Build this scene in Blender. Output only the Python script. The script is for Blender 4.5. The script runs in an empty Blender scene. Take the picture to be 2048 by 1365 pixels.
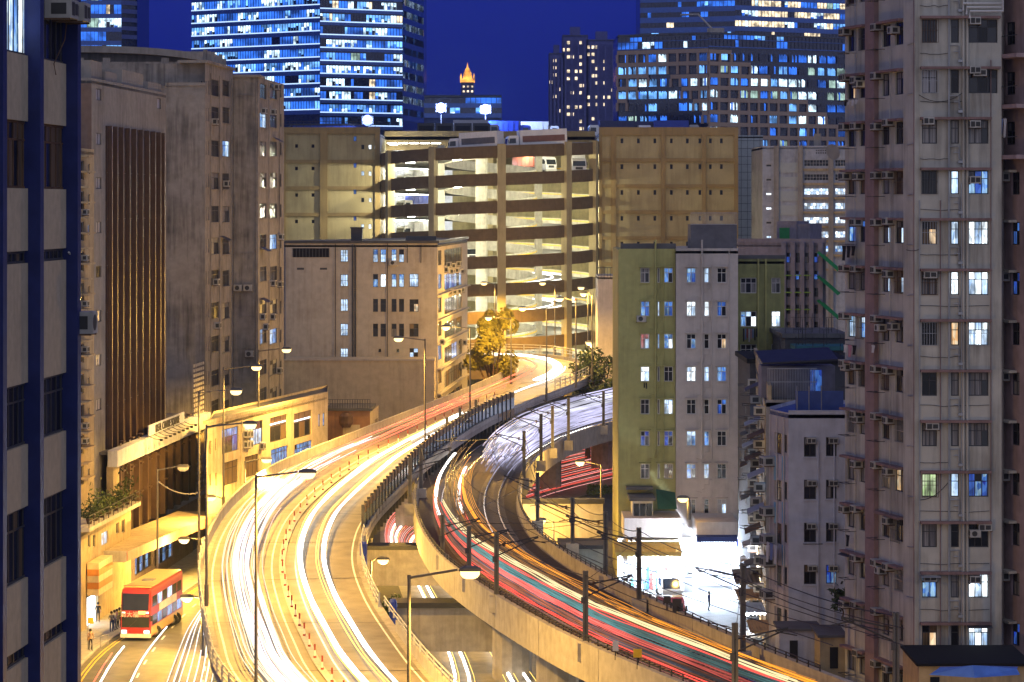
import bpy, math, random
from mathutils import Matrix, Vector
R = random.Random(7)
scene = bpy.context.scene
COL = scene.collection
# ------------------------------------------------------------------ camera, sky, fill light, exposure
F, CX, CY, H = 5400.0, 1024.0, 410.0, 36.0      # focal length in photo pixels, principal column, horizon row, eye height
cam_data = bpy.data.cameras.new('camera')
cam = bpy.data.objects.new('camera', cam_data)
COL.objects.link(cam)
cam.location = (0, 0, H)
cam.rotation_euler = (math.radians(90), 0, 0)
cam_data.sensor_fit = 'HORIZONTAL'
cam_data.sensor_width = 36.0
cam_data.lens = F / 2048.0 * 36.0
cam_data.shift_y = -(682.5 - CY) / 2048.0
cam_data.clip_start = 1.0
cam_data.clip_end = 6000.0
scene.camera = cam
scene.view_settings.view_transform = 'Standard'
scene.view_settings.look = 'None'
scene.view_settings.exposure = 0.0
scene.view_settings.gamma = 1.0
scene.view_settings.use_curve_mapping = False
scene.render.engine = 'CYCLES'
scene.cycles.use_denoising = True
scene.cycles.max_bounces = 4
scene.cycles.diffuse_bounces = 2
scene.cycles.glossy_bounces = 2
scene.cycles.sample_clamp_indirect = 3.0
scene.cycles.caustics_reflective = False
scene.cycles.caustics_refractive = False
world = bpy.data.worlds.new('World')
scene.world = world
world.use_nodes = True
wn, wl = world.node_tree.nodes, world.node_tree.links
bg = wn['Background']
wtc = wn.new('ShaderNodeTexCoord'); wsep = wn.new('ShaderNodeSeparateXYZ'); wr = wn.new('ShaderNodeValToRGB')
wl.new(wtc.outputs['Generated'], wsep.inputs[0]); wl.new(wsep.outputs['Z'], wr.inputs[0])
wr.color_ramp.elements[0].position = 0.0;  wr.color_ramp.elements[0].color = (0.0030, 0.0080, 0.140, 1)
wr.color_ramp.elements[1].position = 0.5; wr.color_ramp.elements[1].color = (0.0080, 0.0160, 0.200, 1)
e = wr.color_ramp.elements.new(0.076); e.color = (0.0085, 0.0180, 0.235, 1)
e = wr.color_ramp.elements.new(0.035); e.color = (0.0036, 0.0105, 0.175, 1)
wl.new(wr.outputs[0], bg.inputs['Color'])
bg.inputs['Strength'].default_value = 1.0
sun_data = bpy.data.lights.new('city_glow', 'SUN')   # soft glow of the lit city behind the viewer
sun_data.energy = 1.22
sun_data.angle = math.radians(150)
sun_data.color = (0.98, 1.0, 0.90)
sun = bpy.data.objects.new('city_glow', sun_data)
COL.objects.link(sun)
sun.rotation_euler = (math.radians(72), 0, math.radians(14))

# ------------------------------------------------------------------ helpers
def P(x, y, Y):            # a photo pixel at a known distance
    return Vector(((x - CX) * Y / F, Y, H - (y - CY) * Y / F))
def G(x, y, z):            # a photo pixel at a known height
    Y = F * (H - z) / (y - CY)
    return Vector(((x - CX) * Y / F, Y, z))
class MB:
    def __init__(s): s.v = []; s.f = []; s.m = []
    def quad(s, a, b, c, d, m=0):
        n = len(s.v); s.v += [tuple(a), tuple(b), tuple(c), tuple(d)]; s.f.append((n, n+1, n+2, n+3)); s.m.append(m); return s
    def tri(s, a, b, c, m=0):
        n = len(s.v); s.v += [tuple(a), tuple(b), tuple(c)]; s.f.append((n, n+1, n+2)); s.m.append(m); return s
    def box(s, x0, y0, z0, x1, y1, z1, m=0):
        n = len(s.v)
        s.v += [(x0,y0,z0),(x1,y0,z0),(x1,y1,z0),(x0,y1,z0),(x0,y0,z1),(x1,y0,z1),(x1,y1,z1),(x0,y1,z1)]
        for q in ((0,3,2,1),(4,5,6,7),(0,1,5,4),(1,2,6,5),(2,3,7,6),(3,0,4,7)):
            s.f.append(tuple(n+i for i in q)); s.m.append(m)
        return s
    def prism(s, poly, z0, z1, m=0):
        n = len(s.v); k = len(poly)
        s.v += [(p[0], p[1], z0) for p in poly] + [(p[0], p[1], z1) for p in poly]
        for i in range(k):
            j = (i+1) % k
            s.f.append((n+i, n+j, n+k+j, n+k+i)); s.m.append(m)
        s.f.append(tuple(n+k+i for i in range(k))); s.m.append(m)
        s.f.append(tuple(n+k-1-i for i in range(k))); s.m.append(m)
        return s
    def loft(s, rings, m=0, closed=True, cap=True):
        n = len(s.v); k = len(rings[0])
        for r in rings: s.v += [tuple(p) for p in r]
        kk = k if closed else k-1
        for i in range(len(rings)-1):
            for j in range(kk):
                a, b = n+i*k+j, n+i*k+(j+1) % k
                s.f.append((a, b, b+k, a+k)); s.m.append(m)
        if cap and closed:
            s.f.append(tuple(n+k-1-j for j in range(k))); s.m.append(m)
            s.f.append(tuple(n+(len(rings)-1)*k+j for j in range(k))); s.m.append(m)
        return s
    def tube(s, pts, r, n=6, m=0, r2=None):
        pts = [Vector(p) for p in pts]; rings = []
        for i, p in enumerate(pts):
            t = (pts[min(i+1, len(pts)-1)] - pts[max(i-1, 0)]).normalized()
            up = Vector((0,0,1)) if abs(t.z) < .95 else Vector((0,1,0))
            a = t.cross(up).normalized(); b = a.cross(t).normalized()
            rr = r if r2 is None else r + (r2-r)*i/(len(pts)-1)
            rings.append([p + (a*math.cos(q) + b*math.sin(q))*rr for q in (2*math.pi*k/n for k in range(n))])
        return s.loft(rings, m)
    def lathe(s, prof, n=12, m=0, cx=0, cy=0):
        return s.loft([[(cx+r*math.cos(2*math.pi*k/n), cy+r*math.sin(2*math.pi*k/n), z) for k in range(n)] for r, z in prof], m)
    def mesh(s, name, mats, smooth=False):
        me = bpy.data.meshes.new(name); me.from_pydata(s.v, [], s.f)
        for mt in (mats if isinstance(mats, (list, tuple)) else [mats]): me.materials.append(mt)
        if any(s.m): me.polygons.foreach_set('material_index', s.m)
        if smooth: me.polygons.foreach_set('use_smooth', [True]*len(s.f))
        me.update(); return me
W = {}
def put(name, me, parent=None, M=None, label=None):          # an object at world matrix M, child of parent
    o = bpy.data.objects.new(name, me); COL.objects.link(o)
    M = Matrix() if M is None else (Matrix.Translation(M) if isinstance(M, (Vector, tuple)) else M)
    W[o.name] = M
    if parent is not None:
        o.parent = parent; o.matrix_local = W[parent.name].inverted() @ M
    else: o.matrix_local = M
    if label: o['label'] = label
    return o
def tag(o, label, cat=None, group=None, kind=None):
    if label: o['label'] = label
    if cat: o['category'] = cat
    if group: o['group'] = group
    if kind: o['kind'] = kind
    return o
def thing(name, label, cat, M=None, group=None):
    return tag(put(name, None, None, M), label, cat, group)
def one(name, mb, mat, label, cat, group=None, M=None, smooth=False):
    return tag(put(name, mb.mesh(name, mat, smooth), None, M), label, cat, group)
def struct(name, mb, mat, label=None):
    return tag(put(name, mb.mesh(name, mat)), label, None, None, 'structure')
def part(name, mb, mat, parent, M=None, smooth=False, label=None):
    return put(name, mb.mesh(name, mat, smooth), parent, M, label)
def kids(o): return [c for c in o.children]
def copy_tree(o, M, label=None, group=None, parent=None):
    c = o.copy(); COL.objects.link(c); W[c.name] = M
    if parent is not None:
        c.parent = parent; c.matrix_local = W[parent.name].inverted() @ M
    else: c.matrix_local = M
    if label: c['label'] = label
    if group: c['group'] = group
    for ch in kids(o):
        copy_tree(ch, M @ (W[o.name].inverted() @ W[ch.name]), None, None, c)
    return c
def TR(x, y, z, rz=0): return Matrix.Translation((x, y, z)) @ Matrix.Rotation(rz, 4, 'Z')
def catmull(pts, n):
    pts = [Vector(p) for p in pts]; out = []
    for i in range(len(pts)-1):
        a, b, c, d = pts[max(i-1,0)], pts[i], pts[i+1], pts[min(i+2, len(pts)-1)]
        for k in range(n):
            t = k/n
            out.append(.5*((2*b) + (c-a)*t + (2*a-5*b+4*c-d)*t*t + (3*b-a-3*c+d)*t*t*t))
    out.append(pts[-1]); return out
def at_len(pts, step, start=0.0, end=None):       # points (and tangents) every step metres along a polyline
    out = []; acc = 0; nxt = start
    for a, b in zip(pts, pts[1:]):
        l = (b-a).length
        while l > 0 and nxt <= acc + l:
            if end is not None and nxt > end: return out
            out.append((a.lerp(b, (nxt-acc)/l), (b-a).normalized())); nxt += step
        acc += l
    return out
def plen(pts): return sum((b-a).length for a, b in zip(pts, pts[1:]))
def sub(pts, a, b, step=3.0):
    n = max(2, int((b-a)/step)); return [p for p, t in at_len(pts, (b-a)/n*0.99999, a, b)]

# ------------------------------------------------------------------ materials
MATS = {}
def _new(name):
    m = bpy.data.materials.new(name); m.use_nodes = True; MATS[name] = m
    return m, m.node_tree.nodes, m.node_tree.links, m.node_tree.nodes['Principled BSDF']
def mat(name, col, rough=.7, metal=0., var=.15, scale=1.5, grime=0., dirt=(.05,.045,.04), bump=0., spec=.3, joints=None):
    """surface with noisy colour, optional vertical rain streaks (grime)"""
    if name in MATS: return MATS[name]
    m, n, l, b = _new(name)
    b.inputs['Roughness'].default_value = rough; b.inputs['Metallic'].default_value = metal
    b.inputs['Specular IOR Level'].default_value = spec
    geo = n.new('ShaderNodeNewGeometry')
    nz = n.new('ShaderNodeTexNoise'); nz.inputs['Scale'].default_value = scale; nz.inputs['Detail'].default_value = 5
    l.new(geo.outputs['Position'], nz.inputs['Vector'])
    rp = n.new('ShaderNodeMapRange'); rp.inputs['From Min'].default_value = .3; rp.inputs['From Max'].default_value = .7
    rp.inputs['To Min'].default_value = 1-var; rp.inputs['To Max'].default_value = 1+var
    l.new(nz.outputs['Fac'], rp.inputs['Value'])
    mx = n.new('ShaderNodeVectorMath'); mx.operation = 'SCALE'; mx.inputs[0].default_value = col[:3]
    l.new(rp.outputs[0], mx.inputs['Scale']); out = mx.outputs[0]
    if grime > 0:
        mp = n.new('ShaderNodeMapping'); mp.inputs['Scale'].default_value = (1.6, 1.6, .11)
        l.new(geo.outputs['Position'], mp.inputs['Vector'])
        n2 = n.new('ShaderNodeTexNoise'); n2.inputs['Scale'].default_value = 1.3; n2.inputs['Detail'].default_value = 6; n2.inputs['Roughness'].default_value = .65
        l.new(mp.outputs[0], n2.inputs['Vector'])
        n3 = n.new('ShaderNodeTexNoise'); n3.inputs['Scale'].default_value = .22; n3.inputs['Detail'].default_value = 4
        l.new(geo.outputs['Position'], n3.inputs['Vector'])
        ad = n.new('ShaderNodeMath'); ad.operation = 'ADD'; l.new(n2.outputs['Fac'], ad.inputs[0]); l.new(n3.outputs['Fac'], ad.inputs[1])
        r2 = n.new('ShaderNodeMapRange'); r2.inputs['From Min'].default_value = .98; r2.inputs['From Max'].default_value = 1.32
        r2.inputs['To Min'].default_value = 0; r2.inputs['To Max'].default_value = grime
        l.new(ad.outputs[0], r2.inputs['Value'])
        mc = n.new('ShaderNodeMix'); mc.data_type = 'RGBA'; l.new(r2.outputs[0], mc.inputs['Factor'])
        l.new(out, mc.inputs['A']); mc.inputs['B'].default_value = (*dirt, 1); out = mc.outputs['Result']
    l.new(out, b.inputs['Base Color'])
    if bump > 0:
        bp = n.new('ShaderNodeBump'); bp.inputs['Strength'].default_value = bump; bp.inputs['Distance'].default_value = .05
        n4 = n.new('ShaderNodeTexNoise'); n4.inputs['Scale'].default_value = 9; l.new(geo.outputs['Position'], n4.inputs['Vector'])
        l.new(n4.outputs['Fac'], bp.inputs['Height']); l.new(bp.outputs[0], b.inputs['Normal'])
    return m
def glow(name, col, strength, sampled=False, vary=0.):
    if name in MATS: return MATS[name]
    m, n, l, b = _new(name)
    b.inputs['Base Color'].default_value = (.02,.02,.02,1); b.inputs['Emission Color'].default_value = (*col, 1)
    b.inputs['Emission Strength'].default_value = strength
    if vary:
        geo = n.new('ShaderNodeNewGeometry'); nz = n.new('ShaderNodeTexNoise'); nz.inputs['Scale'].default_value = vary
        l.new(geo.outputs['Position'], nz.inputs['Vector'])
        rp = n.new('ShaderNodeMapRange'); rp.inputs['From Min'].default_value = .35; rp.inputs['From Max'].default_value = .65
        rp.inputs['To Min'].default_value = strength*.25; rp.inputs['To Max'].default_value = strength*1.5
        l.new(nz.outputs['Fac'], rp.inputs['Value']); l.new(rp.outputs[0], b.inputs['Emission Strength'])
    m.cycles.emission_sampling = 'AUTO' if sampled else 'NONE'
    return m
def litpane(name, col, col2, strength, blocks=2.2):
    """a lit room seen through glass: patches of furniture, curtain folds and lamp"""
    if name in MATS: return MATS[name]
    m, n, l, b = _new(name)
    b.inputs['Base Color'].default_value = (.03,.03,.035,1); b.inputs['Roughness'].default_value = .15
    geo = n.new('ShaderNodeNewGeometry')
    mp = n.new('ShaderNodeMapping'); mp.inputs['Scale'].default_value = (2.6, 2.6, 1.1); l.new(geo.outputs['Position'], mp.inputs['Vector'])
    v = n.new('ShaderNodeTexVoronoi'); v.inputs['Scale'].default_value = blocks*.6; l.new(mp.outputs[0], v.inputs['Vector'])
    sp = n.new('ShaderNodeSeparateColor'); l.new(v.outputs['Color'], sp.inputs[0])
    mp2 = n.new('ShaderNodeMapping'); mp2.inputs['Scale'].default_value = (8.5, 8.5, .35); l.new(geo.outputs['Position'], mp2.inputs['Vector'])
    nz = n.new('ShaderNodeTexNoise'); nz.inputs['Scale'].default_value = 1.3; l.new(mp2.outputs[0], nz.inputs['Vector'])
    nb = n.new('ShaderNodeTexNoise'); nb.inputs['Scale'].default_value = .8; l.new(geo.outputs['Position'], nb.inputs['Vector'])
    m0 = n.new('ShaderNodeMath'); m0.operation = 'MULTIPLY_ADD'; l.new(sp.outputs[0], m0.inputs[0]); m0.inputs[1].default_value = .22; l.new(nz.outputs['Fac'], m0.inputs[2])
    mul = n.new('ShaderNodeMath'); mul.operation = 'MULTIPLY'; l.new(m0.outputs[0], mul.inputs[0]); l.new(nb.outputs['Fac'], mul.inputs[1])
    rp = n.new('ShaderNodeMapRange'); rp.inputs['From Min'].default_value = .16; rp.inputs['From Max'].default_value = .46
    rp.inputs['To Min'].default_value = .18*strength; rp.inputs['To Max'].default_value = strength*1.3
    l.new(mul.outputs[0], rp.inputs['Value'])
    mc = n.new('ShaderNodeMix'); mc.data_type = 'RGBA'; l.new(sp.outputs[1], mc.inputs['Factor'])
    mc.inputs['A'].default_value = (*col, 1); mc.inputs['B'].default_value = (*col2, 1)
    l.new(mc.outputs['Result'], b.inputs['Emission Color']); l.new(rp.outputs[0], b.inputs['Emission Strength'])
    m.cycles.emission_sampling = 'NONE'
    return m
def curtain(name, col, col2):
    if name in MATS: return MATS[name]
    m, n, l, b = _new(name)
    geo = n.new('ShaderNodeNewGeometry'); mp = n.new('ShaderNodeMapping'); mp.inputs['Scale'].default_value = (7, 7, .15)
    l.new(geo.outputs['Position'], mp.inputs['Vector'])
    nz = n.new('ShaderNodeTexNoise'); nz.inputs['Scale'].default_value = 1.6; l.new(mp.outputs[0], nz.inputs['Vector'])
    rp = n.new('ShaderNodeMapRange'); rp.inputs['From Min'].default_value = .35; rp.inputs['From Max'].default_value = .65; l.new(nz.outputs['Fac'], rp.inputs['Value'])
    mc = n.new('ShaderNodeMix'); mc.data_type = 'RGBA'; l.new(rp.outputs[0], mc.inputs['Factor'])
    mc.inputs['A'].default_value = (*col, 1); mc.inputs['B'].default_value = (*col2, 1)
    l.new(mc.outputs['Result'], b.inputs['Base Color']); b.inputs['Roughness'].default_value = .35
    return m
PANE = {
 'd': mat('dark_glass', (.018,.02,.026), .12, spec=.6), 'k': mat('black_glass', (.006,.006,.008), .2, spec=.4),
 'c': curtain('drawn_curtain', (.07,.07,.08), (.30,.29,.29)), 'p': curtain('pale_blind', (.30,.30,.32), (.42,.41,.43)),
 'y': curtain('brown_curtain', (.07,.045,.02), (.2,.13,.06)),
 'b': litpane('blue_lit_room', (.05,.25,1.0), (.45,.75,1.0), .8, 4.), 'w': litpane('white_lit_room', (.75,.9,1.0), (.40,.62,1.0), 1.35, 4.),
 'o': litpane('warm_lit_room', (1.0,.55,.22), (1.0,.85,.6), 1.0), 'g': litpane('green_lit_room', (.45,.75,.25), (.8,.95,.6), .9),
 'r': litpane('red_curtained_room', (.8,.12,.10), (.9,.7,.7), .55), 'v': litpane('deep_blue_room', (.01,.04,.55), (.1,.3,.9), .6),
 'B': litpane('bright_room', (.85,.95,1.0), (.8,.9,1.0), 2.6, 5.), 'f': mat('frosted_pane', (.34,.36,.40), .4),
}
M_white = mat('white_paint', (.62,.61,.60), .6, var=.1, grime=.3)
M_alu = mat('aluminium_frame', (.35,.36,.38), .4, .4)
M_dkframe = mat('dark_frame', (.06,.06,.065), .5)
M_black = mat('black_void', (.008,.008,.01), .9)
M_conc = mat('concrete', (.34,.31,.27), .85, var=.18, grime=.45, dirt=(.09,.075,.06), bump=.15)
M_pale = mat('pale_concrete', (.42,.39,.34), .85, var=.15, grime=.4, dirt=(.12,.10,.08))
M_deck = mat('road_concrete', (.20,.175,.135), .6, var=.22, scale=.6, bump=.1)
M_asph = mat('asphalt', (.055,.055,.058), .8, var=.25, scale=.8, bump=.15)
M_pave = mat('paving', (.30,.29,.27), .85, var=.15)
M_line = mat('road_marking', (.75,.73,.68), .7)
M_yline = mat('yellow_marking', (.7,.5,.06), .7)
M_steel = mat('galvanised_steel', (.30,.30,.30), .5, .5)
M_dsteel = mat('dark_steel', (.05,.05,.055), .55, .3)
M_pole = mat('lamp_post_paint', (.13,.12,.11), .5, .3)
M_rust = mat('rusty_metal', (.12,.07,.04), .8, var=.35)
M_ac = mat('ac_casing', (.42,.41,.38), .6, var=.2, grime=.3)
M_grille = mat('ac_grille', (.05,.05,.05), .7)
M_roof = mat('roof_felt', (.10,.10,.105), .9, var=.3, scale=.5)
M_green_leaf = None
def text_mesh(fc):
    o = bpy.data.objects.new('text_tmp', fc); COL.objects.link(o)
    me = bpy.data.meshes.new_from_object(o.evaluated_get(bpy.context.evaluated_depsgraph_get())); bpy.data.objects.remove(o)
    me.name = 'lettering'; return me
# ------------------------------------------------------------------ facade tools
class Fac:
    """A wall plane from photo column xa (distance Ya) to column xb (distance Yb); u runs along it to the right, z is height."""
    def __init__(s, xa, Ya, xb, Yb):
        s.a = Vector(((xa-CX)*Ya/F, Ya, 0)); b = Vector(((xb-CX)*Yb/F, Yb, 0))
        s.L = (b-s.a).length; s.d = (b-s.a)/s.L; s.rz = math.atan2(s.d.y, s.d.x)
        s.M = Matrix.Translation(s.a) @ Matrix.Rotation(s.rz, 4, 'Z')
    def u(s, px):
        k = (px-CX)/F
        return (k*s.a.y - s.a.x)/(s.d.x - k*s.d.y)
    def Y(s, u): return s.a.y + u*s.d.y
    def z(s, py, u): return H - (py-CY)*s.Y(u)/F
    def rect(s, x0, y0, x1, y1):
        a, b = s.u(x0), s.u(x1); m = (a+b)/2
        return (a, s.z(y1, m), b, s.z(y0, m))
    def at(s, u, v, z): return s.M @ Matrix.Translation((u, v, z))
def corner_far(xa, Ya, xb, uV):
    """distance at column xb of a wall that starts at column xa, distance Ya and heads for vanishing column CX+uV"""
    return Ya*(uV-(xa-CX))/(uV-(xb-CX))
def wall_mesh(L, z0, z1, holes, depth=.2, thick=.0, mats=None):
    """a wall in the x-z plane facing -y with rectangular openings that have reveals"""
    mb = MB()
    hs = [(max(0,a), max(z0,b), min(L,c), min(z1,d)) for a,b,c,d in holes]
    hs = [h for h in hs if h[2]-h[0] > .02 and h[3]-h[1] > .02]
    xs = sorted({0., L, *[h[0] for h in hs], *[h[2] for h in hs]}); zs = sorted({z0, z1, *[h[1] for h in hs], *[h[3] for h in hs]})
    for j in range(len(zs)-1):
        zc = (zs[j]+zs[j+1])/2; run = None
        row = [h for h in hs if h[1] < zc < h[3]]
        for i in range(len(xs)-1):
            xc = (xs[i]+xs[i+1])/2
            solid = not any(h[0] < xc < h[2] for h in row)
            if solid and run is None: run = xs[i]
            if not solid and run is not None:
                mb.quad((run,0,zs[j]),(xs[i],0,zs[j]),(xs[i],0,zs[j+1]),(run,0,zs[j+1])); run = None
        if run is not None: mb.quad((run,0,zs[j]),(L,0,zs[j]),(L,0,zs[j+1]),(run,0,zs[j+1]))
    for a,b,c,d in hs:
        mb.quad((a,0,b),(c,0,b),(c,depth,b),(a,depth,b)); mb.quad((a,depth,d),(c,depth,d),(c,0,d),(a,0,d))
        mb.quad((a,0,d),(a,0,b),(a,depth,b),(a,depth,d)); mb.quad((c,0,b),(c,0,d),(c,depth,d),(c,depth,b))
        mb.quad((a,depth+.3,b),(c,depth+.3,b),(c,depth+.3,d),(a,depth+.3,d),1)
    return mb
_wc = {}
def win_frame(w, h, cols, tr, t, fm):
    k = ('f', round(w,2), round(h,2), cols, tr, t, fm.name)
    if k not in _wc:
        mb = MB(); y0, y1 = .10, .16
        mb.box(0,y0,0,t,y1,h); mb.box(w-t,y0,0,w,y1,h); mb.box(t,y0,0,w-t,y1,t); mb.box(t,y0,h-t,w-t,y1,h)
        for i in range(1, cols):
            x = w*i/cols; mb.box(x-t*.4,y0+.003,t,x+t*.4,y1-.003,h-t)
        if tr:
            mb.box(t,y0+.006,h*tr-t*.4,w-t,y1-.006,h*tr+t*.4)
        _wc[k] = mb.mesh('window', fm)
    return _wc[k]
def pane_mesh(w, h, m):
    k = ('p', round(w,2), round(h,2), m.name)
    if k not in _wc: _wc[k] = MB().quad((0,0,0),(w,0,0),(w,0,h),(0,0,h)).mesh('pane', m)
    return _wc[k]
def window(fac, parent, r, code='d', cols=2, tr=.68, split=True, fm=None, t=.06):
    """window part with its panes as sub-parts, set into the opening r = (u0,z0,u1,z1)"""
    u0, z0, u1, z1 = r; w, h = u1-u0, z1-z0
    fm = fm or M_alu
    M = fac.at(u0, 0, z0)
    o = put('window', win_frame(w, h, cols, tr, t, fm), parent, M)
    codes = code if len(code) > 1 else code*8
    if not split:
        put('pane', pane_mesh(w-2*t, h-2*t, PANE[codes[0]]), o, M @ Matrix.Translation((t, .13, t))); return o
    i = 0
    rows = [(t, h*tr-t*.4), (h*tr+t*.4, h-t)] if tr else [(t, h-t)]
    for (a, b) in rows:
        for c in range(cols):
            x0 = t if c == 0 else w*c/cols + t*.4; x1 = w-t if c == cols-1 else w*(c+1)/cols - t*.4
            put('pane', pane_mesh(x1-x0, b-a, PANE[codes[i % len(codes)]]), o, M @ Matrix.Translation((x0, .13, a))); i += 1
    return o
_ac = {}
def ac_unit(fac, parent, u, z, w=.85, h=.5, d=.6, kind=0):
    k = (w, h, d, kind)
    if k not in _ac:
        mb = MB(); mb.box(0,-d,0,w,.05,h)
        if kind == 0:
            mb.box(w*.08,-d-.012,h*.15,w*.45,-d-.004,h*.85,1); mb.box(w*.53,-d-.012,h*.2,w*.92,-d-.004,h*.8,1)
        else:
            n = 10; c = (w*.42, h*.5); rr = min(w,h)*.38
            pts = [(c[0]+rr*math.cos(2*math.pi*q/n), -d-.006, c[1]+rr*math.sin(2*math.pi*q/n)) for q in range(n)]
            for q in range(n): mb.tri((c[0],-d-.006,c[1]), pts[q], pts[(q+1)%n], 1)
        mb.box(-.03,-d*.95,-.06,.03,.04,-.003,2); mb.box(w-.03,-d*.95,-.06,w+.03,.04,-.003,2)
        mb.box(w-.01,-d*.8,h*.2,w+.006,-d*.2,h*.8,1); mb.box(-.006,-d*.8,h*.2,.01,-d*.2,h*.8,1)
        _ac[k] = mb.mesh('air_conditioner', [M_ac, M_grille, M_rust])
    return put('air_conditioner', _ac[k], parent, fac.at(u, 0, z))
def pipe(fac, parent, pts, r=.07, m=None, name='drainpipe'):
    """pipe through (u, z) points just off the wall"""
    mb = MB().tube([(u, -.13, z) for u, z in pts], r, 6)
    return part(name, mb, m or M_alu, parent, fac.M)
def slab(fac, parent, name, u0, u1, z0, z1, out, m, inn=0.):
    return part(name, MB().box(u0,-out,z0,u1,inn,z1), m, parent, fac.M)
def block_thing(name, label, cat, fac, group=None):
    return thing(name, label, cat, Matrix.Translation(fac.a), group)
def wall(fac, parent, z0, z1, holes=(), m=None, depth=.2, label=None):
    return part('wall', wall_mesh(fac.L, z0, z1, list(holes), depth), [m or M_white, M_black], parent, fac.M, label=label)
def back_box(parent, poly, z0, z1, m, name='wall', roof=None):
    """side and rear walls under a roof: poly is the plan outline, first edge (the front) left open"""
    mb = MB(); k = len(poly)
    for i in range(1, k):
        a, b = poly[i], poly[(i+1) % k]
        mb.quad((a[0],a[1],z0),(b[0],b[1],z0),(b[0],b[1],z1),(a[0],a[1],z1))
    part(name, mb, m, parent, W[parent.name] @ W[parent.name].inverted())
    rb = MB().prism([(p[0],p[1]) for p in poly], z1-.3, z1-.02)
    part('roof', rb, roof or M_roof, parent)
# ------------------------------------------------------------------ ground and streets
struct('ground', MB().quad((-900,-40,-.02),(900,-40,-.02),(900,3200,-.02),(-900,3200,-.02)), mat('city_ground', (.07,.068,.066), .9, var=.2, scale=.3))
def strip(L, Rr, z=None, dz=0.):
    mb = MB()
    for i in range(len(L)-1):
        a, b, c, d = Vector(L[i]), Vector(Rr[i]), Vector(Rr[i+1]), Vector(L[i+1])
        up = Vector((0,0,dz)); mb.quad(a+up, b+up, c+up, d+up)
    return mb
# street on the left, between the building row and the flyover
stL = catmull([G(60,1500,0), G(172,1322,0), G(300,1232,0), G(400,1165,0), G(520,1085,0), G(640,1015,0)], 6)
stR = catmull([G(560,1560,0), G(560,1365,0), G(500,1262,0), G(520,1190,0), G(600,1100,0), G(690,1025,0)], 6)
struct('street', strip(stL, stR, dz=.004), mat('street_asphalt',(.105,.10,.092),.7,var=.25,scale=.8))
pvL = [p + Vector((-5.5,0,0)) for p in stL]
mb = MB()
for i in range(len(stL)-1):
    a, b, c, d = pvL[i], stL[i], stL[i+1], pvL[i+1]
    u = Vector((0,0,.13)); mb.quad(a+u,b+u,c+u,d+u); mb.quad(b,c,c+u,b+u)
pv = struct('pavement', mb, M_pave)
mb = MB()
for i in range(len(stL)-1):
    a, d = stL[i], stL[i+1]; u = Vector((0,0,.134)); w_ = Vector((.25,0,0)); mb.quad(a-w_+u, a+u, d+u, d-w_+u)
part('kerb', mb, M_pale, pv)
mb = MB()
for off in (.45, .75):
    for i in range(len(stL)-1):
        a, d = stL[i]+Vector((off,0,.009)), stL[i+1]+Vector((off,0,.009)); mb.quad(a, a+Vector((.12,0,0)), d+Vector((.12,0,0)), d)
struct('kerbside_line', mb, M_yline)
mb = MB()
for f in (.3, .62):
    ln = [a.lerp(b, f) for a, b in zip(stL, stR)]
    for i, (p, t) in enumerate(at_len(ln, 6)):
        q = p + t*2.0; s_ = Vector((t.y,-t.x,0))*.08; u = Vector((0,0,.009)); mb.quad(p-s_+u, p+s_+u, q+s_+u, q-s_+u)
struct('lane_marking', mb, M_line)
# road that passes under the flyover and the railway
rdA = catmull([G(760,1500,0), G(850,1365,0), G(800,1180,0), G(760,1080,0), G(800,1010,0), G(1000,930,0), G(1300,860,0)], 6)
rdB = catmull([G(1260,1500,0), G(1120,1365,0), G(960,1180,0), G(860,1105,0), G(1000,1060,0), G(1120,1005,0), G(1420,930,0)], 6)
struct('underpass_road', strip(rdA, rdB, dz=.004), mat('worn_concrete_road',(.24,.22,.19),.7,var=.2,scale=.8))
# alley and forecourt before the shops
struct('alley', MB().prism([tuple(G(1180,1330,0))[:2], tuple(G(1560,1400,0))[:2], tuple(G(1545,1150,0))[:2], tuple(G(1180,1160,0))[:2]], -.01, .012), mat('alley_concrete', (.24,.24,.235), .8, var=.2, scale=.7))

# ------------------------------------------------------------------ flyover
def fz(y):   # drop below the eye along the flyover
    return 30.0 if y >= 1200 else 30.0 - 6.0*(1200-y)/455.0
def FP(x, y):
    d = fz(y); Y = F*d/(y-CY); return Vector(((x-CX)*Y/F, Y, H-d))
FS = [(640,1560,1060,1560),(455,1365,872,1365),(422,1280,803,1280),(408,1200,750,1200),(406,1140,724,1130),(425,1075,728,1075),(465,1015,750,1032),
      (530,960,795,985),(600,925,850,930),(700,885,910,885),(800,845,975,845),(900,805,1045,812),(975,772,1110,788),(1015,752,1165,766),
      (1027,742,1184,750),(1020,734,1178,737),(1000,728.5,1140,722),(965,724.5,1070,714.5),(895,722,915,711)]
fL = catmull([FP(a,b) for a,b,c,d in FS], 5); fR = catmull([FP(c,d) for a,b,c,d in FS], 5)
fM = [a.lerp(b,.495) for a,b in zip(fL,fR)]
fly = thing('flyover', 'long curving concrete road flyover that sweeps up to the spiral car park', 'flyover', Matrix.Translation(fM[10]))
def across(i): return (fR[i]-fL[i]).normalized()
rings = []
for i in range(len(fL)):
    a, b = fL[i], fR[i]; n = across(i)
    rings.append([a-n*.3, b+n*.3, b+n*.3-Vector((0,0,.5)), b-n*2.5-Vector((0,0,1.5)), a+n*2.5-Vector((0,0,1.5)), a-n*.3-Vector((0,0,.5))])
part('deck', MB().loft(rings), M_conc, fly)
def lane(f0, f1, dz, i0=0, i1=None):
    i1 = len(fL) if i1 is None else i1
    return strip([fL[i].lerp(fR[i], f0) for i in range(i0,i1)], [fL[i].lerp(fR[i], f1) for i in range(i0,i1)], dz=dz)
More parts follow.
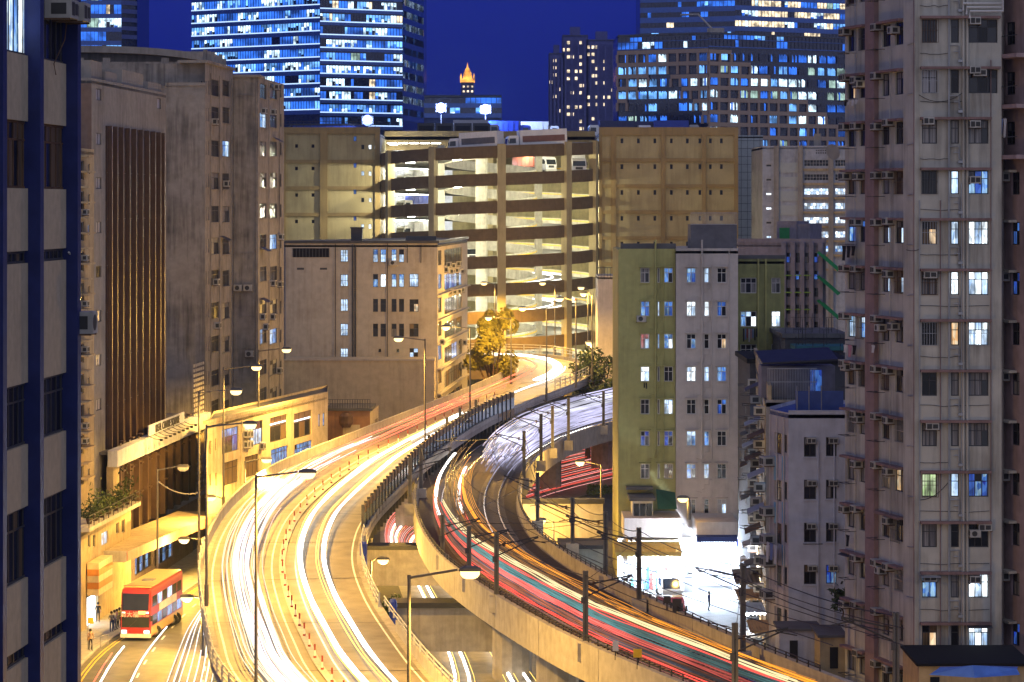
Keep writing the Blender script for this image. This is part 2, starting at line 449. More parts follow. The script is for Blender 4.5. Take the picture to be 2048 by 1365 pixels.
part('carriageway', lane(.03,.97,.02), M_deck, fly)
mb = lane(.055,.066,.03); mb2 = lane(.425,.435,.03,0,58); mb3 = lane(.575,.585,.03,0,58); mb4 = lane(.935,.945,.03)
for q in (mb2, mb3, mb4):
    n = len(mb.v); mb.v += q.v; mb.f += [tuple(n+i for i in f) for f in q.f]; mb.m += q.m
part('edge_marking', mb, M_line, fly)
def parapet(pts, side, i0, i1, h=.95, t=.25):
    rr = []
    for i in range(i0, i1):
        n = across(i)*side; p = pts[i]
        rr.append([p, p+n*t, p+n*t+Vector((0,0,h)), p+Vector((0,0,h))])
    return MB().loft(rr)
part('parapet', parapet(fL, -1, 20, len(fL)), M_pale, fly)
part('parapet', parapet(fR, 1, 0, 12, h=.8), M_pale, fly)
part('parapet', parapet(fR, 1, 24, len(fR), h=.5), M_pale, fly)
part('median_kerb', lane(.475,.515,.12,0,58), M_pale, fly)
# expansion joints across the deck
for i in range(6, 60, 6):
    a, b = fL[i].lerp(fR[i],.03), fL[i].lerp(fR[i],.97); t = (fM[i+1]-fM[i]).normalized()*.09
    part('expansion_joint', MB().quad(a-t+Vector((0,0,.035)), b-t+Vector((0,0,.035)), b+t+Vector((0,0,.035)), a+t+Vector((0,0,.035))), M_dsteel, fly)
# piers
for i in (13, 22, 30, 38, 46, 54, 62, 70):
    p = fM[i]; zz = p.z-1.4
    part('pier', MB().loft([[(p.x+sx*1.6, p.y+sy*.9, 0) for sx,sy in ((-1,-1),(1,-1),(1,1),(-1,1))], [(p.x+sx*1.6, p.y+sy*.9, zz-2) for sx,sy in ((-1,-1),(1,-1),(1,1),(-1,1))],
                            [(p.x+sx*3.2, p.y+sy*1., zz) for sx,sy in ((-1,-1),(1,-1),(1,1),(-1,1))]]), M_conc, fly)
# railings: rails along, posts singly
def railing(pts, off, z0, hs, step, label, m, post_h=None, name='guard_rail', start=0., end=None, r=.05, pw=.12):
    root = thing(name, label, 'railing', Matrix.Translation(pts[0]))
    ln = plen(pts); end = end or ln
    seq = sub(pts, start, end, 2.5)
    for h in hs:
        part('rail', MB().tube([p+Vector((0,0,z0+h)) for p in seq], r, 5), m, root)
    ph = (post_h or max(hs)+.04); pm = None
    for p, t in at_len(pts, step, start, end):
        if pm is None: pm = MB().box(-pw/2,-pw/2,0,pw/2,pw/2,ph).mesh('post', m)
        put('post', pm, root, TR(p.x,p.y,p.z+z0, math.atan2(t.y,t.x)))
    return root
M_rail = mat('railing_paint', (.5,.5,.48), .5, .2)
railing([p+Vector((-.25,0,0)) for p in fL[:24]], 0, .0, (.35,.75,1.1), 3.0, 'white steel railing with square posts along the near left edge of the flyover', M_rail, pw=.24, r=.06)
railing([a for a in fR[:14]], 0, .8, (.3,.6), 3.0, 'two-rail steel railing on the parapet above the underpass road', M_rail)
railing([a for a in fR[14:26]], 0, .0, (.35,.7,1.1), 2.4, 'yellow-lit railing on the bend of the flyover beside the noise barrier', M_rail)
railing(fR[60:], 0, .5, (.5,.95,1.35), 3.0, 'three-rail railing round the far bend of the flyover below the car park', M_rail)
railing(fL[66:], 0, .5, (.5,.9), 3.0, 'railing on the inside of the far bend above the dark yard', M_rail)
# reflective posts on the median
dp = None; dl = plen(fM[:58])
for p, t in at_len(fM[:58], 4.6, 6):
    if dp is None:
        mb = MB(); mb.lathe([(.10,0),(.10,.12)],8,0); mb.lathe([(.055,.121),(.055,.5)],8,1); mb.lathe([(.056,.501),(.056,.9)],8,0)
        dm = mb.mesh('marker_post', [mat('post_red', (.25,.035,.02), .6), mat('post_white', (.7,.68,.62), .6)])
        dp = True
    tag(put('marker_post', dm, None, TR(p.x, p.y, p.z+.12)), 'red and white banded marker post on the kerb between the two carriageways', 'marker post', 'marker posts along the flyover median')

# noise barrier between flyover and railway
nbp = catmull([FP(x,y) for x,y in ((726,1068),(745,1042),(790,990),(850,929),(905,888),(965,850),(1030,822))], 8)
nb = thing('noise_barrier', 'tall noise barrier of brown and glass panels between flyover and railway', 'noise barrier', Matrix.Translation(nbp[0]))
M_brown = mat('barrier_panel', (.26,.17,.085), .6, var=.2); M_bglass = mat('barrier_glass', (.16,.24,.26), .2, spec=.6)
pos = at_len(nbp, 2.1)
for k, ((p, t), (q, t2)) in enumerate(zip(pos, pos[1:])):
    a = math.atan2((q-p).y, (q-p).x); l = (q-p).length; h = 3.2
    M = TR(p.x, p.y, p.z-.6, a)
    put('panel', MB().box(.09,-.05,.1,l-.09,.05,1.0).mesh('panel', M_brown), nb, M)
    put('glass_panel', MB().box(.09,-.04,1.04,l-.09,.04,2.3).mesh('glass_panel', M_bglass), nb, M)
    put('panel', MB().box(.09,-.05,2.34,l-.09,.05,3.0).mesh('panel', M_brown), nb, M)
    put('post', MB().box(-.055,-.14,-.9,.055,.14,3.1).mesh('post', M_dsteel), nb, M)
# ------------------------------------------------------------------ railway viaduct
def VP(x, y): return G(x, y, 9.0) - Vector((0,0,1.0))
VS = [(1560,1440,1900,1440),(1366,1364,1640,1345),(1169,1283,1440,1264),(1080,1238,1330,1212),(1000,1192,1225,1160),(934,1150,1130,1106),(880,1107,1070,1060),
      (845,1055,1042,1018),(832,1005,1036,980),(838,960,1048,945),(862,918,1078,908),(905,880,1130,874),(965,846,1190,852),(1040,818,1260,835),(1130,795,1350,815),(1240,775,1480,795)]
vL = catmull([VP(a,b) for a,b,c,d in VS], 6); vR = catmull([VP(c,d) for a,b,c,d in VS], 6)
via = thing('railway_viaduct', 'curved concrete railway viaduct with two tracks snaking between the buildings', 'viaduct', Matrix.Translation(vL[12]))
Z = lambda z: Vector((0,0,z))
rings = []
for a, b in zip(vL, vR):
    n = (b-a).normalized()
    rings.append([a-n*.3, b+n*.3, b+n*.3-Z(.5), b-n*2.6-Z(2.1), a+n*2.6-Z(2.1), a-n*.3-Z(.5)])
part('deck', MB().loft(rings), M_conc, via)
M_track = mat('track_bed', (.075,.058,.048), .9, var=.3, scale=2.5, bump=.3)
part('track_bed', strip([a.lerp(b,.02) for a,b in zip(vL,vR)], [a.lerp(b,.98) for a,b in zip(vL,vR)], dz=.02), M_track, via)
def edge_wall(pts, oth, h0, h1, t):
    rr = []
    for p, o in zip(pts, oth):
        n = (p-o).normalized(); rr.append([p-n*.02, p+n*t, p+n*t+Z(h1), p-n*.02+Z(h1)] if False else [p+Z(h0)-n*.02, p+Z(h0)+n*t, p+Z(h1)+n*t, p+Z(h1)-n*.02])
    return MB().loft(rr)
# parapet as separate precast segments with visible joints
def segments(pts, oth, seglen, label=None):
    l = plen(pts); k = 0; s = 0.
    cum = [0.]
    for a, b in zip(pts, pts[1:]): cum.append(cum[-1]+(b-a).length)
    mids = pts
    while s < l-1:
        e = min(l, s+seglen-.06); seq = sub(pts, s, e, 2.2)
        rr = []
        for i, p in enumerate(seq):
            t = (seq[min(i+1,len(seq)-1)]-seq[max(i-1,0)]).normalized(); j = min(range(len(pts)), key=lambda q: (pts[q]-p).length_squared)
            n = (pts[j]-oth[j]).normalized()
            rr.append([p-n*.06-Z(1.0), p+n*.34-Z(1.3), p+n*.34+Z(1.05), p-n*.06+Z(1.05)])
        if len(rr) > 1: part('parapet_segment', MB().loft(rr), M_pale, via)
        s += seglen
segments(vL, vR, 12.0); segments(vR, vL, 12.0)
railing([p+Z(0) for p in vL[6:60]], 0, 1.05, (.18,.36), 1.6, 'low dark cable rail on the outer parapet of the railway viaduct', M_dsteel, r=.035, pw=.07, name='cable_rail')
railing([p+Z(0) for p in vR[6:72]], 0, 1.05, (.18,.36), 1.6, 'low dark cable rail on the inner parapet of the railway viaduct', M_dsteel, r=.035, pw=.07, name='cable_rail')
M_railtop = mat('steel_rail', (.55,.55,.56), .25, .9)
for f in (.24, .385, .66, .80):
    ln = [a.lerp(b,f)+Z(.2) for a,b in zip(vL,vR)]
    part('rail', MB().tube(ln, .075, 4), M_railtop, via)
# sleepers are close together: one joined piece
mb = MB()
for f in (.31, .73):
    ln = [a.lerp(b,f) for a,b in zip(vL,vR)]
    for p, t in at_len(ln, .75):
        n = Vector((t.y,-t.x,0)); a = p-n*1.2+Z(.03); b = p+n*1.2+Z(.03); w_ = t*.13
        mb.quad(a-w_+Z(.1), b-w_+Z(.1), b+w_+Z(.1), a+w_+Z(.1))
tag(part('sleeper', mb, M_conc, via), None, None, None, 'stuff')
for i in (8, 17, 24, 31, 40, 50, 58, 66, 74, 82):
    c = vL[i].lerp(vR[i],.5)
    part('pier', MB().loft([[(c.x+1.5*math.cos(q),c.y+1.5*math.sin(q),0) for q in [k*math.pi/6 for k in range(12)]],[(c.x+1.5*math.cos(q),c.y+1.5*math.sin(q),4.2) for q in [k*math.pi/6 for k in range(12)]],
                            [(c.x+2.6*math.cos(q),c.y+2.6*math.sin(q),6.2) for q in [k*math.pi/6 for k in range(12)]]]), M_conc, via)
# conduits looping down the outside of the parapet at the mast pockets
# concrete portal beams and retaining walls below
def wall_block(name, label, cat, x0, x1, ytop, ybot, Y, depth, m, cap=.5):
    a, b = P(x0, ytop, Y), P(x1, ybot, Y)
    r = thing(name, label, cat, Matrix.Translation((a.x, Y, max(0,b.z))))
    part('face', MB().box(a.x, Y, b.z, b.x, Y+depth, a.z-.01), m, r)
    if cap: part('coping', MB().box(a.x-.15, Y-.2, a.z, b.x+.15, Y+depth+.1, a.z+cap), M_dsteel if cap < .6 else m, r)
    return r
wall_block('portal_beam', 'plain concrete portal beam under the noise barrier end, lit yellow', 'portal beam', 728, 962, 1100, 1172, 236, 2.2, M_conc, .35)
wall_block('portal_beam', 'stained concrete portal beam with dark top, nearest the viewer under the viaduct', 'portal beam', 785, 1030, 1216, 1304, 207, 2.4, M_conc, .4)
wall_block('yard_wall', 'pale rendered wall with dark coping in the bend of the railway', 'wall', 1045, 1206, 1008, 1150, 262, .5, M_pale, .5)
wall_block('shed', 'grey green flat-roofed shed against the inner side of the railway bend', 'shed', 1120, 1212, 1098, 1180, 246, 5, mat('grey_green_render', (.28,.30,.27), .85, grime=.4), .35)
bl = thing('blue_buffer', 'blue painted post at the edge of the flyover beside the portal beam', 'post', Matrix.Translation(P(727,1128,222)))
mb = MB().lathe([(.3,-1.5),(.3,1.2),(.2,1.4)],10); part('body', mb, mat('blue_paint', (.03,.06,.35), .5), bl, Matrix.Translation(P(727,1118,222)))
b2 = thing('blue_buffer', 'blue painted post standing by the stained portal beam', 'post', Matrix.Translation(P(785,1250,203)))
part('body', mb, mat('blue_paint', (.03,.06,.35), .5), b2, Matrix.Translation(P(786,1236,203)))
# ------------------------------------------------------------------ buildings: left and centre
def facade(fac, parent, ytop, ybot, wins, m, depth=.2, fm=None, split=True, sill=None, z0=None, z1=None, t=.06, hood=None, lab=None):
    um = fac.L/2
    z1 = fac.z(ytop, um) if z1 is None else z1
    z0 = (fac.z(ybot, um) if ybot is not None else 0.) if z0 is None else z0
    rects = [(fac.rect(*w[:4]) if not isinstance(w[0], str) else w[1]) for w in wins]
    wall(fac, parent, z0, z1, rects, m, depth, lab)
    for w, r in zip(wins, rects):
        if isinstance(w[0], str): w = (0, 0) + tuple(w)
        code = w[4] if len(w) > 4 else 'd'; cols = w[5] if len(w) > 5 else 2; tr = w[6] if len(w) > 6 else .68
        if code != '-': window(fac, parent, r, code, cols, tr, split and (r[2]-r[0]) > .5, fm, t)
        if sill: slab(fac, parent, 'sill', r[0]-.08, r[2]+.08, r[1]-.09, r[1]-.002, .09, sill)
        if hood: slab(fac, parent, 'hood', r[0]-.15, r[2]+.15, r[3]+.06, r[3]+.14, .35, hood)
    return z0, z1
def sides(parent, f1, f2, depth_vec, z0, z1, m, roof=None, extra=()):
    """rear walls and a roof behind one or two facades (plan polygon)"""
    a = f1.a.to_2d(); b = (f1.a + f1.d*f1.L).to_2d()
    pts = [a, b]
    if f2 is not None: pts.append((f2.a + f2.d*f2.L).to_2d())
    dv = Vector(depth_vec); back = [pts[-1]+dv, pts[0]+dv]
    poly = pts + back
    mb = MB(); k = len(poly)
    for i in range(len(pts)-1, k):
        p, q = poly[i], poly[(i+1) % k]
        mb.quad((p.x,p.y,z0),(q.x,q.y,z0),(q.x,q.y,z1),(p.x,p.y,z1))
    part('wall', mb, m, parent)
    part('roof', MB().prism([(p.x,p.y) for p in poly], z1-.5, z1-.25), roof or M_roof, parent)
def roof_parapet(fac, parent, z, m, h=.25, out=.06, t=.2):
    slab(fac, parent, 'coping', -.05, fac.L+.05, z+.002, z+h, out, m, t)

# --- A: near industrial tower with blue piers
M_beige = mat('beige_tile_panel', (.52,.44,.30), .75, var=.1, grime=.25, scale=3)
M_blue = mat('blue_tile_pier', (.018,.028,.13), .5, var=.2)
fA = Fac(-80, corner_far(0,83,-80,396), 139, corner_far(0,83,139,396))
bA = block_thing('industrial_tower', 'near industrial tower of beige panels between dark blue piers, cut by the picture edge', 'factory tower', fA)
um = fA.u(37); ZA = [fA.z(y, um) for y in (-150,-60,108,241,377,503,528,770,895,1020,1165,1300,1328,1460)]
bays = [(-75,-38),(14,62),(88,139)]
holes, wn_ = [], []
for bi, (xa, xb) in enumerate(bays):
    ua, ub = max(.02, fA.u(xa)), min(fA.u(xb), fA.L-.05)
    for (i, j) in ((1,2),(3,4),(5,6),(7,8),(9,10),(11,12)):
        r = (ua, ZA[j], ub, ZA[i]); holes.append(r); wn_.append((bi, i, r))
wall(fA, bA, -2, ZA[0], holes, M_beige, .35)
for bi, i, r in wn_:
    code = {(1,1):'wwbB', (1,3):'yyky', (2,3):'ydyy'}.get((bi,i), R.choice(['ddkd','dkdd','ydkd','dddk','kddy']))
    window(fA, bA, r, code, 5 if i != 5 else 6, .72 if i not in (5,11) else 0, True, M_dkframe if i != 3 else M_rust, .08)
for px in (-12, 63, 138.5, -70):
    u = fA.u(px); part('pier', MB().box(u-.45,-.40,-2,u+.02,.3,ZA[0]+1), M_blue, bA, fA.M)
u = fA.L; part('wall', MB().box(0,.6,-2,u,12,ZA[0]), M_beige, bA, fA.M)
for px, py in ((92,18),(118,24)): ac_unit(fA, bA, fA.u(px), fA.z(py+18, fA.u(px)), 1.0,.62,.85)
ac_unit(fA, bA, fA.u(136), fA.z(668, fA.u(136)), .75, .75, .85, 1)
pipe(fA, bA, [(fA.u(130), fA.z(505,fA.u(130))),(fA.u(137), fA.z(515,fA.u(137))),(fA.u(138.4), fA.z(545,fA.u(138)))], .035, M_white, 'cable')
pipe(fA, bA, [(fA.u(126), fA.z(40,fA.u(126))),(fA.u(122), fA.z(80,fA.u(122))),(fA.u(100), fA.z(128,fA.u(100))),(fA.u(104), fA.z(150,fA.u(104)))], .02, M_rust, 'cable')

# --- B: slim balcony block and roof terrace next to it
M_ochre = mat('ochre_render', (.42,.33,.2), .85, grime=.5)
fB = Fac(160, 233, 188, corner_far(160,233,188,396))
bB = block_thing('balcony_block', 'slim ochre block with jutting ledges squeezed beside the blue-piered tower', 'apartment block', fB)
wins = []
for k in range(11):
    y = 322 + k*61; wins.append((162, y, 168, y+38, 'd', 1, 0)); wins.append((176, y+6, 180, y+26, R.choice('dbk'), 1, 0))
z0, z1 = facade(fB, bB, 298, None, wins, M_ochre, split=False)
for k in range(22):
    y = 312 + k*30.5; u = fB.u(170); z = fB.z(y, u)
    slab(fB, bB, 'ledge', .0, 2.6 if k % 2 else 1.7, z-.16, z, .75, M_ochre)
for k in (3, 6, 9, 12, 17, 18): ac_unit(fB, bB, .6, fB.z(318+k*30.5, 1)-.9, .8,.5,.5)
fBf = Fac(140, 233, 160, 233); wall(fBf, bB, 0, z1, (), M_ochre); sides(bB, fB, None, (-6,1), 0, z1, M_ochre)
fT = Fac(158, 226, 262, corner_far(158,226,262,396))
bT = block_thing('terrace_house', 'low ochre house with planted roof terrace above the bus stop pavement', 'house', fT)
wins = [(203,1064,216,1090,'w',2,0),(186,1070,191,1095,'d',1,0),(176,1070,181,1095,'d',1,0),(232,1046,238,1068,'d',1,0),(243,1040,250,1066,'d',1,0)]
z0, z1 = facade(fT, bT, 1052, None, wins+[(174,1190,196,1262,'-')], M_ochre, z1=8.6)
slab(fT, bT, 'terrace_slab', 0, fT.L, 8.6, 8.95, .9, M_pale, 4); 
sides(bT, fT, None, (-6,1), 0, 8.6, M_ochre)
for k in range(12):
    u = fT.L*k/11; slab(fT, bT, 'rail_post', u-.03, u+.03, 8.95, 9.95, .88, M_dsteel, -.82)
slab(fT, bT, 'rail', 0, fT.L, 9.9, 9.96, .89, M_dsteel, -.81); slab(fT, bT, 'rail', 0, fT.L, 9.45, 9.5, .89, M_dsteel, -.81)
u0, z_0, u1, z_1 = fT.rect(172,1118,200,1183)
sg = thing('signboard', 'orange and yellow striped shop signboard over the bus stop pavement', 'signboard', fT.at(u0,-1.2,z_0))
for k in range(5):
    h = (z_1-z_0)/5
    put('stripe', MB().box(0,-.1,0,u1-u0,.9,h*.97).mesh('stripe', mat('sign_orange',(.55,.22,.05),.6) if k % 2 else mat('sign_cream',(.7,.55,.3),.6)), sg, fT.at(u0,-1.0,z_0+k*h))
r = fT.rect(173,1192,196,1262)
part('shop_window', MB().box(r[0],.25,.1,r[2],.3,r[3]), glow('shop_light', (.8,.9,1.0), 5.0, True), bT, fT.M)

# --- C: ribbed dark industrial block, D: its white-banded lower front
M_grey = mat('grey_render', (.27,.255,.235), .85, var=.12, grime=.5)
M_dbrown = mat('dark_brown_cladding', (.055,.035,.028), .55, var=.2)
M_fin = mat('brown_fin', (.10,.065,.05), .4, .2)
fC = Fac(183, 240, 332, corner_far(183,240,332,396))
bC = block_thing('ribbed_block', 'grey block with a tall dark brown ribbed panel on its street side', 'industrial block', fC)
wins = [(192,178+88.6*k,203,201+88.6*k,'p' if k != 4 else 'd',2,0) for k in range(8)] + [(322,283+79*k,327,306+79*k,'p',1,0) for k in range(7)] + [(314,197,322,218,'p',1,0)]
z0, z1 = facade(fC, bC, 172, None, wins, M_grey, fm=M_dkframe)
a, b = fC.u(211), fC.u(320); zt, zb = fC.z(252, a), fC.z(905, a)
part('ribbed_panel', MB().box(a,-.12,zb,b,.1,zt), M_dbrown, bC, fC.M)
for px in (213,224,236,249,262,275,288,300,311,319):
    u = fC.u(px); part('fin', MB().box(u-.14,-.55,zb,u+.14,-.121,zt), M_fin, bC, fC.M)
for q in range(1, 7):
    z = zt + (zb-zt)*q/7; part('panel_joint', MB().box(a,-.135,z-.03,b,-.12,z+.03), M_grey, bC, fC.M)
fCf = Fac(120, 240, 183, 240); wall(fCf, bC, 0, z1-.5, (), mat('brown_render',(.2,.14,.11),.85,grime=.4)); sides(bC, fC, None, (-12,1), 0, z1, M_grey)
for (xa, xb, h) in ((186,208,1.6),(214,238,.9),(248,290,1.4),(300,326,.8)):
    slab(fC, bC, 'roof_block', fC.u(xa), fC.u(xb), z1, z1+h, -.2, M_grey, 3)
fD = Fac(224, 243, 412, corner_far(224,243,412,396))
bD = block_thing('podium_block', 'brown ribbed podium under a white concrete band with a rooftop sign', 'industrial block', fD)
zt, zb = fD.z(900, fD.u(228)), fD.z(933, fD.u(228))
M_band = mat('white_band', (.62,.63,.66), .8, var=.12, grime=.5, dirt=(.16,.15,.15))
part('band', MB().box(0,-.5,zb,fD.L,.4,zt), M_band, bD, fD.M)
a, b = fD.u(238), fD.u(388)
part('ribbed_panel', MB().box(a,.3,5.6,b,.5,zb-.01), M_dbrown, bD, fD.M)
n = 9
for k in range(n+1):
    u = a+(b-a)*k/n
    part('fin', MB().box(u-.25,-.2,5.6,u+.25,.31,zb-.35), M_fin, bD, fD.M)
    if k < n:
        um_ = u+(b-a)/n/2
        for zc in (7.2, 9.9, 12.6):
            part('window', MB().box(um_-.35,.26,zc,um_+.35,.305,zc+1.5), PANE[R.choice('pyd')], bD, fD.M)
            part('window_hood', MB().box(um_-.5,-.1,zc+1.62,um_+.5,.31,zc+1.75), M_fin, bD, fD.M)
part('wall', MB().box(0,-.1,0,a-.26,.5,zb-.003), M_ochre, bD, fD.M)
# breeze-block screen at the end of the podium
part('screen_wall', MB().box(b+.26,.2,5.6,fD.L,.5,zb-.003), M_ochre, bD, fD.M)
mb = MB()
w_ = (fD.L-b-.5)/6
for i in range(6):
    for j in range(26):
        u = b+.4+i*w_; z = 6.0+j*.52
        if 9.6 < z < 11: continue
        mb.box(u,.1,z,u+w_*.55,.199,z+.3)
tag(part('breeze_block', mb, M_pale, bD, fD.M), None, None, None, 'stuff')
wins = [(244,1127,263,1156,'b',4,.5),(270,1108,304,1141,'bdbd',6,.5),(309,1088,345,1124,'dbdb',6,.5),(386,1080,398,1100,'d',1,0)]
fD2 = Fac(196, 236, 443, corner_far(196,236,443,396))
z0, z1 = facade(fD2, bD, None, None, wins, mat('purple_grey_render',(.2,.16,.16),.85,grime=.4), z0=0, z1=5.4, fm=M_dkframe)
part('roof', MB().box(0,.5,zt-.4,fD.L,14,zt-.15), M_roof, bD, fD.M)
p0, p1 = G(253,1111,5.5), G(443,1030,5.5); dd = (p1-p0).normalized(); nn = Vector((-dd.y, dd.x, 0))*4.4
can = [p0, p1, p1+nn, p0+nn]
part('street_canopy', MB().prism([(p.x,p.y) for p in can], 5.42, 5.8), M_ochre, bD)
part('canopy_fascia', MB().prism([(p.x,p.y) for p in (p0-nn*.02, p1-nn*.02, p1, p0)], 4.95, 5.85), mat('pink_fascia',(.42,.22,.16),.8,grime=.4), bD)
part('canopy_end', MB().prism([(p.x,p.y) for p in (p0-dd*.15, p0, p0+nn, p0+nn-dd*.15)], 4.9, 5.85), M_pale, bD)
# rooftop sign
u0, u1 = fD.u(287), fD.u(358); zs = zt+.15
sgn = thing('rooftop_sign', 'long white signboard with dark capital letters on the edge of the white band', 'sign', fD.at(u0,-.55,zs))
put('board', MB().box(0,0,0,u1-u0,.12,1.0).mesh('board', mat('sign_white',(.62,.66,.78),.6)), sgn, fD.at(u0,-.55,zs))
fc = bpy.data.curves.new('lettering', 'FONT'); fc.body = 'IDEAL CENTRE SQUARE'; fc.size = 1.05; fc.extrude = .03; fc.align_x = 'CENTER'
fc.materials.append(M_dkframe)
lt = put('lettering', text_mesh(fc), sgn, fD.at((u0+u1)/2,-.60,zs+.14) @ Matrix.Rotation(math.radians(90),4,'X') @ Matrix.Diagonal((1.05,1.0,1,1)))
for k in range(9):
    u = u0+(u1-u0)*k/8
    mb = MB().tube([(0,0,0),(0,-.5,-.25),(0,-1.1,-.35)], .03, 5).box(-.14,-1.3,-.45,.14,-1.05,-.25)
    put('sign_lamp', mb.mesh('sign_lamp', M_dsteel), sgn, fD.at(u,-.55,zs))

# --- E: old grey block of flats in steps
M_old = mat('old_grey_render', (.29,.265,.235), .9, var=.15, grime=.75, dirt=(.035,.03,.027))
fE1 = Fac(333,293,410,293); fE2 = Fac(410,293,466,corner_far(410,293,466,396)); YE = corner_far(410,293,466,396)
fE3 = Fac(466,YE,516,YE); fE4 = Fac(516,YE,568,corner_far(516,YE,568,396))
bE = block_thing('old_flats', 'grimy grey old block of flats in steps, a blank flank towards the viewer', 'apartment block', fE1)
facade(fE1, bE, 172, None, [], M_old)
rows = [160,214,281,346,412,476,540,605,672,740,800]
wins = []
for k, y in enumerate(rows):
    wins += [(422,y,438,y+33,R.choice(['dkd','kdd','cdc','ddd']),2,.7),(445,y+1,459,y+33,'bw' if k == 2 else R.choice(['dkd','kdd','cdc','ddd']),2,.7),(411.5,y+2,413,y+28,'k',1,0),(416.5,y+2,418,y+28,'k',1,0)]
facade(fE2, bE, 128, None, wins, M_old, fm=M_dkframe, sill=M_old)
wins = [(473,170,507,190,'dcdd',3,0)] + [(475,y,510,y+31,c,3,.66) for y, c in ((475,'ddkdcd'),(539,'dcddpd'),(601,'ddcdbd'),(665,'cgcdgd'),(735,'cdcddc'),(790,'ddd'))]
facade(fE3, bE, 155, None, wins, M_old, sill=M_old)
wins = []
for k, y in enumerate([168,226,283,346,407,469,533,600,658,720,776]):
    wins += [(520,y,533,y+30,'bw' if k == 1 else ('bd' if k == 8 else R.choice(['ddk','cdd','ddd'])),2,.7),(540,y,554,y+30,'wb' if k in (5,8) else R.choice(['ddk','cdd','ddd']),2,.7),(559,y+2,563,y+28,'d',1,0)]
z0, z4 = facade(fE4, bE, 162, None, wins, M_old, fm=M_dkframe, sill=M_old)
z1 = fE1.z(172, 1)
part('wall', MB().box(-3,.02,0,fE1.L,18,z1-.02), M_old, bE, fE1.M); z2 = fE2.z(128,2)
part('upper_wall', MB().box(-2.5,1.5,z1-.02,fE1.L-.03,16,z2), M_old, bE, fE1.M)
part('coping', MB().box(-.1,-.15,z1,fE1.L+.1,.5,z1+.35), M_old, bE, fE1.M)
part('wall', MB().box(-2,.03,0,fE3.L-.03,20,fE3.z(155,1)-.02), M_old, bE, fE3.M)
slab(fE3, bE, 'roof_slab', -.2, fE3.L+.3, fE3.z(155,1), fE3.z(155,1)+.3, .3, M_old, 6)
slab(fE2, bE, 'roof_slab', -.1, fE2.L, z2, z2+.3, .3, M_old, 3)
for k, (f, px, y, kd) in enumerate([(fE3,468,582,1),(fE3,488,582,1),(fE3,491,714,1),(fE2,426,571,0),(fE2,447,374,0),(fE2,429,658,0),(fE4,520,640,0),(fE4,541,573,0),(fE4,555,575,0),(fE4,540,640,0),(fE4,553,748,0),(fE4,548,180,0),(fE4,522,228,0),(fE4,541,230,0),(fE4,526,660,0),(fE4,556,480,0),(fE2,424,250,0)]):
    u = f.u(px); ac_unit(f, bE, u, f.z(y,u), .95,.7,.6,kd)
for px in (437.5, 461, 419.5): 
    u = fE2.u(px); pipe(fE2, bE, [(u, z2-1),(u,2)], .06, M_old)
for f, px, y0, y1 in ((fE3,468,200,800),(fE3,513,165,800),(fE4,536,165,800),(fE4,557,165,800)):
    u = f.u(px); pipe(f, bE, [(u, f.z(y0,u)),(u,f.z(y1,u))], .06, M_old)
for f, px, y in ((fE2,440,478),(fE4,520,602),(fE4,520,500),(fE4,545,280)):
    u = f.u(px); z = f.z(y,u)
    part('window_awning', MB().quad((u-.3,-.05,z+.3),(u+2.6,-.05,z+.3),(u+2.6,-1.0,z-.2),(u-.3,-1.0,z-.2)).quad((u-.3,-1,z-.25),(u+2.6,-1,z-.25),(u+2.6,-1,z-.2),(u-.3,-1,z-.2)), M_dkframe, bE, f.M)
for k in range(7):   # short vent stacks along the edge of the roof
    u = .3+k*.35*fE2.L/2.6; slab(fE2, bE, 'vent_stack', u, u+.35, z2+.3, z2+1.2+.4*(k % 2), -.3, M_old, .7)
# curved-roof hall behind
fCu = Fac(120,362,416,362)
bR = block_thing('curved_roof_block', 'dark block with a curved roof slab and open loggia behind the grey roofs', 'industrial block', fCu)
zb_, zt_ = fCu.z(200,1), fCu.z(92,1)
part('wall', MB().box(0,2.5,0,fCu.L,14,zt_-.6), M_grey, bR, fCu.M)
rr = []
for k in range(13):
    u = fCu.L*k/12; zc = zt_ - 1.25*((k/12)**3); rr.append([(u,-.4,zc-.9),(u,14,zc-.9),(u,14,zc),(u,-.4,zc)])
part('roof', MB().loft(rr), M_grey, bR, fCu.M)
for px in (160,213,330,412): u = fCu.u(px); part('column', MB().box(u-.5,0,zb_-10,u+.5,.6,zt_-1.6), M_grey, bR, fCu.M)
part('parapet', MB().box(0,.05,zb_-12,fCu.L,.5,fCu.z(124,1)), M_old, bR, fCu.M)

# --- F: yellow-lit low factory by the flyover, F2: its annexe
M_fact = mat('cream_factory_render', (.52,.43,.28), .85, var=.12, grime=.6, dirt=(.12,.08,.04))
fF = Fac(412, 262, 654, 302.6)
bF = block_thing('low_factory', 'stained cream low factory with big lit windows beside the flyover', 'factory', fF)
wins = [(444,856,477,905,'ddvbbb',3,.66),(490,844,525,892,'dwwbbd',3,.66),(540,832,574,882,'ddyyyy',3,.62),(588,824,623,874,'dydyyy',3,.62),
        (542,895,576,934,'bbbbbbbbbbbb',6,.75),(589,885,624,925,'bbbbbbdbbbbb',6,.75),(449,922,476,968,'yyyyyy',3,.7),(490,911,516,953,'yyyyyy',3,.7),
        (419,882,423,909,'d',1,0),(430.5,877,433.5,902,'d',1,0),(419,949,422,972,'y',1,0),(431,946,434,972,'y',1,0),
        (637,828,641,854,'b',1,0),(646,826,650,853,'b',1,0),(637,890,641,902,'y',1,0),(647,887,651,900,'y',1,0)]
z0, z1 = facade(fF, bF, 817, None, wins, M_fact, fm=M_dkframe, t=.09)
roof_parapet(fF, bF, z1, M_fact, .3, .08, .3)
sides(bF, fF, None, (-1,16), 0, z1, M_fact)
